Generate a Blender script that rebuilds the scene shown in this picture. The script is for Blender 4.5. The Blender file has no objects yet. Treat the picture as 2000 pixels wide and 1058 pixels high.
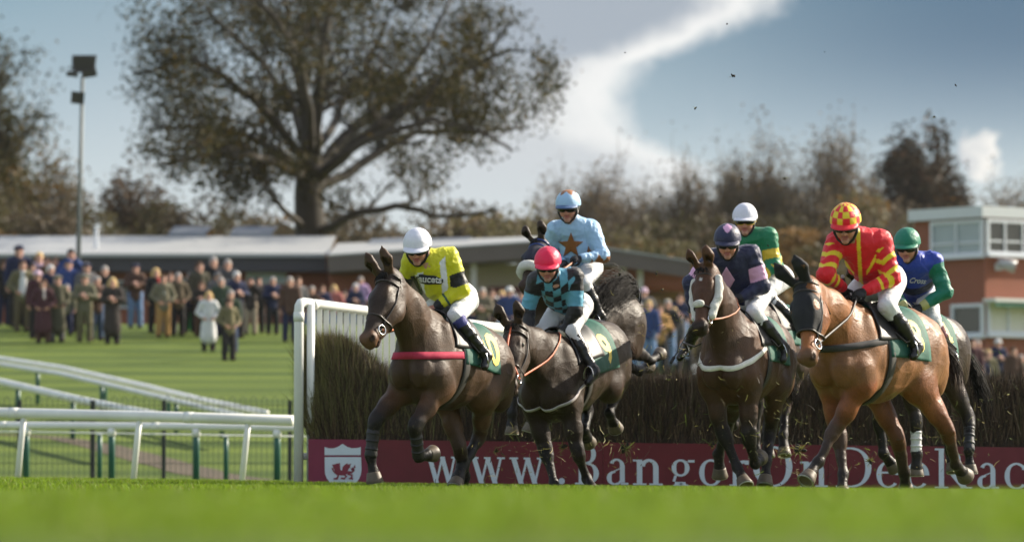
import bpy, bmesh, math, random
import numpy as np
from mathutils import Vector, Matrix, noise as mnoise

# ------------------------------------------------------------------ camera, sky, sun, exposure
SC = bpy.context.scene
COL = SC.collection
R = math.radians
FPX = 8611.0                      # focal length in photograph pixels (2000 wide)
HCAM = 0.13
HORIZON = 930.0
PITCH = math.atan((HORIZON - 529.0) / FPX)
CAMP = np.array([0.0, 0.0, HCAM])
cam_data = bpy.data.cameras.new('camera')
cam = bpy.data.objects.new('camera', cam_data)
COL.objects.link(cam)
SC.camera = cam
cam.location = CAMP
cam.rotation_euler = (math.pi / 2 + PITCH, 0, 0)
cam_data.sensor_width = 36.0
cam_data.lens = FPX / 2000.0 * 36.0
cam_data.clip_start = 0.5
cam_data.clip_end = 3000
cam_data.dof.use_dof = True
cam_data.dof.focus_distance = 39.0
cam_data.dof.aperture_fstop = 2.3
cam_data.dof.aperture_blades = 0

SUN_AZ, SUN_EL = R(62), R(30)      # azimuth clockwise from +Y (away from the camera) towards +X
SC.view_settings.view_transform = 'Standard'
SC.view_settings.look = 'None'
SC.view_settings.gamma = 1.0
SC.view_settings.exposure = 1.1
SC.cycles.use_denoising = True
SC.cycles.max_bounces = 6
SC.cycles.transparent_max_bounces = 8
SC.cycles.sample_clamp_indirect = 6.0

sun_d = bpy.data.lights.new('sun', 'SUN')
sun_d.energy = 4.6
sun_d.angle = R(0.6)
sun_d.color = (1.0, 0.90, 0.74)
sun = bpy.data.objects.new('sun', sun_d)
COL.objects.link(sun)
sdir = Vector((math.sin(SUN_AZ) * math.cos(SUN_EL), math.cos(SUN_AZ) * math.cos(SUN_EL), math.sin(SUN_EL)))
sun.rotation_euler = (-sdir).to_track_quat('-Z', 'Y').to_euler()


class NT:
    """small helper around a node tree"""
    def __init__(s, tree):
        s.t = tree
        s.n = tree.nodes
        s.l = tree.links

    def new(s, typ, **kw):
        nd = s.n.new(typ)
        for k, v in kw.items():
            setattr(nd, k, v)
        return nd

    def put(s, sock, v):
        if hasattr(v, 'is_output'):
            s.l.new(v, sock)
        else:
            if hasattr(sock, 'default_value'):
                try:
                    sock.default_value = v
                except Exception:
                    sock.default_value = (v[0], v[1], v[2], 1.0)

    def m(s, op, a, b=None, c=None, clamp=False):
        nd = s.new('ShaderNodeMath', operation=op, use_clamp=clamp)
        s.put(nd.inputs[0], a)
        if b is not None:
            s.put(nd.inputs[1], b)
        if c is not None:
            s.put(nd.inputs[2], c)
        return nd.outputs[0]

    def mix(s, f, a, b, typ='MIX'):
        nd = s.new('ShaderNodeMix', data_type='RGBA', blend_type=typ)
        s.put(nd.inputs['Factor'], f)
        s.put(nd.inputs[6], a if hasattr(a, 'is_output') else (*a[:3], 1))
        s.put(nd.inputs[7], b if hasattr(b, 'is_output') else (*b[:3], 1))
        return nd.outputs[2]

    def ramp(s, f, stops, interp='LINEAR'):
        nd = s.new('ShaderNodeValToRGB')
        cr = nd.color_ramp
        cr.interpolation = interp
        while len(cr.elements) < len(stops):
            cr.elements.new(0.5)
        for e, (p, c) in zip(cr.elements, stops):
            e.position = p
            if not hasattr(c, '__len__'):
                c = (c, c, c)
            e.color = (*c[:3], 1)
        s.put(nd.inputs[0], f)
        return nd.outputs[0]

    def noise(s, vec, scale, detail=4, rough=0.55, dist=0.0):
        nd = s.new('ShaderNodeTexNoise')
        if vec is not None:
            s.put(nd.inputs['Vector'], vec)
        nd.inputs['Scale'].default_value = scale
        nd.inputs['Detail'].default_value = detail
        nd.inputs['Roughness'].default_value = rough
        nd.inputs['Distortion'].default_value = dist
        return nd

    def smooth(s, x, a, b):
        nd = s.new('ShaderNodeMapRange', interpolation_type='SMOOTHSTEP')
        s.put(nd.inputs['Value'], x)
        nd.inputs['From Min'].default_value = a
        nd.inputs['From Max'].default_value = b
        return nd.outputs[0]


world = bpy.data.worlds.new('World')
SC.world = world
world.use_nodes = True
W = NT(world.node_tree)
W.n.clear()
sky = W.new('ShaderNodeTexSky', sky_type='NISHITA')
sky.sun_disc = False
sky.sun_elevation = SUN_EL
sky.sun_rotation = SUN_AZ
sky.air_density = 1.0
sky.dust_density = 1.2
tc = W.new('ShaderNodeTexCoord')
sep = W.new('ShaderNodeSeparateXYZ')
W.put(sep.inputs[0], tc.outputs['Generated'])
dx, dy, dz = sep.outputs
yy = W.m('MAXIMUM', dy, 0.08)
# cu, cv: tangent of azimuth (0 at north, + east) and elevation, in thousandths of the field of view
cu = W.m('MULTIPLY', W.m('DIVIDE', dx, yy), FPX / 1000.0)       # -1 .. 1 over the view north
cv = W.m('MULTIPLY', W.m('DIVIDE', dz, yy), FPX / 1000.0)       # 0 horizon .. 0.93
nz = W.noise(tc.outputs['Generated'], 60, 6, 0.6)
nz3 = W.noise(tc.outputs['Generated'], 230, 6, 0.6)
nz2 = W.noise(tc.outputs['Generated'], 14, 4, 0.55)
nsep = W.new('ShaderNodeSeparateColor'); W.put(nsep.inputs[0], nz.outputs['Color'])
n1 = W.m('SUBTRACT', nsep.outputs[0], 0.5)
n2 = W.m('SUBTRACT', nsep.outputs[1], 0.5)
nsep3 = W.new('ShaderNodeSeparateColor'); W.put(nsep3.inputs[0], nz3.outputs['Color'])
m1 = W.m('SUBTRACT', nsep3.outputs[0], 0.5)
m2 = W.m('SUBTRACT', nsep3.outputs[1], 0.5)
# clear sky: a pale band low down, deepening quickly overhead and away from the sunward cloud
clear = W.ramp(W.m('DIVIDE', cv, 1.6, clamp=True),
               [(0.0, (0.72, 0.76, 0.79)), (0.34, (0.47, 0.54, 0.585)), (0.44, (0.31, 0.40, 0.47)), (0.58, (0.165, 0.27, 0.345)),
                (1.0, (0.09, 0.16, 0.25))])
skyc = W.mix(0.22, clear, W.mix(1.0, sky.outputs[0], (0.10, 0.10, 0.10), 'MULTIPLY'))
# the north-east is a deeper blue, the west a paler one
east = W.smooth(cu, -0.2, 1.0)
skyc = W.mix(W.m('MULTIPLY', east, W.smooth(cv, 0.50, 0.88)), skyc, W.mix(1.0, skyc, (0.39, 0.455, 0.56), 'MULTIPLY'))
wisp = W.noise(tc.outputs['Generated'], 9, 5, 0.6, 1.2)
skyc = W.mix(W.m('MULTIPLY', W.smooth(wisp.outputs[0], 0.5, 0.75), 0.30), skyc, (0.44, 0.49, 0.53))
# big backlit cloud bank: its eastern edge as a function of elevation
edge = W.ramp(W.m('DIVIDE', cv, 1.2, clamp=True),
              [(0.50, 0.40), (0.545, 0.235), (0.575, 0.206), (0.617, 0.203), (0.65, 0.225), (0.675, 0.262), (0.69, 0.32),
               (0.715, 0.40), (0.742, 0.46), (0.76, 0.50), (0.79, 0.52), (0.85, 0.36), (1.0, 0.2)], 'B_SPLINE')
cud = W.m('ADD', cu, W.m('ADD', W.m('MULTIPLY', n1, 0.16), W.m('MULTIPLY', m1, 0.055)))
inside = W.m('SUBTRACT', edge, cud)
cm = W.smooth(inside, -0.06, 0.06)
cm = W.m('MULTIPLY', cm, W.smooth(cu, -1.2, 0.12))
cm = W.m('MULTIPLY', cm, W.smooth(cv, 0.38, 0.66))
body = W.mix(W.smooth(W.m('ADD', inside, W.m('MULTIPLY', n2, 0.12)), 0.02, 0.20), (0.78, 0.77, 0.75), (0.31, 0.35, 0.40))
lowb = W.smooth(cv, 0.86, 0.68)
body = W.mix(W.m('MULTIPLY', lowb, 0.55), body, (0.64, 0.65, 0.65))
skyc = W.mix(W.m('MULTIPLY', cm, 0.93), skyc, body)
# a small white cumulus low in the east
q1 = W.m('DIVIDE', W.m('SUBTRACT', W.m('ADD', cu, W.m('ADD', W.m('MULTIPLY', n1, 0.07), W.m('MULTIPLY', m1, 0.12))), 0.915), 0.050)
q2 = W.m('DIVIDE', W.m('SUBTRACT', W.m('ADD', cv, W.m('ADD', W.m('MULTIPLY', n2, 0.06), W.m('MULTIPLY', m2, 0.10))), 0.622), 0.052)
rr = W.m('SQRT', W.m('ADD', W.m('MULTIPLY', q1, q1), W.m('MULTIPLY', q2, q2)))
cm2 = W.m('SUBTRACT', 1.0, W.smooth(rr, 0.55, 1.15))
skyc = W.mix(W.m('MULTIPLY', cm2, 0.9), skyc, W.mix(W.smooth(q1, -1.0, 0.9), (0.48, 0.50, 0.52), (0.80, 0.77, 0.72)))
# behind the camera and overhead: unseen broken cloud and sky, brightened as fill light
back = W.mix(1.0, sky.outputs[0], (0.14, 0.14, 0.14), 'MULTIPLY')
back = W.mix(W.m('MULTIPLY', W.smooth(nz2.outputs[0], 0.42, 0.62), 0.75), back, (0.92, 0.92, 0.92))
front = W.m('MULTIPLY', W.smooth(dy, 0.30, 0.75), W.smooth(dz, 0.42, 0.22))
final = W.mix(front, back, skyc)
bg = W.new('ShaderNodeBackground')
W.put(bg.inputs[0], final)
bg.inputs[1].default_value = 0.62
wo = W.new('ShaderNodeOutputWorld')
W.l.new(bg.outputs[0], wo.inputs[0])


# ------------------------------------------------------------------ small helpers
def V3(*a):
    return np.array(a, dtype=float)


def nrm(v):
    v = np.asarray(v, float)
    return v / max(np.linalg.norm(v), 1e-9)


def ray(u, v):
    xc, yc = (u - 1000.0) / FPX, (529.0 - v) / FPX
    c, s = math.cos(PITCH), math.sin(PITCH)
    return np.array([xc, c - yc * s, s + yc * c])


def at(u, v, Y):
    """point of the scene at distance Y seen in the direction of photograph pixel u, v"""
    d = ray(u, v)
    return CAMP + d * (Y / d[1])


def solve(A, u, v, L, near=True):
    """end of a bone of length L from A that lies in direction (u, v)"""
    d = nrm(ray(u, v))
    oc = CAMP - A
    b = float(np.dot(oc, d))
    c = float(np.dot(oc, oc)) - L * L
    disc = b * b - c
    if disc <= 0:
        p = CAMP + d * (-b)
        return A + nrm(p - A) * L
    t = -b - math.sqrt(disc) if near else -b + math.sqrt(disc)
    return CAMP + d * t


def link(o, parent=None):
    COL.objects.link(o)
    if parent is not None:
        o.parent = parent
    return o


def tag(o, label=None, cat=None, group=None, kind=None):
    if label: o['label'] = label
    if cat: o['category'] = cat
    if group: o['group'] = group
    if kind: o['kind'] = kind
    return o


def empty(name, loc=(0, 0, 0), rz=0.0, label=None, cat=None, group=None):
    o = bpy.data.objects.new(name, None)
    o.empty_display_size = 0.3
    COL.objects.link(o)
    o.location = loc
    o.rotation_euler = (0, 0, rz)
    return tag(o, label, cat, group)


def mesh_from(name, verts, faces, mat=None, parent=None, cols=None, smooth=True, mats=None, midx=None):
    """verts (N,3); faces: list of index arrays (M,k) with the same k each, or a list of tuples"""
    me = bpy.data.meshes.new(name)
    verts = np.asarray(verts, np.float32)
    if isinstance(faces, np.ndarray):
        faces = [faces]
    if len(faces) and isinstance(faces[0], np.ndarray) and faces[0].ndim == 2:
        loops = np.concatenate([f.reshape(-1) for f in faces]).astype(np.int32)
        sizes = np.concatenate([np.full(len(f), f.shape[1], np.int32) for f in faces])
        starts = np.concatenate([[0], np.cumsum(sizes)[:-1]]).astype(np.int32)
        me.vertices.add(len(verts)); me.vertices.foreach_set('co', verts.reshape(-1))
        me.loops.add(len(loops)); me.loops.foreach_set('vertex_index', loops)
        me.polygons.add(len(sizes))
        me.polygons.foreach_set('loop_start', starts)
        me.update(calc_edges=True)
        me.validate()
    else:
        me.from_pydata([tuple(map(float, v)) for v in verts], [], [tuple(map(int, f)) for f in faces])
        me.update()
    if smooth:
        me.polygons.foreach_set('use_smooth', np.ones(len(me.polygons), bool))
    if cols is not None:
        a = me.color_attributes.new('Col', 'FLOAT_COLOR', 'POINT')
        c4 = np.ones((len(me.vertices), 4), np.float32)
        c4[:, :3] = cols[:len(me.vertices)]
        a.data.foreach_set('color', c4.reshape(-1))
    for mt in (mats or ([mat] if mat else [])):
        me.materials.append(mt)
    if midx is not None:
        me.polygons.foreach_set('material_index', np.asarray(midx, np.int32))
    o = bpy.data.objects.new(name, me)
    link(o, parent)
    return o


class MB:
    """collects simple shapes into one mesh"""
    def __init__(s):
        s.v = []; s.f = []; s.c = []; s.col = (1, 1, 1)

    def add(s, vs, fs):
        b = len(s.v)
        s.v += [tuple(map(float, p)) for p in vs]
        s.c += [s.col] * len(vs)
        s.f += [tuple(b + i for i in f) for f in fs]

    def box(s, c, size, M=None):
        x, y, z = [k / 2 for k in size]
        vs = [V3(a * x, b * y, d * z) for a in (-1, 1) for b in (-1, 1) for d in (-1, 1)]
        if M is not None:
            vs = [M @ p for p in vs]
        vs = [np.asarray(c, float) + p for p in vs]
        s.add(vs, [(0, 1, 3, 2), (4, 6, 7, 5), (0, 4, 5, 1), (2, 3, 7, 6), (0, 2, 6, 4), (1, 5, 7, 3)])

    def tube(s, pts, rad, n=8, cap=True, flat=None):
        """tube along points; rad number or list; flat=(vector, factor) squeezes the section along a vector"""
        pts = [np.asarray(p, float) for p in pts]
        m = len(pts)
        if not hasattr(rad, '__len__'):
            rad = [rad] * m
        up = None
        rings = []
        for i in range(m):
            t = nrm(pts[min(i + 1, m - 1)] - pts[max(i - 1, 0)])
            if up is None:
                up = V3(0, 0, 1) if abs(t[2]) < 0.9 else V3(1, 0, 0)
            a = nrm(np.cross(t, up)); b = np.cross(a, t); up = b
            ring = []
            for k in range(n):
                an = 2 * math.pi * k / n
                q = (a * math.cos(an) + b * math.sin(an)) * rad[i]
                if flat is not None:
                    fv = flat[0] if not callable(flat[0]) else flat[0](i)
                    q = q + fv * (np.dot(q, fv)) * (flat[1] - 1)
                ring.append(pts[i] + q)
            rings.append(ring)
        vs = [p for r_ in rings for p in r_]
        fs = []
        for i in range(m - 1):
            for k in range(n):
                fs.append((i * n + k, i * n + (k + 1) % n, (i + 1) * n + (k + 1) % n, (i + 1) * n + k))
        if cap:
            fs.append(tuple(range(n - 1, -1, -1)))
            fs.append(tuple((m - 1) * n + k for k in range(n)))
        s.add(vs, fs)

    def ball(s, c, r, n=10, m=7, M=None):
        if not hasattr(r, '__len__'):
            r = (r, r, r)
        vs = []
        for i in range(m + 1):
            th = math.pi * i / m
            for k in range(n):
                ph = 2 * math.pi * k / n
                p = V3(r[0] * math.sin(th) * math.cos(ph), r[1] * math.sin(th) * math.sin(ph), r[2] * math.cos(th))
                if M is not None: p = M @ p
                vs.append(np.asarray(c) + p)
        fs = [(i * n + k, (i + 1) * n + k, (i + 1) * n + (k + 1) % n, i * n + (k + 1) % n) for i in range(m) for k in range(n)]
        s.add(vs, fs)

    def build(s, name, mat, parent=None, smooth=False, col=False):
        o = mesh_from(name, np.array(s.v), s.f, mat, parent, cols=np.array(s.c) if col else None, smooth=smooth)
        bm = bmesh.new(); bm.from_mesh(o.data)
        bmesh.ops.recalc_face_normals(bm, faces=bm.faces)
        bm.to_mesh(o.data); bm.free()
        return o


MATS = {}


def mat(name, color=(0.5, 0.5, 0.5), rough=0.6, metal=0.0, attr=False, var=0.12, vscale=8.0, bump=0.0, bscale=60.0, spec=0.5,
        trans=0.0, sheen=0.0, coat=0.0):
    """principled material whose colour carries a little procedural unevenness"""
    if name in MATS:
        return MATS[name]
    m_ = bpy.data.materials.new(name)
    m_.use_nodes = True
    N = NT(m_.node_tree)
    b = N.n['Principled BSDF']
    t = N.new('ShaderNodeTexCoord')
    if attr:
        a = N.new('ShaderNodeAttribute'); a.attribute_name = 'Col'
        base = a.outputs['Color']
    else:
        base = N.new('ShaderNodeRGB').outputs[0]
        base.default_value = (*color, 1)
    if var:
        nn = N.noise(t.outputs['Object'], vscale, 5, 0.6)
        f = N.m('ADD', N.m('MULTIPLY', N.m('SUBTRACT', nn.outputs[0], 0.5), var * 3.0), 1.0)
        vv = N.new('ShaderNodeCombineXYZ')
        for i in range(3): N.put(vv.inputs[i], f)
        base = N.mix(1.0, base, vv.outputs[0], 'MULTIPLY')
    N.put(b.inputs['Base Color'], base)
    b.inputs['Roughness'].default_value = rough
    b.inputs['Metallic'].default_value = metal
    b.inputs['Specular IOR Level'].default_value = spec
    if sheen:
        b.inputs['Sheen Weight'].default_value = sheen
    if coat:
        b.inputs['Coat Weight'].default_value = coat
        b.inputs['Coat Roughness'].default_value = 0.3
    if bump:
        bn = N.noise(t.outputs['Object'], bscale, 4, 0.6)
        bp = N.new('ShaderNodeBump')
        bp.inputs['Strength'].default_value = bump
        bp.inputs['Distance'].default_value = 0.02
        N.put(bp.inputs['Height'], bn.outputs[0])
        N.l.new(bp.outputs[0], b.inputs['Normal'])
    if trans:
        tr = N.new('ShaderNodeBsdfTranslucent'); N.put(tr.inputs[0], base)
        mx = N.new('ShaderNodeMixShader'); mx.inputs[0].default_value = trans
        N.l.new(b.outputs[0], mx.inputs[1]); N.l.new(tr.outputs[0], mx.inputs[2])
        N.l.new(mx.outputs[0], N.n['Material Output'].inputs[0])
    MATS[name] = m_
    return m_


# ------------------------------------------------------------------ soft-union modelling of bodies
class Body:
    """a set of rounded limbs and masses whose smooth union is meshed as one continuous skin"""
    def __init__(s):
        s.p = []

    def cone(s, a, b, ra, rb, k=0.04, tag=None, side=None, f=1.0):
        s.p.append(dict(kind=0, a=np.asarray(a, float), b=np.asarray(b, float), ra=ra, rb=rb, k=k, tag=tag,
                        side=None if side is None else nrm(side), f=f))

    def ell(s, c, r, k=0.05, tag=None, M=None, sub=False):
        s.p.append(dict(kind=1, c=np.asarray(c, float), r=np.asarray(r, float), k=k, tag=tag, M=None if M is None else np.asarray(M, float), sub=sub))

    @staticmethod
    def dist(pr, P):
        if pr['kind'] == 0:
            ba = pr['b'] - pr['a']
            L2 = max(float(ba @ ba), 1e-12)
            pa = P - pr['a']
            t = np.clip((pa @ ba) / L2, 0, 1)
            q = pa - t[..., None] * ba
            if pr['side'] is not None and pr['f'] != 1.0:
                q = q + pr['side'] * ((q @ pr['side']) * (1 / pr['f'] - 1))[..., None]
            return np.sqrt((q * q).sum(-1)) - (pr['ra'] + t * (pr['rb'] - pr['ra'])), t
        q = P - pr['c']
        if pr['M'] is not None:
            q = q @ pr['M'].T
        q1 = q / pr['r']
        k0 = np.sqrt((q1 * q1).sum(-1)) + 1e-9
        q2 = q1 / pr['r']
        k1 = np.sqrt((q2 * q2).sum(-1)) + 1e-9
        return k0 * (k0 - 1) / k1, np.zeros(P.shape[:-1])

    def bounds(s, pr):
        if pr['kind'] == 0:
            f = max(1.0, pr['f'])
            lo = np.minimum(pr['a'] - pr['ra'] * f, pr['b'] - pr['rb'] * f); hi = np.maximum(pr['a'] + pr['ra'] * f, pr['b'] + pr['rb'] * f)
        else:
            r = pr['r'] if pr['M'] is None else np.full(3, pr['r'].max())
            lo = pr['c'] - r; hi = pr['c'] + r
        return lo, hi

    def value(s, P):
        D = None
        for pr in s.p:
            d, _ = s.dist(pr, P)
            if D is None:
                D = d
            elif pr.get('sub'):
                D = np.maximum(D, -d)
            else:
                h = np.maximum(pr['k'] - np.abs(D - d), 0) / pr['k']
                D = np.minimum(D, d) - h * h * pr['k'] * 0.25
        return D

    def nearest(s, P):
        best = np.full(len(P), 1e9); idx = np.zeros(len(P), int); tt = np.zeros(len(P))
        for i, pr in enumerate(s.p):
            if pr.get('sub'): continue
            d, t = s.dist(pr, P)
            m_ = d < best
            best[m_] = d[m_]; idx[m_] = i; tt[m_] = t[m_]
        return idx, tt

    def surface(s, res):
        lo = np.full(3, 1e9); hi = np.full(3, -1e9)
        for pr in s.p:
            if pr.get('sub'): continue
            a, b = s.bounds(pr); lo = np.minimum(lo, a); hi = np.maximum(hi, b)
        lo -= 3 * res + 0.02; hi += 3 * res + 0.02
        n = np.ceil((hi - lo) / res).astype(int) + 1
        D = np.full(tuple(n), 1.0, np.float32)
        ax = [lo[i] + np.arange(n[i]) * res for i in range(3)]
        for pr in s.p:
            a, b = s.bounds(pr)
            mg = pr['k'] + 2.5 * res
            i0 = np.maximum(np.floor((a - mg - lo) / res).astype(int), 0)
            i1 = np.minimum(np.ceil((b + mg - lo) / res).astype(int) + 1, n)
            sl = tuple(slice(i0[i], i1[i]) for i in range(3))
            P = np.stack(np.meshgrid(*[ax[i][sl[i]] for i in range(3)], indexing='ij'), -1).astype(np.float32)
            d, _ = s.dist(pr, P)
            old = D[sl]
            if pr.get('sub'):
                D[sl] = np.maximum(old, -d)
            else:
                h = np.maximum(pr['k'] - np.abs(old - d), 0) / pr['k']
                D[sl] = np.minimum(old, d) - h * h * pr['k'] * 0.25
        return surface_nets(D, lo, res)


def surface_nets(D, lo, res):
    ins = D < 0
    cnt = np.zeros(tuple(k - 1 for k in D.shape), np.int8)
    sl = lambda o, n: slice(o, n - 1 + o)
    for o in [(a, b, c) for a in (0, 1) for b in (0, 1) for c in (0, 1)]:
        cnt += ins[sl(o[0], D.shape[0]), sl(o[1], D.shape[1]), sl(o[2], D.shape[2])]
    act = np.argwhere((cnt > 0) & (cnt < 8))
    N = len(act)
    vid = np.full(cnt.shape, -1, np.int64)
    vid[act[:, 0], act[:, 1], act[:, 2]] = np.arange(N)
    corner = {o: D[act[:, 0] + o[0], act[:, 1] + o[1], act[:, 2] + o[2]].astype(np.float64)
              for o in [(a, b, c) for a in (0, 1) for b in (0, 1) for c in (0, 1)]}
    acc = np.zeros((N, 3)); num = np.zeros(N)
    cs = list(corner)
    for i, a in enumerate(cs):
        for b in cs[i + 1:]:
            if sum(abs(a[k] - b[k]) for k in range(3)) != 1: continue
            da, db = corner[a], corner[b]
            m_ = (da < 0) != (db < 0)
            t = np.where(m_, da / np.where(np.abs(da - db) < 1e-12, 1, da - db), 0)
            for k in range(3):
                acc[:, k] += np.where(m_, a[k] + t * (b[k] - a[k]), 0)
            num += m_
    verts = (act + acc / num[:, None]) * res + lo
    faces = []
    for axis in range(3):
        a1, a2 = (axis + 1) % 3, (axis + 2) % 3
        s0 = [slice(None)] * 3; s1 = [slice(None)] * 3
        s0[axis] = slice(0, -1); s1[axis] = slice(1, None)
        A = ins[tuple(s0)]; B = ins[tuple(s1)]
        e = np.argwhere(A != B)
        ok = (e[:, a1] > 0) & (e[:, a2] > 0) & (e[:, a1] < cnt.shape[a1]) & (e[:, a2] < cnt.shape[a2])
        e = e[ok]
        q = []
        for (i, j) in ((-1, -1), (0, -1), (0, 0), (-1, 0)):
            c = e.copy(); c[:, a1] += i; c[:, a2] += j
            q.append(vid[c[:, 0], c[:, 1], c[:, 2]])
        q = np.stack(q, 1)
        flip = ~A[e[:, 0], e[:, 1], e[:, 2]]
        q[flip] = q[flip][:, ::-1]
        faces.append(q)
    f = np.concatenate(faces)
    f = f[(f >= 0).all(1)]
    return verts, f


def relax(verts, f, n=2, w=0.5):
    for _ in range(n):
        acc = np.zeros_like(verts); c = np.zeros(len(verts))
        for i in range(f.shape[1]):
            a = f[:, i]; b = f[:, (i + 1) % f.shape[1]]
            np.add.at(acc, a, verts[b]); np.add.at(c, a, 1)
            np.add.at(acc, b, verts[a]); np.add.at(c, b, 1)
        verts = verts * (1 - w) + w * acc / np.maximum(c, 1)[:, None]
    return verts


def fnoise(P, scale, seed=0):
    """cheap smooth numpy noise in -1..1"""
    rs = np.random.RandomState(seed)
    out = np.zeros(len(P))
    for i in range(7):
        k = rs.normal(size=3); k = k / np.linalg.norm(k) * scale * (0.6 + 0.9 * rs.rand())
        out += np.sin(P @ k + rs.rand() * 6.28)
    return out / 4.0


def march(body, o, d, tmax):
    """from inside point o along directions d (N,3): distance to the skin"""
    o = np.broadcast_to(np.asarray(o, float), d.shape)
    t = np.full(len(d), tmax, float)
    for _ in range(40):
        v = body.value(o + d * t[:, None])
        t = t - np.clip(v, -0.02, 0.08) * 0.7
        if np.abs(v).max() < 0.0015: break
    return t
# ------------------------------------------------------------------ ground
def sstep(x, a, b):
    t = np.clip((np.asarray(x, float) - a) / (b - a), 0, 1)
    return t * t * (3 - 2 * t)


def zg(x, y):
    """height of the ground"""
    x = np.asarray(x, float); y = np.asarray(y, float)
    right = 1 - 0.42 * sstep(x, -4.5, 3.5)
    bank = 0.087 * np.clip(y - 74.5, 0, 51.5) * right
    bank = bank - 0.35 * (sstep(y, 72, 77) * (1 - sstep(y, 77, 84))) * 0.0
    up = 0.012 * np.clip(y - 126, 0, 400)
    cross = -0.012 * np.clip(x, -12, 12) * sstep(y, 26, 44) * (1 - sstep(y, 56, 72))
    hump = 0.052 * (1 - sstep(y, 17, 27))        # the faint swell of turf in front of the camera
    return bank + up + cross + hump


def on_ground(u, v, y0=30, y1=260):
    """where the line of sight through (u, v) meets the ground"""
    d = ray(u, v)
    ys = np.linspace(y0, y1, 4000)
    P = CAMP[None] + d[None] * (ys / d[1])[:, None]
    hit = np.nonzero(P[:, 2] < zg(P[:, 0], P[:, 1]))[0]
    k = hit[0] if len(hit) else len(ys) - 1
    return P[k]


def grass_mat(name, dark, light, shadow_bands):  # bands like tree-shadow streaks are painted into the turf colour
    m_ = bpy.data.materials.new(name); m_.use_nodes = True
    N = NT(m_.node_tree); b = N.n['Principled BSDF']
    t = N.new('ShaderNodeTexCoord')
    sp = N.new('ShaderNodeSeparateXYZ'); N.put(sp.inputs[0], t.outputs['Object'])
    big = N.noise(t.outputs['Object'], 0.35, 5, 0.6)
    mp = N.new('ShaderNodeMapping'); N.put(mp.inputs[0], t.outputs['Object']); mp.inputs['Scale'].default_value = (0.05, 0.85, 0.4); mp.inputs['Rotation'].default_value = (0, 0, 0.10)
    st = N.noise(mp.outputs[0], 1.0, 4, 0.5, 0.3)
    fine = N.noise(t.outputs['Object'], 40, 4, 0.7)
    f = N.m('ADD', N.m('MULTIPLY', N.smooth(st.outputs[0], 0.38, 0.62), shadow_bands), N.m('MULTIPLY', big.outputs[0], 1 - shadow_bands))
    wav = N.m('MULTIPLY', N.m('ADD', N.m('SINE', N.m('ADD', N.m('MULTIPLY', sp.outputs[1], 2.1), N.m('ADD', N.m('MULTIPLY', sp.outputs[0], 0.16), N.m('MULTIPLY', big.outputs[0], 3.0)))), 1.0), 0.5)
    f = N.m('ADD', N.m('MULTIPLY', f, 0.6), N.m('MULTIPLY', wav, 0.4 * (1 if shadow_bands > 0.3 else 0)))
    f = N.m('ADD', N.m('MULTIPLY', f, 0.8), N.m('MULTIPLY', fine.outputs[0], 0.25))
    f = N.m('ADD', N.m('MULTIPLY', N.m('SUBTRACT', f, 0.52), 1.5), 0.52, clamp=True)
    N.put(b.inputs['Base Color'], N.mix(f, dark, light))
    b.inputs['Roughness'].default_value = 0.75
    b.inputs['Specular IOR Level'].default_value = 0.15
    bp = N.new('ShaderNodeBump'); bp.inputs['Strength'].default_value = 0.6; bp.inputs['Distance'].default_value = 0.05
    N.put(bp.inputs['Height'], fine.outputs[0]); N.l.new(bp.outputs[0], b.inputs['Normal'])
    return m_


xs = np.concatenate([np.linspace(-420, -45, 12), np.linspace(-40, 40, 65), np.linspace(45, 420, 12)])
ys = np.concatenate([np.linspace(-60, 2, 8), np.linspace(4, 70, 100), np.linspace(71, 150, 80), np.linspace(155, 620, 18)])
GX, GY = np.meshgrid(xs, ys, indexing='ij')
idx = np.arange(GX.size).reshape(GX.shape)
gf = np.stack([idx[:-1, :-1], idx[1:, :-1], idx[1:, 1:], idx[:-1, 1:]], -1).reshape(-1, 4)
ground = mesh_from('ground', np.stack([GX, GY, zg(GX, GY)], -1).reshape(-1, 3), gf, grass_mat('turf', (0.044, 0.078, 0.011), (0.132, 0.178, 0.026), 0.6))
tag(ground, kind='structure')

# worn service track of reddish earth on the bank behind the rails
ctr = [(-60, 846), (60, 851), (120, 856), (200, 872), (300, 899), (400, 925), (480, 937), (575, 944)]
wid = [0.12, 0.15, 0.25, 0.36, 0.42, 0.42, 0.36, 0.3]
P = [on_ground(u, v, 70, 100) for u, v in ctr]
Pd = []
for i in range(len(P) - 1):
    for k in range(8):
        t = k / 8; Pd.append((P[i] * (1 - t) + P[i + 1] * t, wid[i] * (1 - t) + wid[i + 1] * t))
rows = []
for i, (p, w) in enumerate(Pd):
    q = Pd[min(i + 1, len(Pd) - 1)][0] - Pd[max(i - 1, 0)][0]
    n = nrm(V3(-q[1], q[0], 0))
    rows.append([V3(*(p + n * w * a)[:2], zg(*(p + n * w * a)[:2]) + 0.008) for a in np.linspace(-1, 1, 7) * (1 + 0.2 * mnoise.noise(Vector((i * .3, 0, 0))))])
rows = np.array(rows); m_, n_ = rows.shape[:2]; ii = np.arange(m_ * n_).reshape(m_, n_)
o = mesh_from('path', rows.reshape(-1, 3), np.stack([ii[:-1, :-1], ii[1:, :-1], ii[1:, 1:], ii[:-1, 1:]], -1).reshape(-1, 4),
              mat('red earth', (0.075, 0.055, 0.030), 0.9, var=0.5, vscale=2.5, bump=0.5, bscale=12))
tag(o, kind='structure')


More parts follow.
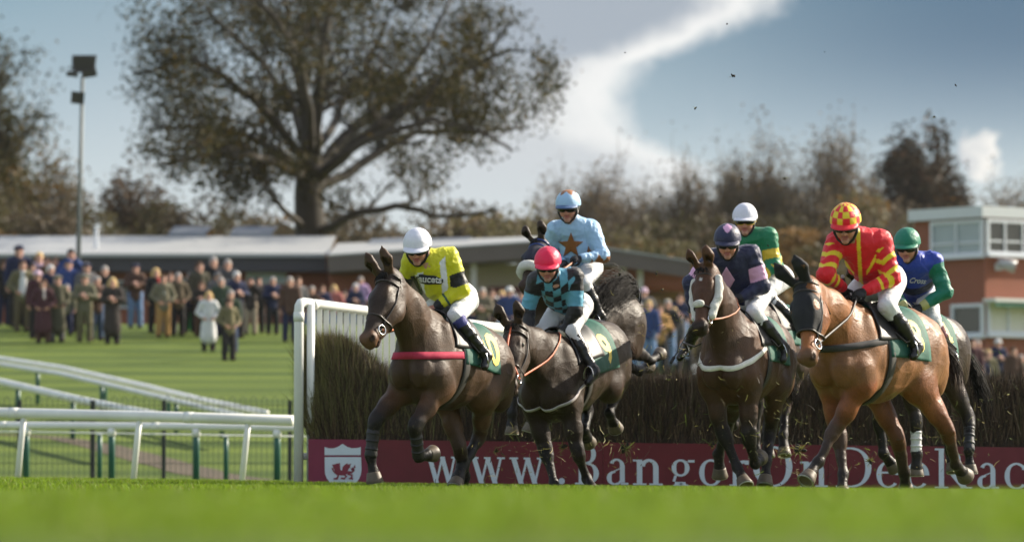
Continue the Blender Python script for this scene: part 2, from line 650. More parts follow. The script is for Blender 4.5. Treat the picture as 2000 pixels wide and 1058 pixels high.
# ------------------------------------------------------------------ turf blades
def grass_patch(name, n, y0, y1, hmin, hmax, seed, w=0.0035, halfx=None, blur=False, rgb=None, dens_pow=1.0):
    rs = np.random.RandomState(seed)
    y = y0 + (y1 - y0) * rs.rand(n) ** dens_pow
    hx = (y * 1000 / FPX * 1.06 + 0.25) if halfx is None else np.full(n, halfx)
    x = (rs.rand(n) * 2 - 1) * hx
    z = zg(x, y) - 0.004
    h = hmin + (hmax - hmin) * rs.rand(n) ** 1.6 * (0.65 + 0.5 * (fnoise(np.stack([x, y, y * 0], -1), 1.6, seed) * .5 + .5))
    a = rs.rand(n) * 2 * np.pi
    lx, ly = np.cos(a), np.sin(a)
    lean = h * (0.15 + 0.65 * rs.rand(n))
    b = rs.rand(n) * 2 * np.pi
    ww = w * (0.7 + 0.7 * rs.rand(n)) * (1 + y / 60)
    P0 = np.stack([x - lx * ww, y - ly * ww, z], -1); P1 = np.stack([x + lx * ww, y + ly * ww, z], -1)
    mx, my = x + np.cos(b) * lean * .35, y + np.sin(b) * lean * .35
    P2 = np.stack([mx + lx * ww * .8, my + ly * ww * .8, z + h * .6], -1); P3 = np.stack([mx - lx * ww * .8, my - ly * ww * .8, z + h * .6], -1)
    P4 = np.stack([x + np.cos(b) * lean, y + np.sin(b) * lean, z + h], -1)
    V = np.stack([P0, P1, P2, P3, P4], 1).reshape(-1, 3)
    k = np.arange(n)[:, None] * 5
    col = np.array(rgb or (0.165, 0.255, 0.016)) * (0.65 + 0.6 * rs.rand(n))[:, None]
    dry = rs.rand(n) < 0.05
    col[dry] = (0.22, 0.19, 0.06)
    C = np.repeat(col, 5, 0)
    o = mesh_from(name, V, [k + np.array([[0, 1, 2, 3]]), k + np.array([[3, 2, 4]])], mat('grass blades', attr=True, rough=0.55, var=0, spec=0.25, trans=0.45), None, C)
    return tag(o, kind='stuff')


grass_patch('grass', 70000, 5.0, 16, 0.015, 0.038, 1)
grass_patch('grass', 100000, 16, 28, 0.018, 0.042, 2)
grass_patch('grass', 150000, 33, 49.0, 0.025, 0.075, 3, w=0.003)
grass_patch('grass', 60000, 49, 74, 0.03, 0.07, 4, w=0.004)

# ------------------------------------------------------------------ running rails and mesh fence on the left
WHITE = mat('white rail plastic', (0.72, 0.72, 0.68), 0.4, var=0.13, vscale=2.2, spec=0.4)
GREEN = mat('green post', (0.012, 0.085, 0.062), 0.45, var=0.15)


def rail(label, pts, rad, posts, lean=0.0, post_mat=WHITE, post_r=0.035, cap=None, joint=2.4, flat=None, group=None):
    """pts: 3-D polyline of the rail; posts: fractions along it"""
    root = empty('running_rail', (pts[0][0], pts[0][1], zg(pts[0][0], pts[0][1])), 0, label, 'rail', group)
    o0 = V3(*root.location)
    P = [np.asarray(p, float) - o0 for p in pts]
    mb = MB(); mb.tube(P, rad, 14, flat=flat)
    L = np.cumsum([0] + [np.linalg.norm(b - a) for a, b in zip(P[:-1], P[1:])])
    q = joint * 0.6
    f_at = lambda s_: np.array([np.interp(s_, L, [p[k] for p in P]) for k in range(3)])
    mb.build('rail', WHITE, root, smooth=True)
    sl = MB()
    while q < L[-1]:
        t = nrm(f_at(q + .02) - f_at(q - .02)); sl = MB(); sl.tube([f_at(q) - t * 0.06, f_at(q) + t * 0.06], rad * 1.06, 14); q += joint
        sl.build('rail_sleeve', WHITE, root, smooth=True)
    for s_ in posts:
        p = f_at(s_ * L[-1])
        w = p + o0
        zb = zg(w[0], w[1]) - o0[2] - 0.1
        pm = MB()
        ht = p[2] - zb
        pm.tube([V3(p[0] - lean * 0.9, p[1], zb), V3(p[0] - lean * 0.25, p[1], zb + ht * .7), V3(p[0], p[1] - 0.0, p[2] - rad * .8)], post_r, 10)
        po = pm.build('post', post_mat, root, smooth=True)
        if cap:
            cm_ = MB(); cm_.tube([V3(p[0], p[1], p[2] - rad * 2.6), V3(p[0], p[1], p[2] - rad * .6)], post_r * 1.25, 10); cm_.build('post_cap', WHITE, po, smooth=True)
    return root


rail('white running rail nearest the course with leaning white posts', [at(-160, 804, 58.5), at(0, 806, 58), at(300, 813, 57.6), at(572, 821, 57)], 0.072,
     [(u + 160) / 732 for u in (-150, 58, 276, 486)], lean=0.10, post_r=0.04)
rail('white running rail on upright green posts behind the leaning posts', [at(-160, 828, 67), at(0, 830, 66.5), at(300, 832, 66), at(590, 835, 65.5)], 0.058,
     [(u + 160) / 750 for u in (-100, 62, 227, 389, 543)], post_mat=GREEN, post_r=0.052, cap=True)
rail('lower white rail on slim green posts beside the mesh fence', [at(-160, 842, 70), at(0, 842, 70), at(590, 852, 69)], 0.012,
     [(u + 160) / 750 for u in (-60, 194, 442)], post_mat=GREEN, post_r=0.04, cap=True)
# rails sweeping down the bank
rail('white rail curving down the bank, upper of the pair', [at(-200, 672, 100), at(0, 700, 97), at(120, 718, 94), at(275, 752, 89.5), at(400, 782, 85.5), at(520, 806, 82)], 0.060,
     [0.50, 0.70, 0.87], post_mat=GREEN, post_r=0.045)
rail('white rail curving down the bank just below the upper one', [at(-200, 682, 98.0), at(0, 711, 95.5), at(120, 730, 92.5), at(275, 766, 88), at(400, 796, 84), at(480, 814, 82)], 0.055,
     [0.31, 0.52, 0.78], post_mat=GREEN, post_r=0.045)
rail('white rail lowest on the bank beside the mesh fence', [at(-200, 712, 92), at(0, 745, 88), at(130, 775, 84.5), at(230, 796, 81.5), at(330, 815, 79)], 0.075,
     [0.40, 0.62], post_mat=GREEN, post_r=0.05)

mf = empty('mesh_fence', (-9, 75, 0), 0, 'bow topped wire mesh fence with dark posts behind the rails', 'fence')
wire = mat('dark green wire', (0.016, 0.035, 0.022), 0.5, var=0)
mb = MB()
xa, xb, yf = -9.6, -3.5, 74.0
zt = 1.40
n = int((xb - xa) / 0.09)
for i in range(n):
    x = xa + 0.09 * i
    z0 = float(zg(x, yf)) + 0.02
    if i % 2 == 0:
        arch = [V3(x + 9 + 0.045 - 0.045 * math.cos(a), yf - 75, z0 + zt + 0.05 * math.sin(a)) for a in np.linspace(0, math.pi, 5)]
        mb.tube([V3(x + 9, yf - 75, z0)] + arch + [V3(x + 9.09, yf - 75, z0)], 0.0042, 4)
for z in (0.06, 0.35, 0.7, 1.05, 1.32):
    mb.tube([V3(xa + 9, yf - 75, z), V3(xb + 9, yf - 75, z)], 0.005, 4)
mb.build('wire_mesh', wire, mf)
for u in (38, 181, 320, 566):
    x = (u - 1000) / FPX * yf
    pm = MB(); pm.box((x + 9, yf - 75 + 0.05, 0.66), (0.07, 0.05, 1.5)); pm.build('post', mat('black post', (0.012, 0.016, 0.014), 0.5), mf)

# ------------------------------------------------------------------ the birch fence, its board and its wing
YF = 47.8
SF = FPX / YF
tilt = lambda x: -0.0115 * (x + 2.2)
bx = lambda u: (u - 1000.0) / SF
bz = lambda v, u: HCAM + (HORIZON - v) / SF


def birch():
    rs = np.random.RandomState(5)
    x0, x1 = bx(606), bx(2000) + 2.6
    root = empty('birch_fence', (x0, YF + 0.7, 0), 0, 'long dark fence of packed birch twigs with a bushy left end', 'steeplechase fence')
    o0 = V3(*root.location)
    top = lambda x: 1.33 + 0.36 * (1 - sstep(x, x0 + 0.25, x0 + 0.95)) + tilt(x)
    # dense core
    nx, ns = 160, 22
    X = np.linspace(x0 + 0.03, x1, nx)
    rows = []
    for i, x in enumerate(X):
        t = top(x) - 0.07
        prof = [(0.10, 0.05), (0.10, 0.5), (0.16, 0.8), (0.30, t - 0.12), (0.42, t), (0.9, t + 0.02), (1.25, t - 0.1), (1.4, 0.6), (1.4, 0.02)]
        py = np.interp(np.linspace(0, 8, ns), range(9), [p[0] for p in prof]); pz = np.interp(np.linspace(0, 8, ns), range(9), [p[1] for p in prof])
        rows.append(np.stack([np.full(ns, x), YF + py, pz], -1))
    rows = np.array(rows)
    d = fnoise(rows.reshape(-1, 3), 16, 3) * 0.025 + fnoise(rows.reshape(-1, 3), 45, 4) * 0.014
    rr = rows.reshape(-1, 3) + np.stack([d * .3, -np.abs(d), d], -1)
    ii = np.arange(nx * ns).reshape(nx, ns)
    F = np.stack([ii[:-1, :-1], ii[1:, :-1], ii[1:, 1:], ii[:-1, 1:]], -1).reshape(-1, 4)
    mesh_from('birch_core', rr - o0, F, mat('packed birch', (0.040, 0.027, 0.017), 0.9, var=0.6, vscale=22, bump=1.0, bscale=70), root)
    # twigs over front, top and the left end
    n = 56000
    x = x0 + (x1 - x0) * rs.rand(n)
    left = rs.rand(n) < 0.16
    x[left] = x0 + np.abs(rs.normal(0, 0.30, left.sum()))
    depth = 0.05 + 0.12 * rs.rand(n)
    tp = top(x)
    ln = 0.18 + 0.4 * rs.rand(n)
    z0 = 0.42 + (tp - 0.42 - ln * .75) * rs.rand(n) ** 0.85
    onTop = rs.rand(n) < 0.25
    z0[onTop] = tp[onTop] - ln[onTop] * (0.90 + .10 * rs.rand(onTop.sum()))
    depth += np.clip((z0 - 0.5) * 0.26, 0, 0.30)
    depth[onTop] += 0.9 * rs.rand(onTop.sum())
    leanx = rs.normal(0, 0.20, n)
    edge = np.exp(-(x - x0) / 0.25)
    leanx -= edge * (0.18 + 0.35 * rs.rand(n)) * np.clip((z0 + .2), 0, 1.2)
    leany = rs.normal(-0.02, 0.13, n) + 0.14
    p0 = np.stack([x, YF + depth, z0], -1)
    dirv = np.stack([leanx, leany, np.ones(n)], -1); dirv /= np.linalg.norm(dirv, axis=1)[:, None]
    curve = rs.normal(0, 0.05, (n, 3))
    p1 = p0 + dirv * (ln * .55)[:, None] + curve * ln[:, None]
    p2 = p0 + dirv * ln[:, None]
    a = rs.rand(n) * np.pi
    sv = np.stack([np.cos(a), -np.abs(np.sin(a)) * .6, np.zeros(n)], -1)
    w = (0.0026 + 0.0024 * rs.rand(n))[:, None]
    V = np.stack([p0 - sv * w, p0 + sv * w, p1 + sv * w * .8, p1 - sv * w * .8, p2], 1).reshape(-1, 3)
    k = np.arange(n)[:, None] * 5
    c0 = np.array([(0.046, 0.030, 0.018), (0.078, 0.049, 0.029), (0.135, 0.088, 0.052), (0.024, 0.017, 0.012), (0.070, 0.062, 0.026)])
    col = c0[rs.choice(5, n, p=[.34, .28, .12, .18, .08])] * (0.7 + .6 * rs.rand(n))[:, None]
    g = (rs.rand(n) < np.exp(-(x - x0) / 0.8) * 0.9) & (z0 > 0.5)
    col[g] = np.array((0.145, 0.130, 0.048)) * (0.6 + .8 * rs.rand(g.sum()))[:, None]
    hi = rs.rand(n) < 0.02
    col[hi] = (0.20, 0.15, 0.10)
    o = mesh_from('birch_twigs', V - o0, [k + np.array([[0, 1, 2, 3]]), k + np.array([[3, 2, 4]])], mat('birch twigs', attr=True, rough=0.75, var=0, spec=0.2), root, np.repeat(col, 5, 0))
    return root


birch()


# --- serif lettering as cut shapes: capital height 1, baseline 0
class Glyphs:
    def __init__(s): s.polys = []

    def poly(s, pts): s.polys.append([tuple(p) for p in pts])

    def bar(s, x0, y0, x1, y1): s.poly([(x0, y0), (x1, y0), (x1, y1), (x0, y1)])

    def stroke(s, p, q, w):
        # constant horizontal width, cut level at both ends
        s.poly([(p[0] - w / 2, p[1]), (q[0] - w / 2, q[1]), (q[0] + w / 2, q[1]), (p[0] + w / 2, p[1])])

    def arc(s, cx, cy, rx, ry, a0, a1, thin, thick, n=26, stress=0.0):
        for i in range(n):
            qa, qb = R(a0 + (a1 - a0) * i / n), R(a0 + (a1 - a0) * (i + 1) / n)
            P = []
            for a in (qa, qb):
                w = thin + (thick - thin) * abs(math.cos(a - stress))
                P.append(((cx + rx * math.cos(a), cy + ry * math.sin(a)), (cx + (rx - w) * math.cos(a), cy + (ry - min(w, thin * 1.25)) * math.sin(a))))
            s.poly([P[0][0], P[1][0], P[1][1], P[0][1]])


XH = 0.655; ST = 0.115; TH = 0.045


def glyph(ch):
    g = Glyphs(); b = g.bar; st = ST
    if ch == 'w':
        g.stroke((0.10, XH), (0.30, 0), .13); g.stroke((0.30, 0.02), (0.45, XH - .02), .06); g.stroke((0.45, XH), (0.65, 0), .13); g.stroke((0.65, 0.02), (0.80, XH), .06)
        b(0.0, XH - TH, 0.22, XH); b(0.70, XH - TH, 0.90, XH); b(0.36, XH - TH, 0.53, XH); return g, 0.90
    if ch == '.':
        g.arc(0.08, 0.075, 0.08, 0.08, 0, 360, .079, .079); return g, 0.16
    if ch == 'B':
        b(0.09, 0, 0.09 + st, 1); b(0, 0, 0.30, TH); b(0, 1 - TH, 0.30, 1)
        g.arc(0.27, 0.755, 0.26, 0.245, -90, 90, TH, st + .01); g.arc(0.29, 0.275, 0.31, 0.275, -90, 90, TH, st + .02); b(.2, .505, .30, .55); return g, 0.62
    if ch == 'a':
        b(0.32, 0.06, 0.32 + st, 0.46); g.arc(0.245, 0.44, 0.19, 0.215, 0, 150, TH, st); g.arc(0.20, 0.17, 0.19, 0.18, 85, 300, TH, st); g.stroke((0.36, 0.42), (0.20, 0.35), .06)
        g.stroke((.26, 0.0), (.36, .12), .07); b(0.34, 0, 0.52, TH + .01); return g, 0.52
    if ch == 'n':
        b(0.08, 0, 0.08 + st, XH - .02); b(0, 0, 0.28, TH); b(0, XH - TH - .02, 0.18, XH - .02); b(0.42, 0, 0.42 + st, 0.42); b(0.34, 0, 0.62, TH)
        g.arc(0.335, 0.42, 0.20, 0.235, 0, 165, TH + .02, st); return g, 0.62
    if ch == 'g':
        g.arc(0.25, 0.44, 0.20, 0.215, 0, 360, TH, st - .01); g.stroke((.38, .60), (.52, .63), .07); b(.42, .58, .56, .64)
        g.stroke((.14, .25), (.10, .10), .06); g.arc(.26, -.11, .25, .17, 0, 360, TH + .02, st * .8); b(.12, .02, .36, .09); return g, 0.56
    if ch == 'o':
        g.arc(0.26, XH / 2, 0.27, XH / 2 + .01, 0, 360, TH, st + .005); return g, 0.53
    if ch == 'r':
        b(0.08, 0, 0.08 + st, XH - .02); b(0, 0, 0.30, TH); b(0, XH - TH - .02, 0.18, XH - .02); g.arc(0.33, 0.42, 0.17, 0.23, 60, 160, TH + .03, st * .9); b(.36, .54, .45, .645); return g, 0.45
    if ch == 'O':
        g.arc(0.46, 0.5, 0.47, 0.515, 0, 360, TH, st + .035); return g, 0.94
    if ch == 'D':
        b(0.10, 0, 0.10 + st + .01, 1); b(0, 0, 0.42, TH); b(0, 1 - TH, 0.42, 1); g.arc(0.38, 0.5, 0.48, 0.5, -90, 90, TH, st + .03); return g, 0.87
    if ch == 'e':
        g.arc(0.27, XH / 2, 0.27, XH / 2 + .01, 0, 318, TH, st); b(0.06, 0.36, 0.50, 0.36 + TH); return g, 0.54
    if ch == 'R':
        b(0.09, 0, 0.09 + st, 1); b(0, 0, 0.30, TH); b(0, 1 - TH, 0.30, 1); g.arc(0.28, 0.735, 0.30, 0.265, -90, 90, TH, st + .01)
        g.stroke((0.32, 0.48), (0.68, 0.0), .15); b(0.58, 0, 0.84, TH); return g, 0.82
    if ch == 'c':
        g.arc(0.27, XH / 2, 0.27, XH / 2 + .01, 48, 318, TH, st); b(.40, .49, .48, .60); return g, 0.50


def board():
    x0, x1 = bx(602), bx(2000) + 2.7
    root = empty('advertising_board', (x0, YF, 0), 0, 'long maroon board with white lettering along the foot of the birch fence', 'advertising board')
    o0 = V3(*root.location)
    zt = lambda x: bz(857, 602) + tilt(x)
    mar = mat('maroon paint', (0.138, 0.014, 0.024), 0.42, var=0.20, vscale=3.5, spec=0.35)
    # panels butted end to end
    cuts = [x0, bx(738)] + [bx(738) + 2.44 * k for k in range(1, 5)]
    cuts = [c for c in cuts if c < x1] + [x1]
    pink = mat('plum paint', (0.205, 0.021, 0.058), 0.42, var=0.15, vscale=3.5, spec=0.35)
    for i, (a, b) in enumerate(zip(cuts[:-1], cuts[1:])):
        mb = MB()
        vs = [V3(x - o0[0], y, z) for x in (a + .002, b - .002) for y in (0, 0.03) for z in (-0.08, zt(x))]
        mb.add(vs, [(0, 1, 3, 2), (4, 6, 7, 5), (0, 4, 5, 1), (2, 3, 7, 6), (0, 2, 6, 4), (1, 5, 7, 3)])
        mb.build('panel', pink if i == 0 else mar, root)
    white = mat('board white', (0.60, 0.66, 0.74), 0.45, var=0.06, vscale=9)
    # letters: position and width as they stand on the board
    spec = [('w', 832, 895), ('w', 918, 986), ('w', 995, 1064), ('.', 1091, 1103), ('B', 1123, 1171), ('a', 1184, 1227), ('n', 1236, 1294), ('g', 1307, 1356), ('o', 1366, 1411),
            ('r', 1424, 1462), ('O', 1471, 1548), ('n', 1562, 1616), ('D', 1632, 1702), ('e', 1711, 1757), ('e', 1768, 1814), ('R', 1825, 1896), ('a', 1907, 1950), ('c', 1961, 2004)]
    CAPH = 78 / SF
    for li, (ch, ua, ub) in enumerate(spec):
        g, wd = glyph(ch)
        xa, xb = bx(ua), bx(ub)
        mb = MB()
        for pi, poly in enumerate(g.polys):
            off = 0.0040 + 0.0006 * (pi % 5) 
            pts = []
            for (px, py) in poly:
                X = xa + px / wd * (xb - xa)
                Z = bz(939, 832) + tilt(X) * 1.0 + py * CAPH
                pts.append(V3(X - o0[0], -off, Z))
            area = sum(pts[i][0] * pts[(i + 1) % len(pts)][2] - pts[(i + 1) % len(pts)][0] * pts[i][2] for i in range(len(pts)))
            if area < 0: pts = pts[::-1]
            m_ = len(pts)
            mb.add(pts + [p + V3(0, off - 0.0005, 0) for p in pts], [tuple(range(m_))] + [((i + 1) % m_, i, m_ + i, m_ + (i + 1) % m_) for i in range(m_)])
        mb.build('letter', white, root)
    # shield with the red dragon
    cx = lambda u: bx(600 + u / 9.62) - o0[0]
    cz = lambda v: bz(850 + v / 9.62, 0)

    def plate(polys, y, m_, nm, par):
        mb = MB()
        for k, poly in enumerate(polys):
            bmx = bmesh.new(); vv = [bmx.verts.new((cx(u), 0, cz(v))) for u, v in poly]; bmx.faces.new(vv)
            bmesh.ops.triangulate(bmx, faces=bmx.faces); bmx.verts.index_update()
            mb.add([V3(v.co.x, y - 0.0005 * k, v.co.z) for v in bmx.verts], [tuple(v.index for v in f.verts) for f in bmx.faces]); bmx.free()
        o = mb.build(nm, m_, par)
        sd = o.modifiers.new('thickness', 'SOLIDIFY'); sd.thickness = 0.002; sd.offset = 0
        return o
    arcs = lambda p, q, bow: [(p[0] + (q[0] - p[0]) * t, p[1] + (q[1] - p[1]) * t + bow * 4 * t * (1 - t)) for t in np.linspace(0, 1, 9)]
    topb = arcs((330, 212), (668, 155), 55) + arcs((668, 155), (1010, 212), 55)[1:] + [(1010, 366), (330, 366)]
    low = [(332, 402), (1016, 402), (1024, 640), (1015, 720), (985, 800), (930, 880), (850, 945), (770, 980), (680, 992), (590, 980), (510, 945), (430, 880), (372, 800), (340, 720), (335, 640)]
    sh = plate([topb, low], -0.0045, white, 'shield', root)
    dr = mat('dragon red', (0.22, 0.018, 0.045), 0.45, var=0.08)

    def thick(pl, w):
        L, Rr = [], []
        for i, p in enumerate(pl):
            a = pl[max(i - 1, 0)]; b = pl[min(i + 1, len(pl) - 1)]
            d = math.hypot(b[0] - a[0], b[1] - a[1]); nx, ny = -(b[1] - a[1]) / d, (b[0] - a[0]) / d
            ww = w * (1 - 0.35 * i / len(pl)) / 2
            L.append((p[0] + nx * ww, p[1] + ny * ww)); Rr.append((p[0] - nx * ww, p[1] - ny * ww))
        return L + Rr[::-1]
    P = [[(468, 545), (530, 537), (560, 522), (590, 525), (615, 503), (620, 560), (612, 600), (622, 642), (650, 655), (690, 650), (720, 660), (770, 662), (840, 672), (845, 712), (760, 712), (720, 740), (640, 748), (600, 735), (548, 738), (543, 700), (560, 650), (572, 612), (560, 585), (530, 580), (548, 566), (480, 560)],
         [(660, 655), (668, 590), (700, 555), (762, 513), (765, 545), (832, 523), (800, 570), (820, 590), (782, 622), (760, 668)],
         thick([(800, 690), (850, 685), (882, 660), (884, 622), (855, 608), (832, 622), (846, 642)], 26), [(868, 602), (897, 545), (914, 602)],
         thick([(566, 722), (520, 690), (490, 650), (478, 612)], 30), [(460, 628), (468, 604), (500, 606), (496, 630)],
         thick([(592, 725), (578, 780), (560, 806), (500, 806)], 34), [(496, 822), (505, 795), (585, 800), (578, 826)],
         thick([(690, 725), (742, 768), (700, 802), (640, 798)], 36), [(632, 812), (640, 785), (722, 798), (712, 824)],
         thick([(760, 718), (848, 742), (846, 800), (790, 806)], 34), [(780, 810), (790, 790), (868, 802), (862, 826)]]
    plate(P, -0.008, dr, 'dragon', sh)
    return root


board()


def wing():
    P0 = V3(bx(583), YF + 0.05, 0); P1 = V3((985 - 1000) / FPX * 51.6, 51.6, 0)
    root = empty('fence_wing', P0, 0, 'white plastic wing with upright slats at the left end of the birch fence', 'fence wing')
    d = P1 - P0; L = np.linalg.norm(d)
    h0, h1 = 2.02, 1.86
    mb = MB()
    r = 0.052
    mb.tube([V3(0, 0, -0.1), V3(0, 0, h0 - 0.10), V3(0.004, 0.005, h0 - 0.04), V3(0.02, 0.03, h0 - 0.008), d * 0.02 + V3(0, 0, h0), d * 0.5 + V3(0, 0, (h0 + h1) / 2), d + V3(0, 0, h1)], r, 16)
    mb.build('frame', WHITE, root, smooth=True)
    mb = MB()
    mb.tube([V3(0, 0, h0 - 0.21), V3(0, 0, h0 - 0.11)], r * 1.12, 16)
    mb.build('pipe_joint', WHITE, root, smooth=True); mb = MB()
    mb.tube([d * 0.055 + V3(0, 0, h0 - .012), d * 0.075 + V3(0, 0, h0 - .016)], r * 1.12, 16)
    mb.build('pipe_joint', WHITE, root, smooth=True)
    pm = MB(); pm.tube([V3(0.125, 0.10, -0.1), V3(0.125, 0.10, h0 - 0.02)], 0.042, 14); pm.build('post', WHITE, root, smooth=True)
    pm = MB(); pm.tube([d + V3(0, 0, -0.1), d + V3(0, 0, h1)], 0.05, 14); pm.build('post', WHITE, root, smooth=True)
    n = 32
    for i in range(2, n):
        t = i / n
        sm = MB()
        c = d * t
        hz = h0 + (h1 - h0) * t - 0.04
        sm.box(c + V3(0, 0, hz / 2 + 0.15), (0.060, 0.022, hz - 0.3)); sm.build('slat', WHITE, root)
    rm = MB(); rm.tube([V3(0, 0, .35), d + V3(0, 0, .33)], 0.04, 10); rm.build('lower_rail', WHITE, root, smooth=True)


wing()
# light post standing just behind the wing, green tube seen between the slats is the take-off rail
# ------------------------------------------------------------------ buildings
BRICK = None


def brick_mat(name, c1, c2, mortar, scale=9.0):
    m_ = bpy.data.materials.new(name); m_.use_nodes = True
    N = NT(m_.node_tree); b = N.n['Principled BSDF']
    t = N.new('ShaderNodeTexCoord')
    mp = N.new('ShaderNodeMapping'); N.put(mp.inputs[0], t.outputs['Object']); mp.inputs['Rotation'].default_value = (math.pi / 2, 0, 0)
    br = N.new('ShaderNodeTexBrick'); N.put(br.inputs['Vector'], mp.outputs[0]); br.inputs['Scale'].default_value = scale
    br.inputs['Color1'].default_value = (*c1, 1); br.inputs['Color2'].default_value = (*c2, 1); br.inputs['Mortar'].default_value = (*mortar, 1)
    br.inputs['Mortar Size'].default_value = 0.012; br.inputs['Brick Width'].default_value = 0.22 * scale / 4; br.inputs['Row Height'].default_value = 0.075 * scale / 4
    nn = N.noise(t.outputs['Object'], 1.3, 4)
    N.put(b.inputs['Base Color'], N.mix(N.m('MULTIPLY', nn.outputs[0], 0.5), br.outputs[0], tuple(0.6 * k for k in c1)))
    b.inputs['Roughness'].default_value = 0.85
    return m_


RED = brick_mat('red brick', (0.30, 0.086, 0.042), (0.24, 0.070, 0.036), (0.20, 0.13, 0.10))
ROOF = mat('pale metal roof', (0.33, 0.34, 0.345), 0.6, var=0.12, vscale=0.6)
DARKF = mat('slate fascia', (0.040, 0.036, 0.046), 0.6, var=0.15, vscale=1.0)
GREYF = mat('weathered fascia', (0.115, 0.090, 0.082), 0.7, var=0.2, vscale=0.8)
CREAM = mat('cream render', (0.42, 0.35, 0.30), 0.8, var=0.12, vscale=0.7)
WFR = mat('white window frame', (0.62, 0.64, 0.68), 0.45, var=0.05)
GLASS = mat('window glass', (0.22, 0.28, 0.31), 0.08, var=0.12, vscale=1.2, spec=0.7)
DGLASS = mat('dark window glass', (0.020, 0.024, 0.024), 0.12, var=0.1, spec=0.6)


def prism(mb, base, z0, z1):
    n = len(base)
    mb.add([V3(x, y, z0) for x, y in base] + [V3(x, y, z1) for x, y in base],
           [tuple(range(n)), tuple(range(2 * n - 1, n - 1, -1))] + [(i, (i + 1) % n, n + (i + 1) % n, n + i) for i in range(n)])


def pavilion():
    d = 150.0; s = FPX / d
    X = lambda u: (u - 1000) / s
    Z = lambda v: HCAM + (HORIZON - v) / s
    xa, xb = X(-220), X(636)
    gz = float(zg(X(300), 150)) - 0.2
    root = empty('clubhouse', (X(200), d, gz), 0, 'long low clubhouse with a pale roof and slate fascia behind the lawn', 'building')
    o = V3(*root.location)
    def put(name, fn, m_, parent=None):
        mb = MB(); fn(mb); mb.v = [tuple(np.array(p) - o) for p in mb.v]
        return mb.build(name, m_, parent or root)
    ez = Z(499)
    put('wall', lambda mb: prism(mb, [(xa, d + 0.9), (xb, d + 0.9), (xb, d + 12), (xa, d + 12)], gz, ez), RED)
    put('fascia', lambda mb: mb.box(((xa + xb) / 2, d - 0.03, ez - 0.27), (xb - xa, 0.06, 0.54)), DARKF)
    put('soffit', lambda mb: mb.box(((xa + xb) / 2, d + 0.46, ez - 0.50), (xb - xa, 0.86, 0.05)), DARKF)
    def rf(mb):
        n = 60
        top = []
        for i in range(n + 1):
            x = xa + (xb + 0.1 - xa) * i / n
            top += [V3(x, d - 0.15, ez + 0.03), V3(x, d + 6.4, ez + 1.02), V3(x, d + 12.5, ez + .1)]
        fs = [(3 * i + k, 3 * i + 3 + k, 3 * i + 4 + k, 3 * i + 1 + k) for i in range(n) for k in (0, 1)]
        mb.add(top, fs)
        mb.box(((xa + xb) / 2, d - 0.16, ez + 0.0), (xb - xa, 0.10, 0.12))
    ro = put('roof', rf, ROOF)
    for u0, u1 in ((300, 378), (425, 512)):
        put('skylight', lambda mb: mb.add([V3(X(u0) , d + 6.2, ez + 1.12), V3(X(u1), d + 6.2, ez + 1.12), V3(X(u1) + .15, d + 7.2, ez + 1.42), V3(X(u0) + .15, d + 7.2, ez + 1.42), V3(X(u0), d + 6.2, ez + .9), V3(X(u1), d + 6.2, ez + .9)], [(0, 1, 2, 3), (4, 5, 1, 0)]), mat('skylight', (0.17, 0.19, 0.22), 0.5), ro)
    for u, v0, v1 in ((140, 458, 500), (176, 448, 492)):
        put('flue', lambda mb: mb.tube([V3(X(u), d + 2, Z(v1) + .1), V3(X(u), d + 2, Z(v0) + .15)], 0.075, 10), WFR, ro)
    # windows and a pale notice panel along the wall
    for u0, u1, v0, v1, m_ in ((478, 556, 530, 552, mat('pale panel', (0.42, 0.50, 0.56), 0.5)), (60, 130, 540, 590, DGLASS), (210, 255, 545, 600, DGLASS), (330, 400, 540, 585, DGLASS)):
        w = put('window', lambda mb: mb.box(((X(u0) + X(u1)) / 2, d + 0.85, (Z(v0) + Z(v1)) / 2), (X(u1) - X(u0), 0.12, Z(v0) - Z(v1))), WFR)
        put('pane', lambda mb: mb.box(((X(u0) + X(u1)) / 2, d + 0.775, (Z(v0) + Z(v1)) / 2), (X(u1) - X(u0) - .14, 0.03, Z(v0) - Z(v1) - .12)), m_, w)


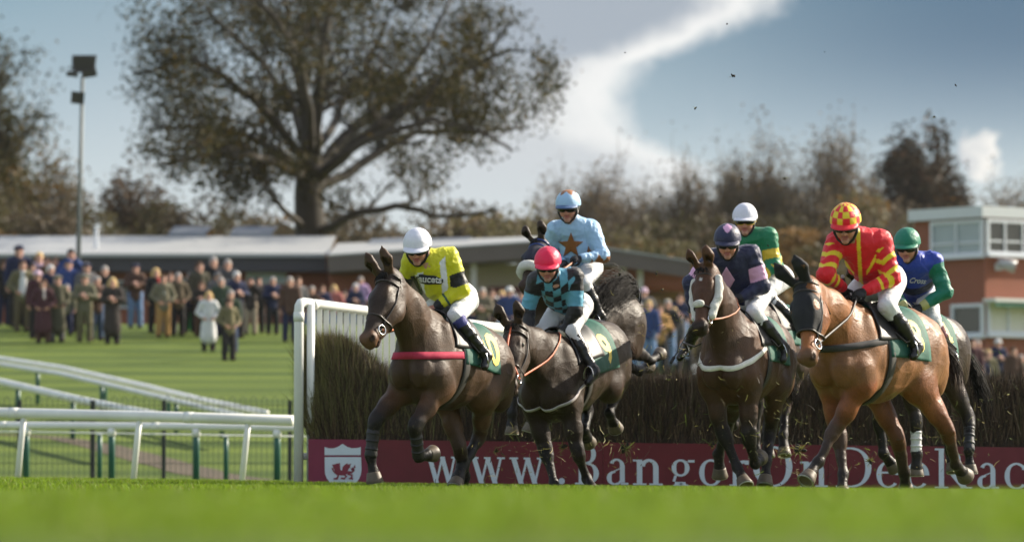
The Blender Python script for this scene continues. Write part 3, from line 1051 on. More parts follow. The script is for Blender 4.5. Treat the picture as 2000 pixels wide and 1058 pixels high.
def stand_building():
    d = 146.0; s = FPX / d
    X = lambda u: (u - 1000) / s
    Z = lambda v: HCAM + (HORIZON - v) / s
    gz = float(zg(0, 150)) - 0.3
    root = empty('pavilion', (X(900), d, gz), 0, 'pavilion with a broad pitched roof over cream and brick walls behind the riders', 'building')
    o = V3(*root.location)
    def put(name, fn, m_, parent=None):
        mb = MB(); fn(mb); mb.v = [tuple(np.array(p) - o) for p in mb.v]
        return mb.build(name, m_, parent or root)
    prof = [(640, 497), (1040, 470), (1090, 468), (1350, 508)]
    def fas(mb):
        for (u0, v0), (u1, v1) in zip(prof[:-1], prof[1:]):
            vs = [V3(X(u), y, Z(v) - dz) for u, v in ((u0, v0), (u1, v1)) for y in (d, d + 0.15) for dz in (0.58, 0.06)]
            mb.add(vs, [(0, 1, 3, 2), (4, 6, 7, 5), (0, 4, 5, 1), (2, 3, 7, 6), (0, 2, 6, 4), (1, 5, 7, 3)])
    put('fascia', fas, GREYF)
    def rf(mb):
        for (u0, v0), (u1, v1) in zip(prof[:-1], prof[1:]):
            a0 = V3(X(u0), d - 0.05, Z(v0)); a1 = V3(X(u1), d - 0.05, Z(v1))
            r0 = V3(X(u0), d + 8, Z(v0) + float(np.interp(u0, [640, 1040, 1090, 1350], [.80, .58, .50, .36]))); r1 = V3(X(u1), d + 8, Z(v1) + float(np.interp(u1, [640, 1040, 1090, 1350], [.80, .58, .50, .36])))
            mb.add([a0, a1, r1, r0, a0 - V3(0, 0, .06), a1 - V3(0, 0, .06), r1 - V3(0, 0, .12), r0 - V3(0, 0, .12)], [(0, 1, 2, 3), (7, 6, 5, 4), (0, 4, 5, 1), (2, 6, 7, 3), (0, 3, 7, 4), (1, 5, 6, 2)])
    ro = put('roof', rf, ROOF)
    for u0, u1 in ((700, 790), (805, 905)):
        put('skylight', lambda mb: mb.add([V3(X(u0), d + 6.2, Z(470) + .15), V3(X(u1), d + 6.2, Z(466) + .15), V3(X(u1) + .2, d + 7.2, Z(466) + .45), V3(X(u0) + .2, d + 7.2, Z(470) + .45), V3(X(u0), d + 6.2, Z(480)), V3(X(u1), d + 6.2, Z(476))], [(0, 1, 2, 3), (4, 5, 1, 0)]), mat('skylight', (0.10, 0.13, 0.19), 0.3), ro)
    put('soffit', lambda mb: mb.add([V3(X(640), d + .02, Z(531)), V3(X(1060), d + .02, Z(503)), V3(X(1060), d + 2.6, Z(503)), V3(X(640), d + 2.6, Z(531))], [(0, 1, 2, 3)]), GREYF)
    put('brick_wall', lambda mb: prism(mb, [(X(636), d + 2.2), (X(800), d + 2.2), (X(800), d + 9), (X(636), d + 9)], gz, Z(503)), RED)
    put('cream_wall', lambda mb: prism(mb, [(X(800) + .003, d + 2.6), (X(1175), d + 2.6), (X(1175), d + 9), (X(800) + .003, d + 9)], gz, Z(508)), CREAM)
    put('brick_wall', lambda mb: prism(mb, [(X(1176), d + 2.4), (X(1345), d + 2.4), (X(1345), d + 9), (X(1176), d + 9)], Z(562), Z(541)), RED)
    put('brick_wall', lambda mb: prism(mb, [(X(1176), d + 3.2), (X(1345), d + 3.2), (X(1345), d + 8), (X(1176), d + 8)], gz, Z(590)), mat('plain green hoarding', (0.035, 0.085, 0.02), 0.8))  # low block of one even green below the brick
    put('band', lambda mb: mb.box(((X(953) + X(1032)) / 2, d + 2.55, Z(563)), (X(1032) - X(953), 0.08, 0.32)), mat('maroon band', (0.16, 0.035, 0.045), 0.6))
    put('brick_wall', lambda mb: mb.box(((X(1176) + X(1345)) / 2, d + 1.0, Z(540)), (X(1345) - X(1176), 0.3, 0.62)), RED)
    for u in (925, 1112, 1218, 1252):
        put('post', lambda mb: mb.box((X(u), d + 0.7, (gz + Z(508)) / 2), (0.20, 0.2, Z(508) - gz - .15)), mat('pale post', (0.50, 0.46, 0.44), 0.6))


def tower():
    d = 135.0; s = FPX / d
    X = lambda u: (u - 1000) / s
    Z = lambda v: HCAM + (HORIZON - v) / s
    C0 = V3(X(1925), d, 0)
    aL = R(50); aR = R(38)
    uL = V3(-math.cos(aL), math.sin(aL), 0); uR = V3(math.cos(aR), math.sin(aR), 0)
    LL = (X(1925) - X(1801)) / math.cos(aL); LR = 6.5
    gz = float(zg(C0[0], C0[1])) - 0.3
    root = empty('judges_tower', (C0[0], C0[1], gz), 0, 'red brick tower with white windows and a white flat roof at the right', 'building')
    o = V3(*root.location)
    def put(name, fn, m_, parent=None):
        mb = MB(); fn(mb); mb.v = [tuple(np.array(p) - o) for p in mb.v]
        return mb.build(name, m_, parent or root)
    p = lambda a, b, off=0.0: C0 + uL * a + uR * b
    zt = Z(424)
    corners = [C0, C0 + uR * LR, C0 + uR * LR + uL * LL, C0 + uL * LL]
    put('wall', lambda mb: prism(mb, [(q[0], q[1]) for q in corners], gz, zt), RED)
    ctr = sum(corners) / 4
    ov = [q + nrm(q - ctr) * 0.22 for q in corners]
    put('roof', lambda mb: prism(mb, [(q[0], q[1]) for q in ov], zt + 0.003, Z(402)), mat('white roof edge', (0.56, 0.58, 0.60), 0.5, var=0.08))
    nL = nrm(V3(-uL[1], uL[0], 0)); nL = nL if nL[1] < 0 else -nL
    nR = nrm(V3(-uR[1], uR[0], 0)); nR = nR if nR[1] < 0 else -nR

    def win(u, n, L, a0, a1, z0, z1, nx, glass, transom=None):
        fr = MB(); gl = MB()
        def quad(mb, a, b, za, zb, off, th):
            vs = [C0 + u * q + n * k + V3(0, 0, z) - o for q in (a, b) for k in (off, off + th) for z in (za, zb)]
            mb.add(vs, [(0, 1, 3, 2), (4, 6, 7, 5), (0, 4, 5, 1), (2, 3, 7, 6), (0, 2, 6, 4), (1, 5, 7, 3)])
        f = 0.10
        quad(fr, a0, a1, z0, z0 + f, -.02, .12); quad(fr, a0, a1, z1 - f, z1, -.02, .12)
        xs_ = np.linspace(a0, a1, nx + 1)
        for i, x in enumerate(xs_):
            w = f if i in (0, nx) else 0.06
            c = min(max(x, a0 + f / 2), a1 - f / 2)
            quad(fr, c - w / 2, c + w / 2, z0 + f, z1 - f, -.02, .117)
        if transom:
            zt_ = z0 + (z1 - z0) * transom
            for i in range(nx): quad(fr, xs_[i] + f, xs_[i + 1] - f, zt_ - .03, zt_ + .03, -.02, .11)
        wo_ = fr.build('window', WFR, root)
        quad(gl, a0 + f * .5, a1 - f * .5, z0 + f * .5, z1 - f * .5, 0.004, .03)
        gl.build('pane', glass, wo_)
        return quad
    lx = lambda u_: (X(1925) - X(u_)) / math.cos(aL)
    rx = lambda u_: (X(u_) - X(1925)) / math.cos(aR)
    win(uL, nL, LL, 0.02, lx(1832), Z(498), Z(427), 2, GLASS, 0.36)
    win(uR, nR, LR, 0.02, rx(2080), Z(496), Z(427), 4, DGLASS, 0.38)
    win(uL, nL, LL, 0.02, lx(1868), Z(655), Z(592), 1, DGLASS)
    q = win(uR, nR, LR, 0.05, rx(2060), Z(652), Z(590), 3, mat('cream blind', (0.62, 0.60, 0.52), 0.7))
    # white panels under the upper lights, sills and an awning with a scalloped green valance
    def aw(mb):
        for (a, b, za, zb, off, th) in ((-0.15, rx(2100), Z(590), Z(583), 0.05, 0.55), ):
            vs = [C0 + uR * k + nR * w + V3(0, 0, z) for k in (a, b) for w in (off, off + th) for z in (za - (0.0), zb)]
            mb.add(vs, [(0, 1, 3, 2), (4, 6, 7, 5), (0, 4, 5, 1), (2, 3, 7, 6), (0, 2, 6, 4), (1, 5, 7, 3)])
    a_ = put('awning', aw, mat('awning white', (0.62, 0.62, 0.58), 0.6))
    def val(mb):
        n = 40
        for i in range(n):
            a = -0.15 + (rx(2100) + 0.15) * i / n; b = -0.15 + (rx(2100) + 0.15) * (i + 1) / n
            zt_ = Z(590) - .002; zb = Z(598)
            c = C0 + nR * 0.58
            mb.add([c + uR * a + V3(0, 0, zt_), c + uR * b + V3(0, 0, zt_), c + uR * b + V3(0, 0, zb), c + uR * (a + b) / 2 + V3(0, 0, zb - .07), c + uR * a + V3(0, 0, zb)], [(0, 1, 2, 3, 4)])
    v_ = put('valance', val, mat('valance green', (0.02, 0.11, 0.06), 0.7), a_)
    sd = v_.modifiers.new('thickness', 'SOLIDIFY'); sd.thickness = 0.01
    for n, u, L, z in ((nL, uL, lx(1828), Z(500)), (nR, uR, rx(2080), Z(498)), (nL, uL, lx(1864), Z(657)), (nR, uR, rx(2060), Z(655))):
        vs = [C0 + u * k + n * w + V3(0, 0, zz) for k in (0.01, L) for w in (0.0, 0.2) for zz in (z - .05, z + .05)]
        put('sill', lambda mb: mb.add(vs, [(0, 1, 3, 2), (4, 6, 7, 5), (0, 4, 5, 1), (2, 3, 7, 6), (0, 2, 6, 4), (1, 5, 7, 3)]), WFR)
    lt = empty('flood_lamp', C0 + uR * rx(1952) + nR * 0.02 + V3(0, 0, Z(520)), 0, 'small grey lamp on the sunlit brick wall of the tower', 'lamp')
    mb = MB(); mb.tube([V3(0, 0, 0), nR * 0.3 + V3(0, 0, 0.05)], 0.04, 8); mb.box(nR * .02, (0.22, 0.1, 0.22)); mb.build('bracket', WFR, lt)
    mb = MB(); mb.tube([nR * 0.3 + V3(-.22, 0, .12), nR * 0.36 + V3(0, 0, .05), nR * 0.4 + V3(.25, 0, -.02)], [0.12, 0.17, 0.20], 12); mb.build('lamp_head', mat('lamp grey', (0.36, 0.36, 0.37), 0.4), lt, smooth=True)


pavilion(); stand_building(); tower()


def floodlight():
    p = on_ground(150, 641, 90, 140)
    d = p[1]; s = FPX / d
    root = empty('floodlight_mast', p, 0, 'tall slim grey mast carrying dark floodlights above the spectators', 'floodlight')
    H = HCAM + (HORIZON - 150) / s - p[2]
    lean = 9 / s
    steel = mat('galvanised steel', (0.12, 0.135, 0.13), 0.55, metal=0.0, var=0.15, vscale=3)
    dk = mat('lamp housing', (0.045, 0.040, 0.040), 0.5)
    mb = MB(); mb.tube([V3(0, 0, -.2), V3(lean * .5, 0, H * .5), V3(lean, 0, H)], [0.075, 0.06, 0.048], 12); mb.build('mast', steel, root, smooth=True)
    zz = lambda v: HCAM + (HORIZON - v) / s - p[2]
    xx = lambda u: (u - 1000) / s - p[0]
    def lampbox(u0, u1, v0, v1, tl, nm='lamp_head', yo=0.0):
        mb = MB()
        cx_, cz_ = (xx(u0) + xx(u1)) / 2, (zz(v0) + zz(v1)) / 2
        w, h = xx(u1) - xx(u0), zz(v0) - zz(v1)
        M = np.array(Matrix.Rotation(tl, 3, 'Y')) @ np.array(Matrix.Rotation(0.25, 3, 'X'))
        vs = []
        for (k, y) in ((1.0, -0.14), (0.98, -0.10), (0.62, 0.14)):
            for (a, b) in ((-1, -1), (1, -1), (1, 1), (-1, 1)):
                vs.append(M @ V3(a * w / 2 * k, y, b * h / 2 * k) + V3(cx_, yo, cz_))
        fs = [(3, 2, 1, 0), (8, 9, 10, 11)] + [(4 * r_ + i, 4 * r_ + (i + 1) % 4, 4 * r_ + 4 + (i + 1) % 4, 4 * r_ + 4 + i) for r_ in (0, 1) for i in range(4)]
        mb.add(vs, fs)
        return mb.build(nm, dk, root)
    lampbox(141, 185, 107, 136, 0.0); lampbox(130, 153, 140, 149, 0.15, yo=-.3); lampbox(162, 189, 136, 150, -0.15, yo=-.3); lampbox(138, 164, 177, 201, 0.1, yo=-.1)
    mb = MB()
    mb.tube([V3(xx(139), 0, zz(108)), V3(xx(186), 0, zz(108))], 0.03, 6); mb.tube([V3(xx(139), 0, zz(108)), V3(xx(140), -.2, zz(141))], 0.02, 6); mb.tube([V3(xx(185), 0, zz(108)), V3(xx(182), -.2, zz(138))], 0.02, 6)
    mb.tube([V3(xx(140), -.2, zz(141)), V3(xx(183), -.2, zz(138))], 0.025, 6); mb.tube([V3(lean, 0, H - .1), V3(lean, 0, zz(108))], 0.03, 6)
    mb.build('lamp_frame', dk, root)


floodlight()


# ------------------------------------------------------------------ trees
def tubes(branches, sides=5):
    """many tapering branches as one array mesh: list of (points, radii)"""
    V, F = [], []
    b = 0
    for pts, rad in branches:
        pts = np.asarray(pts); m_ = len(pts)
        n = sides if rad[0] > 0.04 else 3
        up = V3(0.31, 0.22, 0.93)
        t = np.gradient(pts, axis=0); t /= np.maximum(np.linalg.norm(t, axis=1), 1e-9)[:, None]
        a = np.cross(t, up); a /= np.maximum(np.linalg.norm(a, axis=1), 1e-6)[:, None]
        c = np.cross(t, a)
        an = np.arange(n) * 2 * np.pi / n
        ring = pts[:, None] + (a[:, None] * np.cos(an)[None, :, None] + c[:, None] * np.sin(an)[None, :, None]) * np.asarray(rad)[:, None, None]
        V.append(ring.reshape(-1, 3))
        i = np.arange(m_ - 1)[:, None] * n; k = np.arange(n)[None]
        q = np.stack([i + k, i + (k + 1) % n, i + n + (k + 1) % n, i + n + k], -1).reshape(-1, 4) + b
        F.append(q); b += m_ * n
    return np.concatenate(V), np.concatenate(F)


def grow(rs, p, d, L, r, lvl, out, tips, cfg):
    n = 6 if lvl < 2 else 4
    pts = [p]; dd = d.copy()
    for k in range(n):
        dd = nrm(dd + rs.normal(0, cfg['wig'], 3) + V3(0, 0, cfg['up']))
        pts.append(pts[-1] + dd * L / n)
    rad = np.linspace(r, r * (0.5 if lvl < cfg['lv'] else 0.3), n + 1)
    out.append((np.array(pts), rad))
    if lvl >= cfg['lv']:
        tips.append((pts[-1], dd)); tips.append((pts[n // 2], dd)); return
    kids = cfg['kids'][min(lvl, len(cfg['kids']) - 1)]
    for i in range(kids):
        t = 0.30 + 0.70 * (i + rs.rand() * .8) / kids if i < kids - 1 else 1.0
        q = pts[min(int(t * n), n)]
        ax = nrm(rs.normal(size=3)); ax = nrm(ax - dd * (ax @ dd))
        ang = cfg['ang'] * (0.6 + 0.7 * rs.rand()) * (1.0 if i < kids - 1 else 0.3)
        d2 = nrm(dd * math.cos(ang) + ax * math.sin(ang))
        grow(rs, q, d2, L * cfg['shr'] * (0.75 + 0.45 * rs.rand()), max(rad[min(int(t * n), n)] * 0.62, cfg.get('rmin', 0.008)), lvl + 1, out, tips, cfg)


def leaves(rs, tips, per, spread, size, pal, probs, droop=0.0):
    T = np.array([t[0] for t in tips])
    keep = np.repeat(np.arange(len(T)), per)
    n = len(keep)
    c = T[keep] + rs.normal(0, spread, (n, 3)) - V3(0, 0, droop)
    u = rs.normal(size=(n, 3)); u /= np.linalg.norm(u, axis=1)[:, None]
    w = rs.normal(size=(n, 3)); w -= u * (w * u).sum(1)[:, None]; w /= np.linalg.norm(w, axis=1)[:, None]
    s_ = size * (0.6 + 0.8 * rs.rand(n))[:, None]
    V = np.stack([c - u * s_, c + w * s_ * .55, c + u * s_, c - w * s_ * .55], 1).reshape(-1, 3)
    F = np.arange(n * 4).reshape(n, 4)
    tone = 0.65 + 0.7 * rs.rand(len(T))
    col = np.array(pal)[rs.choice(len(pal), n, p=probs)] * (0.7 + .6 * rs.rand(n))[:, None] * tone[keep][:, None]
    return V, F, np.repeat(col, 4, 0)


BARK = mat('oak bark', (0.036, 0.029, 0.022), 0.9, var=0.35, vscale=2.0, bump=0.8, bscale=9)
BARE = mat('bare branches', (0.125, 0.098, 0.075), 0.9, var=0.25, vscale=1.0)  # paler than the oak bark: distance haze put into the colour
LEAF = mat('tree leaves', attr=True, rough=0.6, var=0, spec=0.12, trans=0.30)
OLIVE = [(0.032, 0.031, 0.008), (0.050, 0.042, 0.010), (0.024, 0.026, 0.008), (0.100, 0.066, 0.014)]


def oak():
    rs = np.random.RandomState(8)
    D = 168.0; s = FPX / D
    base = V3((606 - 1000) / s, D, float(zg(-8, D)) - .2)
    root = empty('oak_tree', base, 0, 'huge spreading oak with a thick trunk and thin brown leaves', 'tree')
    pt = lambda u, v, dy=0.0: V3((u - 1000) / s, D + dy, HCAM + (HORIZON - v) / s) - base
    out, tips = [], []
    trunk = [pt(606, 600), pt(606, 520), pt(606, 450), pt(602, 380), pt(604, 320), pt(606, 285)]
    out.append((np.array(trunk), np.array([0.95, 0.72, 0.62, 0.56, 0.52, 0.42])))
    limbs = [
        ([pt(604, 330), pt(592, 250, 1), pt(585, 160, 1), pt(560, 60, 2), pt(540, -60, 2)], 0.36),
        ([pt(608, 320), pt(625, 230, -1), pt(622, 120, -2), pt(640, 10, -2), pt(650, -110, -2)], 0.36),
        ([pt(612, 330), pt(670, 250, 2), pt(730, 180, 3), pt(800, 90, 4), pt(860, -40, 5)], 0.34),
        ([pt(618, 350), pt(700, 270, -2), pt(800, 190, -3), pt(900, 130, -4), pt(1000, 90, -4)], 0.32),
        ([pt(622, 370), pt(720, 310, 2), pt(830, 255, 4), pt(930, 230, 5), pt(1035, 215, 6)], 0.28),
        ([pt(622, 445), pt(660, 420, -2), pt(760, 390, -3), pt(850, 408, -4), pt(960, 395, -4)], 0.26),
        ([pt(595, 455), pt(560, 425, -2), pt(530, 385, -3), pt(505, 362, -3)], 0.17),
        ([pt(600, 340), pt(550, 290, 2), pt(490, 260, 3), pt(400, 250, 4), pt(290, 235, 5)], 0.28),
        ([pt(602, 320), pt(545, 220, -2), pt(480, 160, -3), pt(400, 120, -4), pt(300, 150, -4)], 0.27),
        ([pt(602, 310), pt(560, 200, 4), pt(500, 100, 6), pt(430, 30, 7), pt(370, -40, 8)], 0.26),
        ([pt(604, 350), pt(520, 310, -4), pt(450, 300, -6), pt(380, 320, -7), pt(320, 330, -7)], 0.22),
        ([pt(612, 330), pt(720, 220, 6), pt(860, 140, 8), pt(960, 60, 9), pt(1010, 0, 9)], 0.26),
        ([pt(606, 300), pt(640, 180, 7), pt(700, 80, 9), pt(740, -20, 10)], 0.25),
        ([pt(606, 300), pt(600, 200, -7), pt(550, 110, -9), pt(480, 40, -10)], 0.23),
        ([pt(618, 345), pt(740, 290, -6), pt(860, 270, -8), pt(960, 300, -9), pt(1020, 330, -9)], 0.2),
    ]
    cfg = dict(wig=0.28, up=0.05, lv=3, kids=[5, 4, 3], ang=0.95, shr=0.62)
    for P, r in limbs:
        P = np.array(P); t = np.linspace(0, len(P) - 1, 3 * len(P))
        Q = np.stack([np.interp(t, range(len(P)), P[:, k]) for k in range(3)], -1) + np.cumsum(rs.normal(0, 0.10, (len(t), 3)), 0) * 0.7
        Rr = np.linspace(r * 0.8, 0.055, len(Q))
        out.append((Q, Rr))
        L0 = np.linalg.norm(P[-1] - P[0])
        for k in range(4, len(Q), 1):
            if rs.rand() < 0.90:
                dd = nrm(Q[min(k + 1, len(Q) - 1)] - Q[k - 1]); ax = nrm(rs.normal(size=3)); ax = nrm(ax - dd * (ax @ dd))
                d2 = nrm(dd * 0.5 + ax * 0.8 + V3(0, 0, .15))
                grow(rs, Q[k], d2, (1.5 + 1.4 * rs.rand()), Rr[k] * .5, 1, out, tips, cfg)
        grow(rs, Q[-1], nrm(Q[-1] - Q[-3]), 2.0, 0.08, 1, out, tips, cfg)
    cxo = (632 - 606) / s; czo = HCAM + (HORIZON - 170) / s - base[2]

    def env(p):
        a = math.atan2(p[2] - czo, p[0] - cxo)
        lob = 1 + 0.09 * math.sin(5 * a + 1) + 0.06 * math.sin(9 * a + 2)
        return math.hypot((p[0] - cxo) / (410 / s), (p[2] - czo) / ((235 if p[2] < czo else 330) / s)) < lob
    out = [b for b in out if b[1][0] > 0.10 or env(b[0][-1])]
    tips = [t for t in tips if env(t[0])]
    V, F = tubes(out, 7)
    mesh_from('trunk', V, F, BARK, root)
    ck = fnoise(np.array([t[0] for t in tips]) * np.array([1, .6, 1]), 1.5, 12) + 0.5 * fnoise(np.array([t[0] for t in tips]), 3.6, 13)
    keep = [t for t, q in zip(tips, ck) if q + rs.normal(0, .25) > -0.28 - 0.35 * (t[0][2] > 14)]
    V, F, C = leaves(rs, keep, 28, 0.30, 0.082, OLIVE, [.38, .27, .25, .10])
    mesh_from('crown', V, F, LEAF, root, C)
    print('oak', len(tips), len(F))


oak()


def tree(u, vbase, D, height, trunk_r, label, seed, cfg, per, lsize, lspread, pal, probs, group=None, bark=None, first=0.25, name='tree', limbs=7, spread=0.5, cat='tree', droop=0.0, radius=3.0, shape=None):
    rs = np.random.RandomState(seed)
    s = FPX / D
    x = (u - 1000) / s
    base = V3(x, D, float(zg(x, D)) - 0.2)
    root = empty(name, base, rs.rand() * 6.28, label, cat, group)
    out, tips = [], []
    n = 7
    T = [V3(0, 0, 0)]
    for k in range(n):
        T.append(T[-1] + V3(rs.normal(0, .05) * height * .12, rs.normal(0, .05) * height * .12, height * (0.72 if shape is None else 0.52 if shape == 'vase' else 0.60) / n))
    T = np.array(T); Rr = np.linspace(trunk_r, trunk_r * .25, n + 1)
    out.append((T, Rr))
    for k in range(limbs):
        f = first + (1 - first) * (k + rs.rand() * .6) / limbs
        p = np.array([np.interp(f * n, range(n + 1), T[:, q]) for q in range(3)]); a = k * 2.4 + rs.rand()
        el = 0.35 + 0.8 * f
        if shape == 'vase': el = 0.65 + 0.65 * rs.rand()
        if shape == 'round': el = 0.05 + 1.35 * ((k * 0.618) % 1.0)
        d = V3(math.cos(a) * math.cos(el), math.sin(a) * math.cos(el), math.sin(el))
        LL = height * spread * (0.55 + .25 * rs.rand()) * (1.15 - 0.5 * f)
        if shape == 'vase': LL = (height - p[2]) * (0.50 + .08 * rs.rand())
        if shape == 'round': LL = height * 0.24
        grow(rs, p, d, LL, trunk_r * (0.55 - .3 * f), 0, out, tips, cfg)
    if shape is None: grow(rs, T[-1], V3(0, 0, 1), height * .30, trunk_r * .25, 0, out, tips, cfg)
    zmax = max(p[:, 2].max() for p, r in out)
    allp = np.concatenate([p for p, r in out if r[0] < trunk_r * .5]); rr = np.percentile(np.hypot(allp[:, 0], allp[:, 1]), 96)
    scl = np.array([radius / rr, radius / rr, height / zmax])
    out = [(p * scl, r) for p, r in out]; tips = [(p * scl, d) for p, d in tips]
    V, F = tubes(out, 5)
    mesh_from('trunk', V, F, bark or BARK, root)
    if per:
        V, F, C = leaves(rs, tips, per, lspread, lsize, pal, probs, droop)
        mesh_from('crown', V, F, LEAF, root, C)
    return root


LEAFY = dict(wig=0.20, up=0.04, lv=3, kids=[4, 4, 3], ang=0.75, shr=0.62)
THIN = dict(wig=0.14, up=0.05, lv=3, kids=[6, 5, 5], ang=0.78, shr=0.64, rmin=0.026)
BUSHY = dict(wig=0.18, up=0.03, lv=3, kids=[4, 4, 3], ang=0.8, shr=0.60)
AUT = [(0.075, 0.058, 0.016), (0.12, 0.070, 0.018), (0.055, 0.048, 0.014), (0.17, 0.085, 0.016)]
DARKL = [(0.022, 0.020, 0.010), (0.035, 0.024, 0.012), (0.055, 0.028, 0.012)]
# left of the oak
tree(-35, 480, 250, 19.3, 0.50, 'tall leafy tree cut by the left edge of the view', 21, LEAFY, 14, 0.15, 0.50, OLIVE, [.35, .3, .25, .1], limbs=11, spread=.62, radius=4.9, first=.16)
tree(118, 480, 240, 13.2, 0.34, 'smaller thinning tree just behind the floodlight mast', 22, LEAFY, 4, 0.13, 0.5, AUT, [.4, .25, .25, .1], limbs=8, spread=.6, radius=3.2, first=.2)
tree(35, 480, 215, 9.6, 0.30, 'low olive tree behind the clubhouse roof at the far left', 23, LEAFY, 12, 0.15, 0.5, AUT, [.45, .2, .3, .05], limbs=9, spread=.62, radius=3.6, first=.12)
tree(268, 480, 260, 13.0, 0.34, 'rounded brown tree between the mast and the oak', 24, BUSHY, 8, 0.18, 0.5, [(0.080, 0.050, 0.028), (0.05, 0.036, 0.02)], [.6, .4], limbs=11, spread=.6, radius=2.6, first=.35, shape='round')
# dark round-headed tree at the right and the trees beside it
tree(1788, 400, 300, 19.8, 0.45, 'dark round headed tree standing above the treeline near the tower', 31, BUSHY, 26, 0.19, 0.42, DARKL, [.4, .35, .25], limbs=14, spread=.52, first=.50, radius=3.25, shape='round')
tree(1835, 400, 290, 13.5, 0.40, 'russet tree at the right foot of the dark round headed tree', 32, BUSHY, 8, 0.18, 0.5, AUT, [.2, .4, .2, .2], limbs=11, spread=.6, radius=2.6, first=.35, shape='round')
# bare hazy trees along the right hand half
heights = [(1082, 15.5), (1128, 14.8), (1180, 15.2), (1232, 14.4), (1286, 14.6), (1340, 15.0), (1392, 16.4), (1436, 16.0), (1486, 16.8), (1536, 15.6), (1588, 16.2), (1636, 16.6), (1690, 15.0), (1905, 13.2), (1950, 13.8), (1995, 14.8)]
protos = []
grp = 'bare trees in the distant treeline'
heights += [(u + 24 + 6 * math.sin(u), h - 1.2 + math.sin(u * 1.7)) for u, h in heights[:13]] + [(u + 8 * math.sin(u * 3), h - 2.6) for u, h in heights[1:13]]
heights = [(u, h + 1.3) for u, h in heights]
for i, (u, h) in enumerate(heights):
    D = 284 + 26 * math.sin(i * 2.1)
    lab = 'slender bare tree with a few last leaves in the hazy treeline'
    if i < 4:
        r_ = tree(u, 480, D, h, 0.24, lab, 40 + i, THIN, 3, 0.10, 0.4, [(0.11, 0.085, 0.055), (0.15, 0.105, 0.055), (0.09, 0.07, 0.048), (0.20, 0.12, 0.04)], [.4, .3, .2, .1], grp, BARE, name='bare_tree', limbs=8, spread=.42, first=.35, radius=2.5, shape='vase')
        protos.append((r_, h))
    else:
        src, h0 = protos[i % 4]
        r_ = src.copy(); COL.objects.link(r_)
        s_ = h / h0 * 1.0
        x = (u - 1000) / FPX * D
        r_.location = (x, D, float(zg(x, D)) - .2); r_.rotation_euler = (0, 0, i * 1.7); r_.scale = (s_, s_, s_)
        for ch in src.children:
            c = ch.copy(); COL.objects.link(c); c.parent = r_
    r_['label'] = lab; r_['group'] = grp


def undergrowth():
    """the brown and orange scrub of the far wood, one mass"""
    rs = np.random.RandomState(77)
    Vs, Cs = [], []
    def clump(u, v, D, rx, rz, n, pal, size):
        s = FPX / D
        c = V3((u - 1000) / s, D, HCAM + (HORIZON - v) / s)
        k = rs.normal(size=(n, 3)); k /= np.linalg.norm(k, axis=1)[:, None]
        k *= (rs.rand(n) ** 0.45)[:, None]
        P = c + k * np.array([rx, rx * .8, rz])
        P += 0.25 * np.stack([fnoise(P, 1.2, 1), fnoise(P, 1.2, 2), fnoise(P, 1.2, 3)], -1)
        a = rs.normal(size=(n, 3)); a /= np.linalg.norm(a, axis=1)[:, None]
        b = np.cross(a, rs.normal(size=(n, 3))); b /= np.linalg.norm(b, axis=1)[:, None]
        sz = size * (0.5 + rs.rand(n))[:, None]
        Vs.append(np.stack([P - a * sz, P + b * sz * .6, P + a * sz, P - b * sz * .6], 1).reshape(-1, 3))
        Cs.append(np.repeat(np.array(pal) * (0.6 + .8 * rs.rand(n))[:, None] * (0.7 + .6 * rs.rand()), 4, 0))
    cols = [(0.100, 0.078, 0.052), (0.085, 0.066, 0.044), (0.085, 0.074, 0.036), (0.17, 0.098, 0.034), (0.105, 0.090, 0.045)]
    for i in range(230):
        u = -60 + 2150 * rs.rand() if i < 130 else 1100 + 750 * rs.rand()
        hi = 432 + 45 * rs.rand()
        if 1100 < u < 1750: hi = 452 + 50 * rs.rand()
        if i >= 130: hi = 430 + 250 * rs.rand()
        if u > 1760: hi = 452 + 50 * rs.rand()
        D = 188 + 40 * rs.rand()
        clump(u, hi + 20 - 45 * (rs.rand() < .18), D, 1.2 + 1.6 * rs.rand(), 0.5 + 0.75 * rs.rand(), 380, cols[rs.randint(5)], 0.13)
    V = np.concatenate(Vs); C = np.concatenate(Cs)
    o = mesh_from('woodland', V, np.arange(len(V)).reshape(-1, 4), LEAF, None, C)
    tag(o, 'brown and orange scrub of the far wood behind the buildings', 'woodland', kind='stuff')


undergrowth()
# ------------------------------------------------------------------ horses
LEATHER = lambda: mat('dark leather', (0.028, 0.02, 0.016), 0.38, var=0.2, vscale=30)
STEEL = lambda: mat('bit steel', (0.55, 0.55, 0.55), 0.25, metal=1.0, var=0.05)


def ribbon(name, rows, mt, parent, thick=0.007, cols=None, smooth=True):
    """band or sheet from a grid of points rows[i][j] with real thickness"""
    A = np.asarray(rows, float)
    m_, n = A.shape[:2]
    idx = np.arange(m_ * n).reshape(m_, n)
    f = np.stack([idx[:-1, :-1], idx[1:, :-1], idx[1:, 1:], idx[:-1, 1:]], -1).reshape(-1, 4)
    o = mesh_from(name, A.reshape(-1, 3), f, mt, parent, smooth=smooth, cols=cols)
    sd = o.modifiers.new('thickness', 'SOLIDIFY'); sd.thickness = thick; sd.offset = 0
    return o


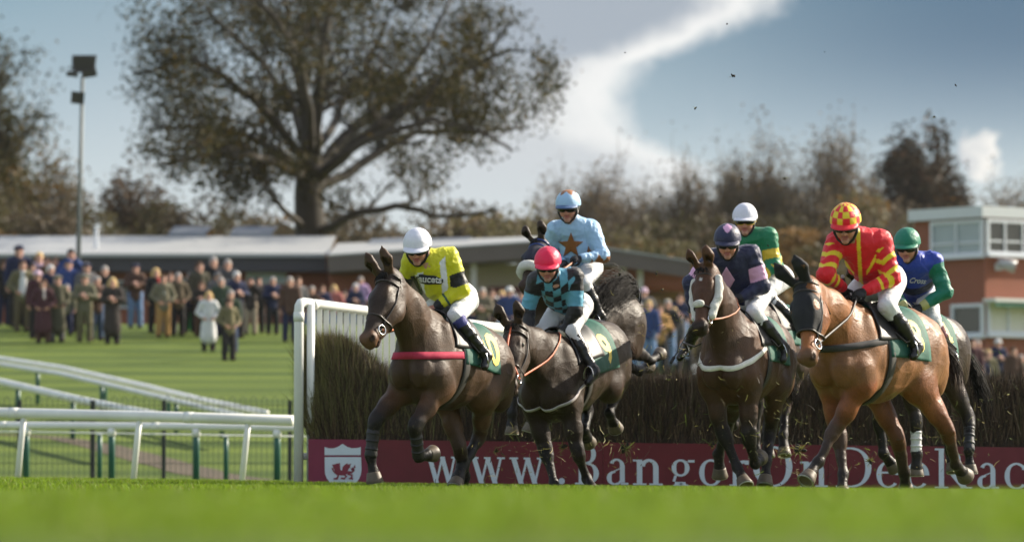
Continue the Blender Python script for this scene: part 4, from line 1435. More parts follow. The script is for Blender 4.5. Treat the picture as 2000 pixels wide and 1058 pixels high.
def text_tris(txt, size, shear=0.0, bold=0.02, spacing=1.0):
    """flat triangulated lettering from the built-in face: verts (N,2), tris (M,3), centred"""
    cu_ = bpy.data.curves.new('lettering', 'FONT')
    cu_.body = txt; cu_.size = size; cu_.offset = bold * size; cu_.shear = shear; cu_.space_character = spacing
    cu_.align_x = 'CENTER'; cu_.align_y = 'CENTER'; cu_.resolution_u = 3
    ob = bpy.data.objects.new('lettering', cu_); COL.objects.link(ob)
    dg = bpy.context.evaluated_depsgraph_get()
    me = bpy.data.meshes.new_from_object(ob.evaluated_get(dg))
    bm = bmesh.new(); bm.from_mesh(me)
    bmesh.ops.triangulate(bm, faces=bm.faces)
    for _ in range(2):
        long_ = [e for e in bm.edges if e.calc_length() > size * 0.22]
        if long_: bmesh.ops.subdivide_edges(bm, edges=long_, cuts=1)
        bmesh.ops.triangulate(bm, faces=bm.faces)
    bm.verts.index_update()
    v = np.array([(q.co.x, q.co.y) for q in bm.verts]); f = np.array([[q.index for q in fc.verts] for fc in bm.faces])
    bm.free(); bpy.data.objects.remove(ob); bpy.data.curves.remove(cu_); bpy.data.meshes.remove(me)
    return v, f


def coat_mat(rough):
    """short glossy hair: uneven gloss, fine lie of the hair, flecks of mud low down"""
    nm = 'horse coat %.2f' % rough
    if nm in MATS: return MATS[nm]
    m_ = bpy.data.materials.new(nm); m_.use_nodes = True
    N = NT(m_.node_tree); b = N.n['Principled BSDF']
    t = N.new('ShaderNodeTexCoord'); a = N.new('ShaderNodeAttribute'); a.attribute_name = 'Col'
    patch = N.noise(t.outputs['Object'], 5.5, 5, 0.6); fine = N.noise(t.outputs['Object'], 90, 3, 0.6)
    mp = N.new('ShaderNodeMapping'); N.put(mp.inputs[0], t.outputs['Object']); mp.inputs['Scale'].default_value = (45, 160, 60); mp.inputs['Rotation'].default_value = (0.2, 0.5, 0.1)
    hair = N.noise(mp.outputs[0], 1.0, 3, 0.6)
    f = N.m('ADD', N.m('MULTIPLY', patch.outputs[0], 1.2), N.m('MULTIPLY', hair.outputs[0], 0.9)); f = N.m('ADD', f, -0.05)
    cv_ = N.new('ShaderNodeCombineXYZ')
    for i in range(3): N.put(cv_.inputs[i], f)
    base = N.mix(1.0, a.outputs['Color'], cv_.outputs[0], 'MULTIPLY')
    sp = N.new('ShaderNodeSeparateXYZ'); N.put(sp.inputs[0], t.outputs['Object'])
    mud = N.noise(t.outputs['Object'], 42, 2, 0.5)
    low = N.m('MULTIPLY', N.smooth(mud.outputs[0], 0.64, 0.70), N.smooth(sp.outputs[2], 1.25, 0.35))
    base = N.mix(N.m('MULTIPLY', low, 0.75), base, (0.085, 0.062, 0.038))
    N.put(b.inputs['Base Color'], base)
    N.put(b.inputs['Roughness'], N.m('ADD', N.m('MULTIPLY', N.m('SUBTRACT', patch.outputs[0], 0.5), 0.5), rough))
    b.inputs['Specular IOR Level'].default_value = 0.20
    bp = N.new('ShaderNodeBump'); bp.inputs['Strength'].default_value = 0.35; bp.inputs['Distance'].default_value = 0.012
    N.put(bp.inputs['Height'], N.m('ADD', hair.outputs[0], N.m('MULTIPLY', fine.outputs[0], 0.5))); N.l.new(bp.outputs[0], b.inputs['Normal'])
    MATS[nm] = m_
    return m_


class Horse:
    def __init__(s, c):
        s.c = c
        S = s.S = c.get('S', 1.0)
        d = FPX / c['s']
        yaw = R(c['yaw'])
        s.fw = V3(-math.sin(yaw), -math.cos(yaw), 0)
        s.lf = V3(-s.fw[1], s.fw[0], 0)
        G = at(c['girth'][0], c['girth'][1], d)          # centre of the girth in space
        s.base = V3(G[0], G[1], 0)
        s.root = empty(c.get('name', 'race_horse'), s.base, math.atan2(s.fw[1], s.fw[0]), c['label'], 'horse', 'horses racing away from the fence')
        pit = R(c.get('pitch', 0))
        s.cp, s.sp = math.cos(pit), math.sin(pit)
        s.gz = G[2]
        B = s.B = Body()
        s.build_trunk(); s.build_head_neck(); s.build_legs()
        s.skin()
        s.details()
        s.tack()

    # local frame of the horse: x forward, y left, z up, origin on the ground under the girth
    def loc(s, w):
        q = np.asarray(w) - s.base
        return V3(q @ s.fw, q @ s.lf, q[2])

    def wld(s, p):
        return s.base + s.fw * p[0] + s.lf * p[1] + V3(0, 0, p[2])

    def T(s, x, y, z):
        """trunk coordinates of a standing horse (girth centre at 0.25, 0, 1.2) to the local frame"""
        X, Z = (x - 0.25) * s.S, (z - 1.2) * s.S
        return V3(X * s.cp - Z * s.sp, y * s.S, s.gz + X * s.sp + Z * s.cp)

    def TM(s):
        return np.array([[s.cp, 0, s.sp], [0, 1, 0], [-s.sp, 0, s.cp]])

    def build_trunk(s):
        B, T, S = s.B, s.T, s.S
        M = s.TM()
        e = lambda c, r, k=0.12, tag='trunk', M_=None: B.ell(T(*c), np.array(r) * S, k * S, tag, M if M_ is None else M_)
        e((0.10, 0, 1.215), (0.60, 0.270, 0.335), 0.1)
        e((0.42, 0, 1.22), (0.27, 0.225, 0.34), 0.10)
        e((-0.30, 0, 1.295), (0.46, 0.255, 0.250), 0.12)
        for y in (-1, 1):
            e((-0.60, y * 0.125, 1.28), (0.33, 0.17, 0.30), 0.09, 'haunch')
            e((-0.80, y * 0.12, 1.17), (0.15, 0.122, 0.25), 0.03, 'haunch')
            e((-0.50, y * 0.175, 1.16), (0.15, 0.088, 0.22), 0.028, 'haunch')
            e((0.40, y * 0.172, 1.25), (0.13, 0.088, 0.28), 0.025, 'shoulder')
            e((0.29, y * 0.19, 1.12), (0.10, 0.07, 0.13), 0.025, 'shoulder')
            e((0.48, y * 0.160, 1.06), (0.15, 0.108, 0.14), 0.022, 'shoulder')
            e((0.34, y * 0.175, 1.03), (0.13, 0.080, 0.115), 0.022, 'shoulder')
            e((0.64, y * 0.088, 1.10), (0.115, 0.098, 0.165), 0.022, 'breast')
            e((-0.02, y * 0.13, 1.20), (0.45, 0.158, 0.25), 0.1)
        B.cone(T(0.46, 0, 1.50), T(0.12, 0, 1.49), 0.085 * S, 0.085 * S, 0.16 * S, 'trunk')
        B.cone(T(0.12, 0, 1.43), T(-0.45, 0, 1.46), 0.12 * S, 0.15 * S, 0.14 * S, 'trunk')
        B.cone(T(-0.45, 0, 1.45), T(-0.86, 0, 1.40), 0.155 * S, 0.09 * S, 0.14 * S, 'haunch')
        B.cone(T(0.35, 0, 0.94), T(-0.05, 0, 0.995), 0.10 * S, 0.12 * S, 0.15 * S, 'belly')

    def build_head_neck(s):
        B, T, S, c = s.B, s.T, s.S, s.c
        N0 = T(0.40, 0, 1.33)
        LN = 0.90 * S * c.get('neckL', 1.0)
        P = s.loc(solve(s.wld(N0), *c['poll'][:2], LN, c['poll'][2]))
        s.P = P
        hl = 0.60 * S * c.get('headL', 1.12)
        Mz = s.loc(solve(s.wld(P), *c['muzzle'][:2], hl, c['muzzle'][2]))
        h = s.h = nrm(Mz - P)
        a = R(c.get('head_yaw', 0))
        left = V3(-math.sin(a), math.cos(a), math.sin(R(c.get('head_roll', 0))))
        sd = s.sd = nrm(left - h * (left @ h))
        n = s.n = np.cross(h, sd)
        if n[2] < 0 and h[2] > -0.95: n = -n; 
        s.n = n
        K = hl / 0.60
        s.HL = K
        H = s.H = lambda u, y, w: P + h * (u * K) + sd * (y * K) + n * (w * K)
        MH = np.array([h, sd, n])
        e = lambda c_, r, k, tag: B.ell(H(*c_), np.array(r) * K, k * K, tag, MH)
        # neck: deep at the base, fine at the throat
        th = H(0.05, 0, -0.085)
        mid = N0 + (th - N0) * 0.5 + V3(0, 0, 0.035) * S
        crest = H(-0.045, 0, 0.0)
        side = nrm(np.cross(nrm(th - N0), np.cross(V3(0, 1, 0), nrm(th - N0))))
        yv = V3(0, 1, 0) * 0.6 + sd * 0.4
        tv = nrm(th - N0); yv = nrm(yv - tv * (yv @ tv))
        B.cone(N0 + V3(0.02, 0, -0.07) * S, mid, 0.258 * S, 0.180 * S, 0.11 * S, 'neck', yv, 0.68)
        B.cone(mid, th, 0.184 * S, 0.122 * S, 0.07 * S, 'neck', yv, 0.68)
        B.cone(T(0.36, 0, 1.52), mid + V3(0, 0, 0.075) * S, 0.07 * S, 0.050 * S, 0.12 * S, 'neck')
        B.cone(mid + V3(0, 0, 0.075) * S, crest, 0.050 * S, 0.05 * S, 0.10 * S, 'neck')
        B.cone(T(0.66, 0, 1.22), th - n * 0.03 * S, 0.06 * S, 0.05 * S, 0.10 * S, 'neck')
        # head
        B.cone(H(0.00, 0, -0.035), H(0.22, 0, -0.030), 0.090 * K, 0.104 * K, 0.05 * K, 'head', sd, 0.90)
        B.cone(H(0.17, 0, -0.02), H(0.50, 0, -0.032), 0.085 * K, 0.058 * K, 0.05 * K, 'head', sd, 0.80)
        for y in (-1, 1):
            e((0.19, y * 0.050, -0.105), (0.14, 0.042, 0.115), 0.04, 'cheek')
            e((0.165, y * 0.078, 0.022), (0.05, 0.020, 0.028), 0.025, 'brow')
            B.cone(H(0.22, y * 0.072, 0.0), H(0.36, y * 0.05, -0.005), 0.012 * K, 0.010 * K, 0.03 * K, 'head')
            B.cone(H(0.25, y * 0.04, -0.145), H(0.47, y * 0.022, -0.105), 0.032 * K, 0.024 * K, 0.05 * K, 'jaw')
            e((0.552, y * 0.040, -0.008), (0.042, 0.026, 0.034), 0.022, 'muzzle')
            B.ell(H(0.574, y * 0.056, -0.010), np.array((0.027, 0.022, 0.018)) * K, 0.01, None, MH, sub=True)
            # ears: cupped, pricked
            er = c.get('ears', (0.10, 0.035))
            b0 = H(-0.025, y * 0.052, 0.055)
            m1 = b0 + (n * 0.085 * c.get('earL', 1.0) + sd * y * (0.012 + er[1] * .5) - h * er[0] * .45) * K
            tp = b0 + (n * 0.162 * c.get('earL', 1.0) + sd * y * er[1] - h * er[0]) * K
            B.cone(b0, m1, 0.034 * K, 0.043 * K, 0.03 * K, 'ear', h, 0.60)
            m2e = m1 + (tp - m1) * 0.5 + sd * (-y * 0.006 * K)
            B.cone(m1, m2e, 0.043 * K, 0.032 * K, 0.03 * K, 'ear', h, 0.60); B.cone(m2e, tp, 0.032 * K, 0.005 * K, 0.02 * K, 'ear', h, 0.60)
            B.ell(m1 + (n * 0.01 + h * 0.030) * K, np.array((0.014, 0.022, 0.07)) * K, 0.01, None, MH, sub=True)
        e((0.535, 0, -0.040), (0.070, 0.056, 0.060), 0.035, 'muzzle')
        e((0.580, 0, -0.060), (0.030, 0.044, 0.034), 0.025, 'muzzle')
        e((0.530, 0, -0.115), (0.042, 0.034, 0.024), 0.012, 'chin')
        e((0.33, 0, -0.07), (0.16, 0.045, 0.07), 0.05, 'head')
        B.ell(H(0.565, 0, -0.094), np.array((0.075, 0.075, 0.0055)) * K, 0.01, None, MH, sub=True)

    def build_legs(s):
        B, T, S, c = s.B, s.T, s.S, s.c
        s.legs = {}
        for nm in ('LF', 'RF', 'LH', 'RH'):
            y = 1 if nm[0] == 'L' else -1
            L = c[nm]
            px = L['px']
            front = nm[1] == 'F'
            ox, oz = L.get('off', (0, 0))
            if front:
                sh = T(0.50, y * 0.155, 1.10)
                E = T(0.40 + ox, y * 0.165, 0.97 + oz)
                lens = (0.43, 0.30, 0.215)
            else:
                sh = T(-0.66, y * 0.135, 1.27)
                E = T(-0.44 + ox, y * 0.175, 1.03 + oz)
                lens = (0.47, 0.36, 0.215)
            lens = [l * S * L.get('k', 1.0) for l in lens]
            pts = [E]
            for (u, v, near), l in zip(px, lens):
                pts.append(s.loc(solve(s.wld(pts[-1]), u, v, l, near)))
            K_, F_, Hf = pts[1:]
            ax = nrm(Hf - F_)
            cor = F_ + ax * (np.linalg.norm(Hf - F_) - 0.085 * S)
            s.legs[nm] = dict(E=E, K=K_, F=F_, C=cor, ax=ax)
            m1 = nrm(K_ - E); m2 = nrm(F_ - K_)
            s.muscle = True
            bend = V3(0, 0, 0)
            sv = V3(0, 1, 0)
            if front:
                B.cone(sh, E, 0.135 * S, 0.115 * S, 0.08 * S, 'arm', sv, 0.75)
                B.cone(E, E + (K_ - E) * 0.55, 0.118 * S, 0.080 * S, 0.06 * S, 'forearm', sv, 0.85)
                fq = nrm(np.cross(m1, sv)); fq = fq if fq[0] > 0 else -fq
                B.cone(E + m1 * .05 + fq * .055 * S + sv * y * .03, E + m1 * .24 + fq * .022 * S + sv * y * .02, 0.060 * S, 0.034 * S, 0.018 * S, 'forearm')
                B.cone(E + m1 * .03 - fq * .060 * S, E + m1 * .22 - fq * .026 * S, 0.055 * S, 0.030 * S, 0.018 * S, 'forearm')
                B.cone(E + (K_ - E) * 0.5, K_, 0.080 * S, 0.056 * S, 0.05 * S, 'forearm2', sv, 0.9)
                B.cone(K_ - m1 * 0.045 * S, K_ + m2 * 0.045 * S, 0.061 * S, 0.056 * S, 0.03 * S, 'knee')
                B.cone(K_ + m2 * 0.03 * S, F_, 0.044 * S, 0.038 * S, 0.03 * S, 'cannon')
                B.cone(K_ + m2 * 0.05 * S + nrm(np.cross(m2, sv)) * -0.018, F_ + nrm(np.cross(m2, sv)) * -0.018, 0.022 * S, 0.024 * S, 0.03 * S, 'cannon')
            else:
                B.cone(sh, E, 0.19 * S, 0.135 * S, 0.10 * S, 'haunch', sv, 0.72)
                B.cone(E, E + (K_ - E) * 0.6, 0.150 * S, 0.086 * S, 0.08 * S, 'gaskin', sv, 0.74)
                fq = nrm(np.cross(m1, sv)); fq = fq if fq[0] > 0 else -fq
                B.cone(E + m1 * .02 - fq * .07 * S + sv * y * .03, E + m1 * .27 - fq * .03 * S + sv * y * .015, 0.075 * S, 0.034 * S, 0.02 * S, 'gaskin')
                B.cone(E + m1 * .06 + fq * .06 * S + sv * y * .02, E + m1 * .24 + fq * .02 * S, 0.060 * S, 0.034 * S, 0.02 * S, 'gaskin')
                B.cone(E + (K_ - E) * 0.55, K_, 0.088 * S, 0.056 * S, 0.05 * S, 'gaskin2', sv, 0.85)
                # achilles tendon and point of hock
                back = -nrm(m2 - m1 * 1.0 + 1e-6)
                ph = K_ + (nrm(m1 - m2) if np.linalg.norm(m1 - m2) > 0.15 else nrm(np.cross(m1, sv))) * 0.045 * S
                B.cone(E + (K_ - E) * 0.55 + (ph - K_) * 1.1, ph, 0.022 * S, 0.028 * S, 0.035 * S, 'gaskin2')
                B.cone(K_ - m1 * 0.05 * S, K_ + m2 * 0.07 * S, 0.060 * S, 0.056 * S, 0.03 * S, 'hock', sv, 0.88)
                B.cone(K_ + m2 * 0.05 * S, F_, 0.047 * S, 0.040 * S, 0.03 * S, 'cannon')
            B.ell(F_, np.array((0.051, 0.049, 0.051)) * S, 0.025 * S, 'fetlock')
            B.cone(F_, cor, 0.042 * S, 0.049 * S, 0.025 * S, 'pastern')
            B.cone(cor - ax * 0.004, cor + ax * 0.02 * S, 0.050 * S, 0.053 * S, 0.015 * S, 'pastern')

    def skin(s):
        v, f = s.B.surface(0.0125 * s.S)
        v = relax(v, f, 2, 0.45)
        v = v + 0.0
        idx, t = s.B.nearest(v)
        tags = [p['tag'] for p in s.B.p]
        pal = s.c['coat']
        base = np.array(pal['body'])
        cols = np.zeros((len(v), 3))
        for i, tg in enumerate(tags):
            m_ = idx == i
            if not m_.any(): continue
            cA = np.array(pal.get(tg, pal['body'])); cB = np.array(pal.get(tg + '>', cA))
            cols[m_] = cA + (cB - cA) * t[m_][:, None]
        # even the joins between colours
        for _ in range(9):
            cols = relax(cols, f, 1, 0.6)
        dap = 1 + 0.10 * fnoise(v, 9, 3) + 0.05 * fnoise(v, 30, 5)
        cols = np.clip(cols * dap[:, None], 0.002, 1)
        # nostrils and ear hollows are dark skin
        for p in s.B.p:
            if p.get('sub'):
                d, _ = Body.dist(p, v)
                cols[d < 0.004] *= 0.25
        # a small white star or blaze where the horse has one
        for (u, y, r_) in s.c.get('white', []):
            d = np.linalg.norm(v - s.H(u, y, 0.075), axis=1)
            cols[d < r_] = (0.55, 0.53, 0.5)
        # shallow muscle and vein relief
        nrmv = np.zeros_like(v)
        fn = np.cross(v[f[:, 2]] - v[f[:, 0]], v[f[:, 3]] - v[f[:, 1]])
        for i in range(4): np.add.at(nrmv, f[:, i], fn)
        nrmv /= np.maximum(np.linalg.norm(nrmv, axis=1), 1e-9)[:, None]
        mus = fnoise(v * np.array([1.0, 1.4, 0.6]), 12, 21); m2_ = 1 - np.abs(fnoise(v * np.array([1.3, 1.0, 0.5]), 15, 4))
        m3_ = 1 - np.abs(fnoise(v * np.array([1.2, 1.0, 0.45]), 26, 8)); vein = np.clip(1 - np.abs(fnoise(v, 24, 15)) * 5, 0, 1)
        v = v + nrmv * (0.008 * np.clip(mus, -1, .6) + 0.010 * (m2_ - .6) + 0.007 * (m3_ - .6) + 0.0022 * fnoise(v, 40, 9) + 0.003 * vein)[:, None]
        rough = s.c.get('rough', 0.46)
        o = mesh_from('body', v, f, coat_mat(rough), s.root, cols)
        s.body = o

    def proj(s, x, ang, off=0.0, ctr=1.15):
        """point on the trunk skin at trunk station x and angle from the top (positive to the left)"""
        x = np.atleast_1d(x).astype(float); ang = np.atleast_1d(ang).astype(float)
        o = np.array([s.T(a, 0, ctr) for a in x])
        up = nrm(s.T(0, 0, 2) - s.T(0, 0, 1))
        d = np.sin(ang)[:, None] * V3(0, 1, 0) + np.cos(ang)[:, None] * up
        t = np.full(len(x), 0.62 * s.S)
        for _ in range(45):
            val = s.TB.value(o + d * t[:, None])
            t = t - np.clip(val, -0.02, 0.08) * 0.7
        return o + d * (t + off)[:, None]

    def hproj(s, u, ang, off=0.004, w0=-0.045):
        """point on the head skin at station u and angle from the forehead (positive to the left)"""
        o = s.H(u, 0, w0)
        d = s.sd * math.sin(ang) + s.n * math.cos(ang)
        t = march(s.HB, o, d[None, :], 0.17 * s.HL)[0]
        return o + d * (t + off)

    def details(s):
        c, S, K, H = s.c, s.S, s.HL, s.H
        s.TB = Body(); s.TB.p = [p for p in s.B.p if p['tag'] in ('trunk', 'haunch', 'shoulder', 'breast', 'belly', 'arm') and not p.get('sub')]
        s.HB = Body(); s.HB.p = [p for p in s.B.p if p['tag'] in ('head', 'cheek', 'jaw', 'muzzle', 'chin') and not p.get('sub')]
        eye = mat('horse eye', (0.01, 0.007, 0.005), 0.08, var=0)
        for y in (-1, 1):
            b = MB(); b.ball(H(0.172, y * 0.083, 0.000), 0.0175 * K, 12, 8)
            b.build('eye', eye, s.root, smooth=True)
        hoofm = mat('hoof horn', c.get('hoof', (0.06, 0.05, 0.04)), 0.55, var=0.35, vscale=20)
        shoe = mat('steel shoe', (0.42, 0.41, 0.40), 0.4, metal=0.8)
        for nm, L in s.legs.items():
            ax = L['ax']; C = L['C']
            a = nrm(np.cross(ax, V3(0, 1, 0))); b = np.cross(ax, a)
            prof = [(0.000, 0.0), (0.055, 0.0), (0.058, 0.012), (0.067, 0.05), (0.076, 0.086), (0.074, 0.090), (0.058, 0.089), (0.035, 0.078), (0.0, 0.078)]
            vs, fs, n = [], [], 16
            for (r_, z) in prof:
                for k in range(n):
                    an = 2 * math.pi * k / n
                    vs.append(C + (ax * z + (a * math.cos(an) + b * math.sin(an)) * r_) * S)
            for i in range(len(prof) - 1):
                for k in range(n):
                    fs.append((i * n + k, i * n + (k + 1) % n, (i + 1) * n + (k + 1) % n, (i + 1) * n + k))
            mb = MB(); mb.add(vs, fs)
            hf = mb.build('hoof', hoofm, s.root, smooth=True)
            mb = MB()
            ring = [C + (ax * 0.091 + (a * math.cos(q) + b * math.sin(q)) * 0.066) * S for q in np.linspace(0, 2 * math.pi, 17)]
            mb.tube(ring, 0.0075 * S, 6, cap=False)
            mb.build('horseshoe', shoe, hf)
        s.tail(); s.mane()
        for nm, colr in c.get('boots', {}).items():
            L = s.legs[nm]
            m2 = nrm(L['F'] - L['K'])
            mb = MB()
            ln = np.linalg.norm(L['F'] - L['K'])
            q = [L['K'] + m2 * ln * t for t in (0.20, 0.24, 0.4, 0.6, 0.8, 0.95, 1.02)]
            mb.tube(q, [0.046 * S, 0.053 * S, 0.053 * S, 0.050 * S, 0.050 * S, 0.056 * S, 0.05 * S], 14)
            for t in (0.34, 0.55, 0.78):
                mb.tube([L['K'] + m2 * ln * (t - 0.035), L['K'] + m2 * ln * (t + 0.035)], 0.056 * S, 14)
            mb.build('leg_boot', mat('boot %s' % (colr,), colr, 0.55, var=0.2, vscale=40, bump=0.2), s.root, smooth=True)

    def strands(s, name, roots, curve_fn, n, width, colr, parent, seed=1, segs=7):
        """tapering locks of hair, each a thin three-sided tube"""
        rs = random.Random(seed)
        V, F, Cc = [], [], []
        for i in range(n):
            pts, w = curve_fn(i, rs)
            m_ = len(pts)
            b = len(V)
            sh = 0.7 + 0.6 * rs.random()
            for k, p in enumerate(pts):
                t = nrm(pts[min(k + 1, m_ - 1)] - pts[max(k - 1, 0)])
                a = nrm(np.cross(t, V3(0.3, 0.2, 1))); bb = np.cross(t, a)
                ww = w * (1 - (k / (m_ - 1)) ** 2.2 * 0.92)
                for q in range(3):
                    an = q * 2.0944
                    V.append(p + (a * math.cos(an) + bb * math.sin(an)) * ww); Cc.append(np.array(colr) * sh)
            for k in range(m_ - 1):
                for q in range(3):
                    F.append((b + k * 3 + q, b + k * 3 + (q + 1) % 3, b + (k + 1) * 3 + (q + 1) % 3, b + (k + 1) * 3 + q))
        return mesh_from(name, np.array(V), np.array(F), mat('horse hair', attr=True, rough=0.75, var=0.15, spec=0.2), parent, np.array(Cc))

    def tail(s):
        c, S = s.c, s.S
        base = s.T(-0.93, 0, 1.40)
        tx = [s.loc(at(u, v, FPX / c['s'] + dy)) for (u, v, dy) in c['tail']]
        ctl = [base] + tx

        def bez(t, off):
            P = ctl
            if len(P) == 3:
                return P[0] * (1 - t) ** 2 + P[1] * 2 * t * (1 - t) + P[2] * t * t + off * t ** 0.8
            return P[0] * (1 - t) ** 3 + P[1] * 3 * t * (1 - t) ** 2 + P[2] * 3 * t * t * (1 - t) + P[3] * t ** 3 + off * t ** 0.8
        spr = c.get('tailspread', 0.13)

        def fn(i, rs):
            off = V3(rs.gauss(0, spr), rs.gauss(0, spr * 0.8), rs.gauss(0, spr))
            ln = 0.55 + 0.5 * rs.random()
            st = V3(rs.gauss(0, .018), rs.gauss(0, .025), rs.gauss(0, .018))
            ph = rs.random() * 6
            return [bez(min(1.0, ln * k / 9), off) + st + V3(math.sin(ph + k * .8), math.cos(ph + k * .7), math.sin(ph * 2 + k * .6)) * 0.012 * k / 9 for k in range(10)], 0.0042
        s.strands('tail', None, fn, c.get('tailn', 230), 0.006, c.get('hair', (0.012, 0.010, 0.009)), s.root, seed=c['seed'])

    def mane(s):
        c, S, K = s.c, s.S, s.HL
        p0 = s.T(0.30, 0, 1.60)
        p1 = s.H(-0.03, 0, 0.045)
        N0 = s.T(0.40, 0, 1.33); th = s.H(0.05, 0, -0.085)
        mid = N0 + (th - N0) * 0.5 + V3(0, 0, 0.035 + 0.115) * S
        dirn = s.c.get('mane_side', -1)

        def fn(i, rs):
            t = rs.random()
            o = p0 * (1 - t) ** 2 + (2 * mid - 0.5 * (p0 + p1)) * 2 * t * (1 - t) + p1 * t * t - V3(0, 0, 0.012)
            ln = (0.10 + 0.06 * rs.random()) * S
            q = [o]
            d = V3(-0.25, dirn * (0.6 + .3 * rs.random()), 0.45)
            for k in range(1, 6):
                d = nrm(d + V3(-0.02, dirn * 0.04, -0.36))
                q.append(q[-1] + d * ln / 5)
            return q, 0.007
        s.strands('mane', None, fn, 130, 0.006, c.get('hair', (0.012, 0.010, 0.009)), s.root, seed=c['seed'] + 5)

        def fl(i, rs):
            o = s.H(-0.04 + 0.03 * rs.random(), rs.gauss(0, 0.018), 0.055)
            d = nrm(s.n * 0.6 + s.h * 0.5 + s.sd * rs.gauss(0, .25)); q = [o]
            for k in range(1, 6):
                d = nrm(d - s.n * 0.28 + s.h * 0.16)
                q.append(q[-1] + d * (0.018 + .006 * rs.random()) * K)
            return q, 0.006
        if c.get('forelock', True):
            s.strands('forelock', None, fl, 34, 0.006, c.get('hair', (0.012, 0.010, 0.009)), s.root, seed=c['seed'] + 9)

    def strap(s, mb, pts, w, t=0.004, nv=None):
        mb.tube(pts, w, 6, cap=True)

    def tack(s):
        c, S, K, H = s.c, s.S, s.HL, s.H
        tk = c['tack']
        lea = LEATHER()
        A = np.linspace(-math.pi, math.pi, 25)
        # bridle: headpiece, browband, noseband, cheekpieces
        if tk.get('bridle', True):
            bc = tk.get('bridle_col', (0.028, 0.02, 0.016))
            bm_ = mat('bridle leather %s' % (bc,), bc, 0.4, var=0.15, vscale=40)
            br = MB()
            nb = [s.hproj(tk.get('nose_u', 0.37), a, 0.005) for a in A]
            br.tube(nb, 0.0085 * K, 6, cap=False)
            bb = [s.hproj(0.065, a, 0.006) for a in np.linspace(-1.75, 1.75, 15)]
            br.tube(bb, 0.0085 * K, 6)
            hp = [s.hproj(-0.01, a, 0.008) for a in np.linspace(-2.3, 2.3, 15)]
            for y in (-1, 1):
                ck = [s.hproj(u, y * a, 0.006) for u, a in ((0.065, 1.72), (0.14, 1.78), (0.22, 1.80), (0.30, 1.80), (0.37, 1.80), (0.435, 1.85))]
                br.tube(ck, 0.0075 * K, 6)
                tl = [s.hproj(u, y * a, 0.007) for u, a in ((-0.01, 1.6), (0.07, 2.2), (0.15, 2.75), (0.18, 3.1))]
                br.tube(tl, 0.006 * K, 6)
            br.tube([s.hproj(0.0, a, 0.012) for a in np.linspace(-1.6, 1.6, 11)], 0.008 * K, 6)
            bo = br.build('bridle', bm_, s.root, smooth=True)
            if 'face_strap' in tk:
                fs_ = MB()
                fs_.tube([s.hproj(u, 0, 0.008) for u in np.linspace(-0.02, 0.36, 9)], 0.009 * K, 6)
                for y in (-1, 1):
                    fs_.tube([s.hproj(u, y * a, 0.008) for u, a in ((0.36, 0), (0.40, 0.7), (0.44, 1.4), (0.46, 1.75))], 0.011 * K, 6)
                fs_.build('face_strap', mat('orange rubber', tk['face_strap'], 0.5), s.root, smooth=True)
            bt = MB()
            s.rings = []
            for y in (-1, 1):
                ctr = s.hproj(0.455, y * 1.85, 0.012)
                s.rings.append(ctr)
                ring = [ctr + (s.h * math.cos(q) + s.n * math.sin(q)) * 0.036 * K for q in np.linspace(0, 2 * math.pi, 17)]
                bt.tube(ring, 0.0055 * K, 6, cap=False)
            bt.tube([s.rings[0], s.rings[1]], 0.007, 6)
            bt.build('bit', STEEL(), bo, smooth=True)
        else:
            s.rings = [s.hproj(0.455, -1.85, 0.012), s.hproj(0.455, 1.85, 0.012)]
        fl = mat('white sheepskin', (0.74, 0.72, 0.66), 0.95, var=0.12, vscale=30, bump=0.9, bscale=90, sheen=0.4)
        if 'sheep_nose' in tk:
            u0, rad, span = tk['sheep_nose']
            pts = [s.hproj(u0, a, rad * 0.6) for a in np.linspace(-span, span, 11)]
            b = Body()
            for p, q in zip(pts[:-1], pts[1:]): b.cone(p, q, rad, rad, 0.02)
            v, f = b.surface(0.009)
            v = v + (fnoise(v, 60, 2) * 0.006)[:, None] * nrm(s.n)
            mesh_from('sheepskin_noseband', v, f, fl, s.root)
        if tk.get('sheep_cheeks'):
            for y in (-1, 1):
                pts = [s.hproj(u, y * a, 0.025) for u, a in ((0.07, 1.5), (0.16, 1.62), (0.25, 1.70), (0.34, 1.75), (0.42, 1.8))]
                b = Body()
                for p, q in zip(pts[:-1], pts[1:]): b.cone(p, q, 0.036 * K, 0.037 * K, 0.02)
                v, f = b.surface(0.009)
                v = v + (fnoise(v, 60, 4) * 0.006)[:, None] * nrm(s.n)
                mesh_from('sheepskin_cheekpiece', v, f, fl, s.root)
        if 'hood' in tk:
            hb = Body()
            for p in s.B.p:
                if p['tag'] in (('head', 'cheek', 'brow', 'ear') if not tk.get('cups') else ('head', 'cheek', 'brow')) and not p.get('sub'):
                    q = dict(p); g = 0.007
                    if q['kind'] == 0: q['ra'] = q['ra'] + g; q['rb'] = q['rb'] + g
                    else: q['r'] = q['r'] + g
                    hb.p.append(q)
            end = tk.get('hood_u', 0.36)
            cut = H(end + 0.50, 0, 0)
            hb.ell(cut, (0.5 * K, 0.5 * K, 0.5 * K), 0.01, None, None, sub=True)
            cut2 = H(0.19, 0, -0.36); hb.ell(cut2, (0.30 * K, 0.3 * K, 0.27 * K), 0.01, None, None, sub=True)
            for y in (-1, 1):
                hb.ell(H(0.175, y * 0.10, -0.004), np.array((0.042, 0.05, 0.032)) * K, 0.01, None, np.array([s.h, s.sd, s.n]), sub=True)
            v, f = hb.surface(0.0085)
            hd = mesh_from('ear_hood', v, f, mat('hood cloth %s' % (tk['hood'],), tk['hood'], 0.8, var=0.2, vscale=30, bump=0.2), s.root)
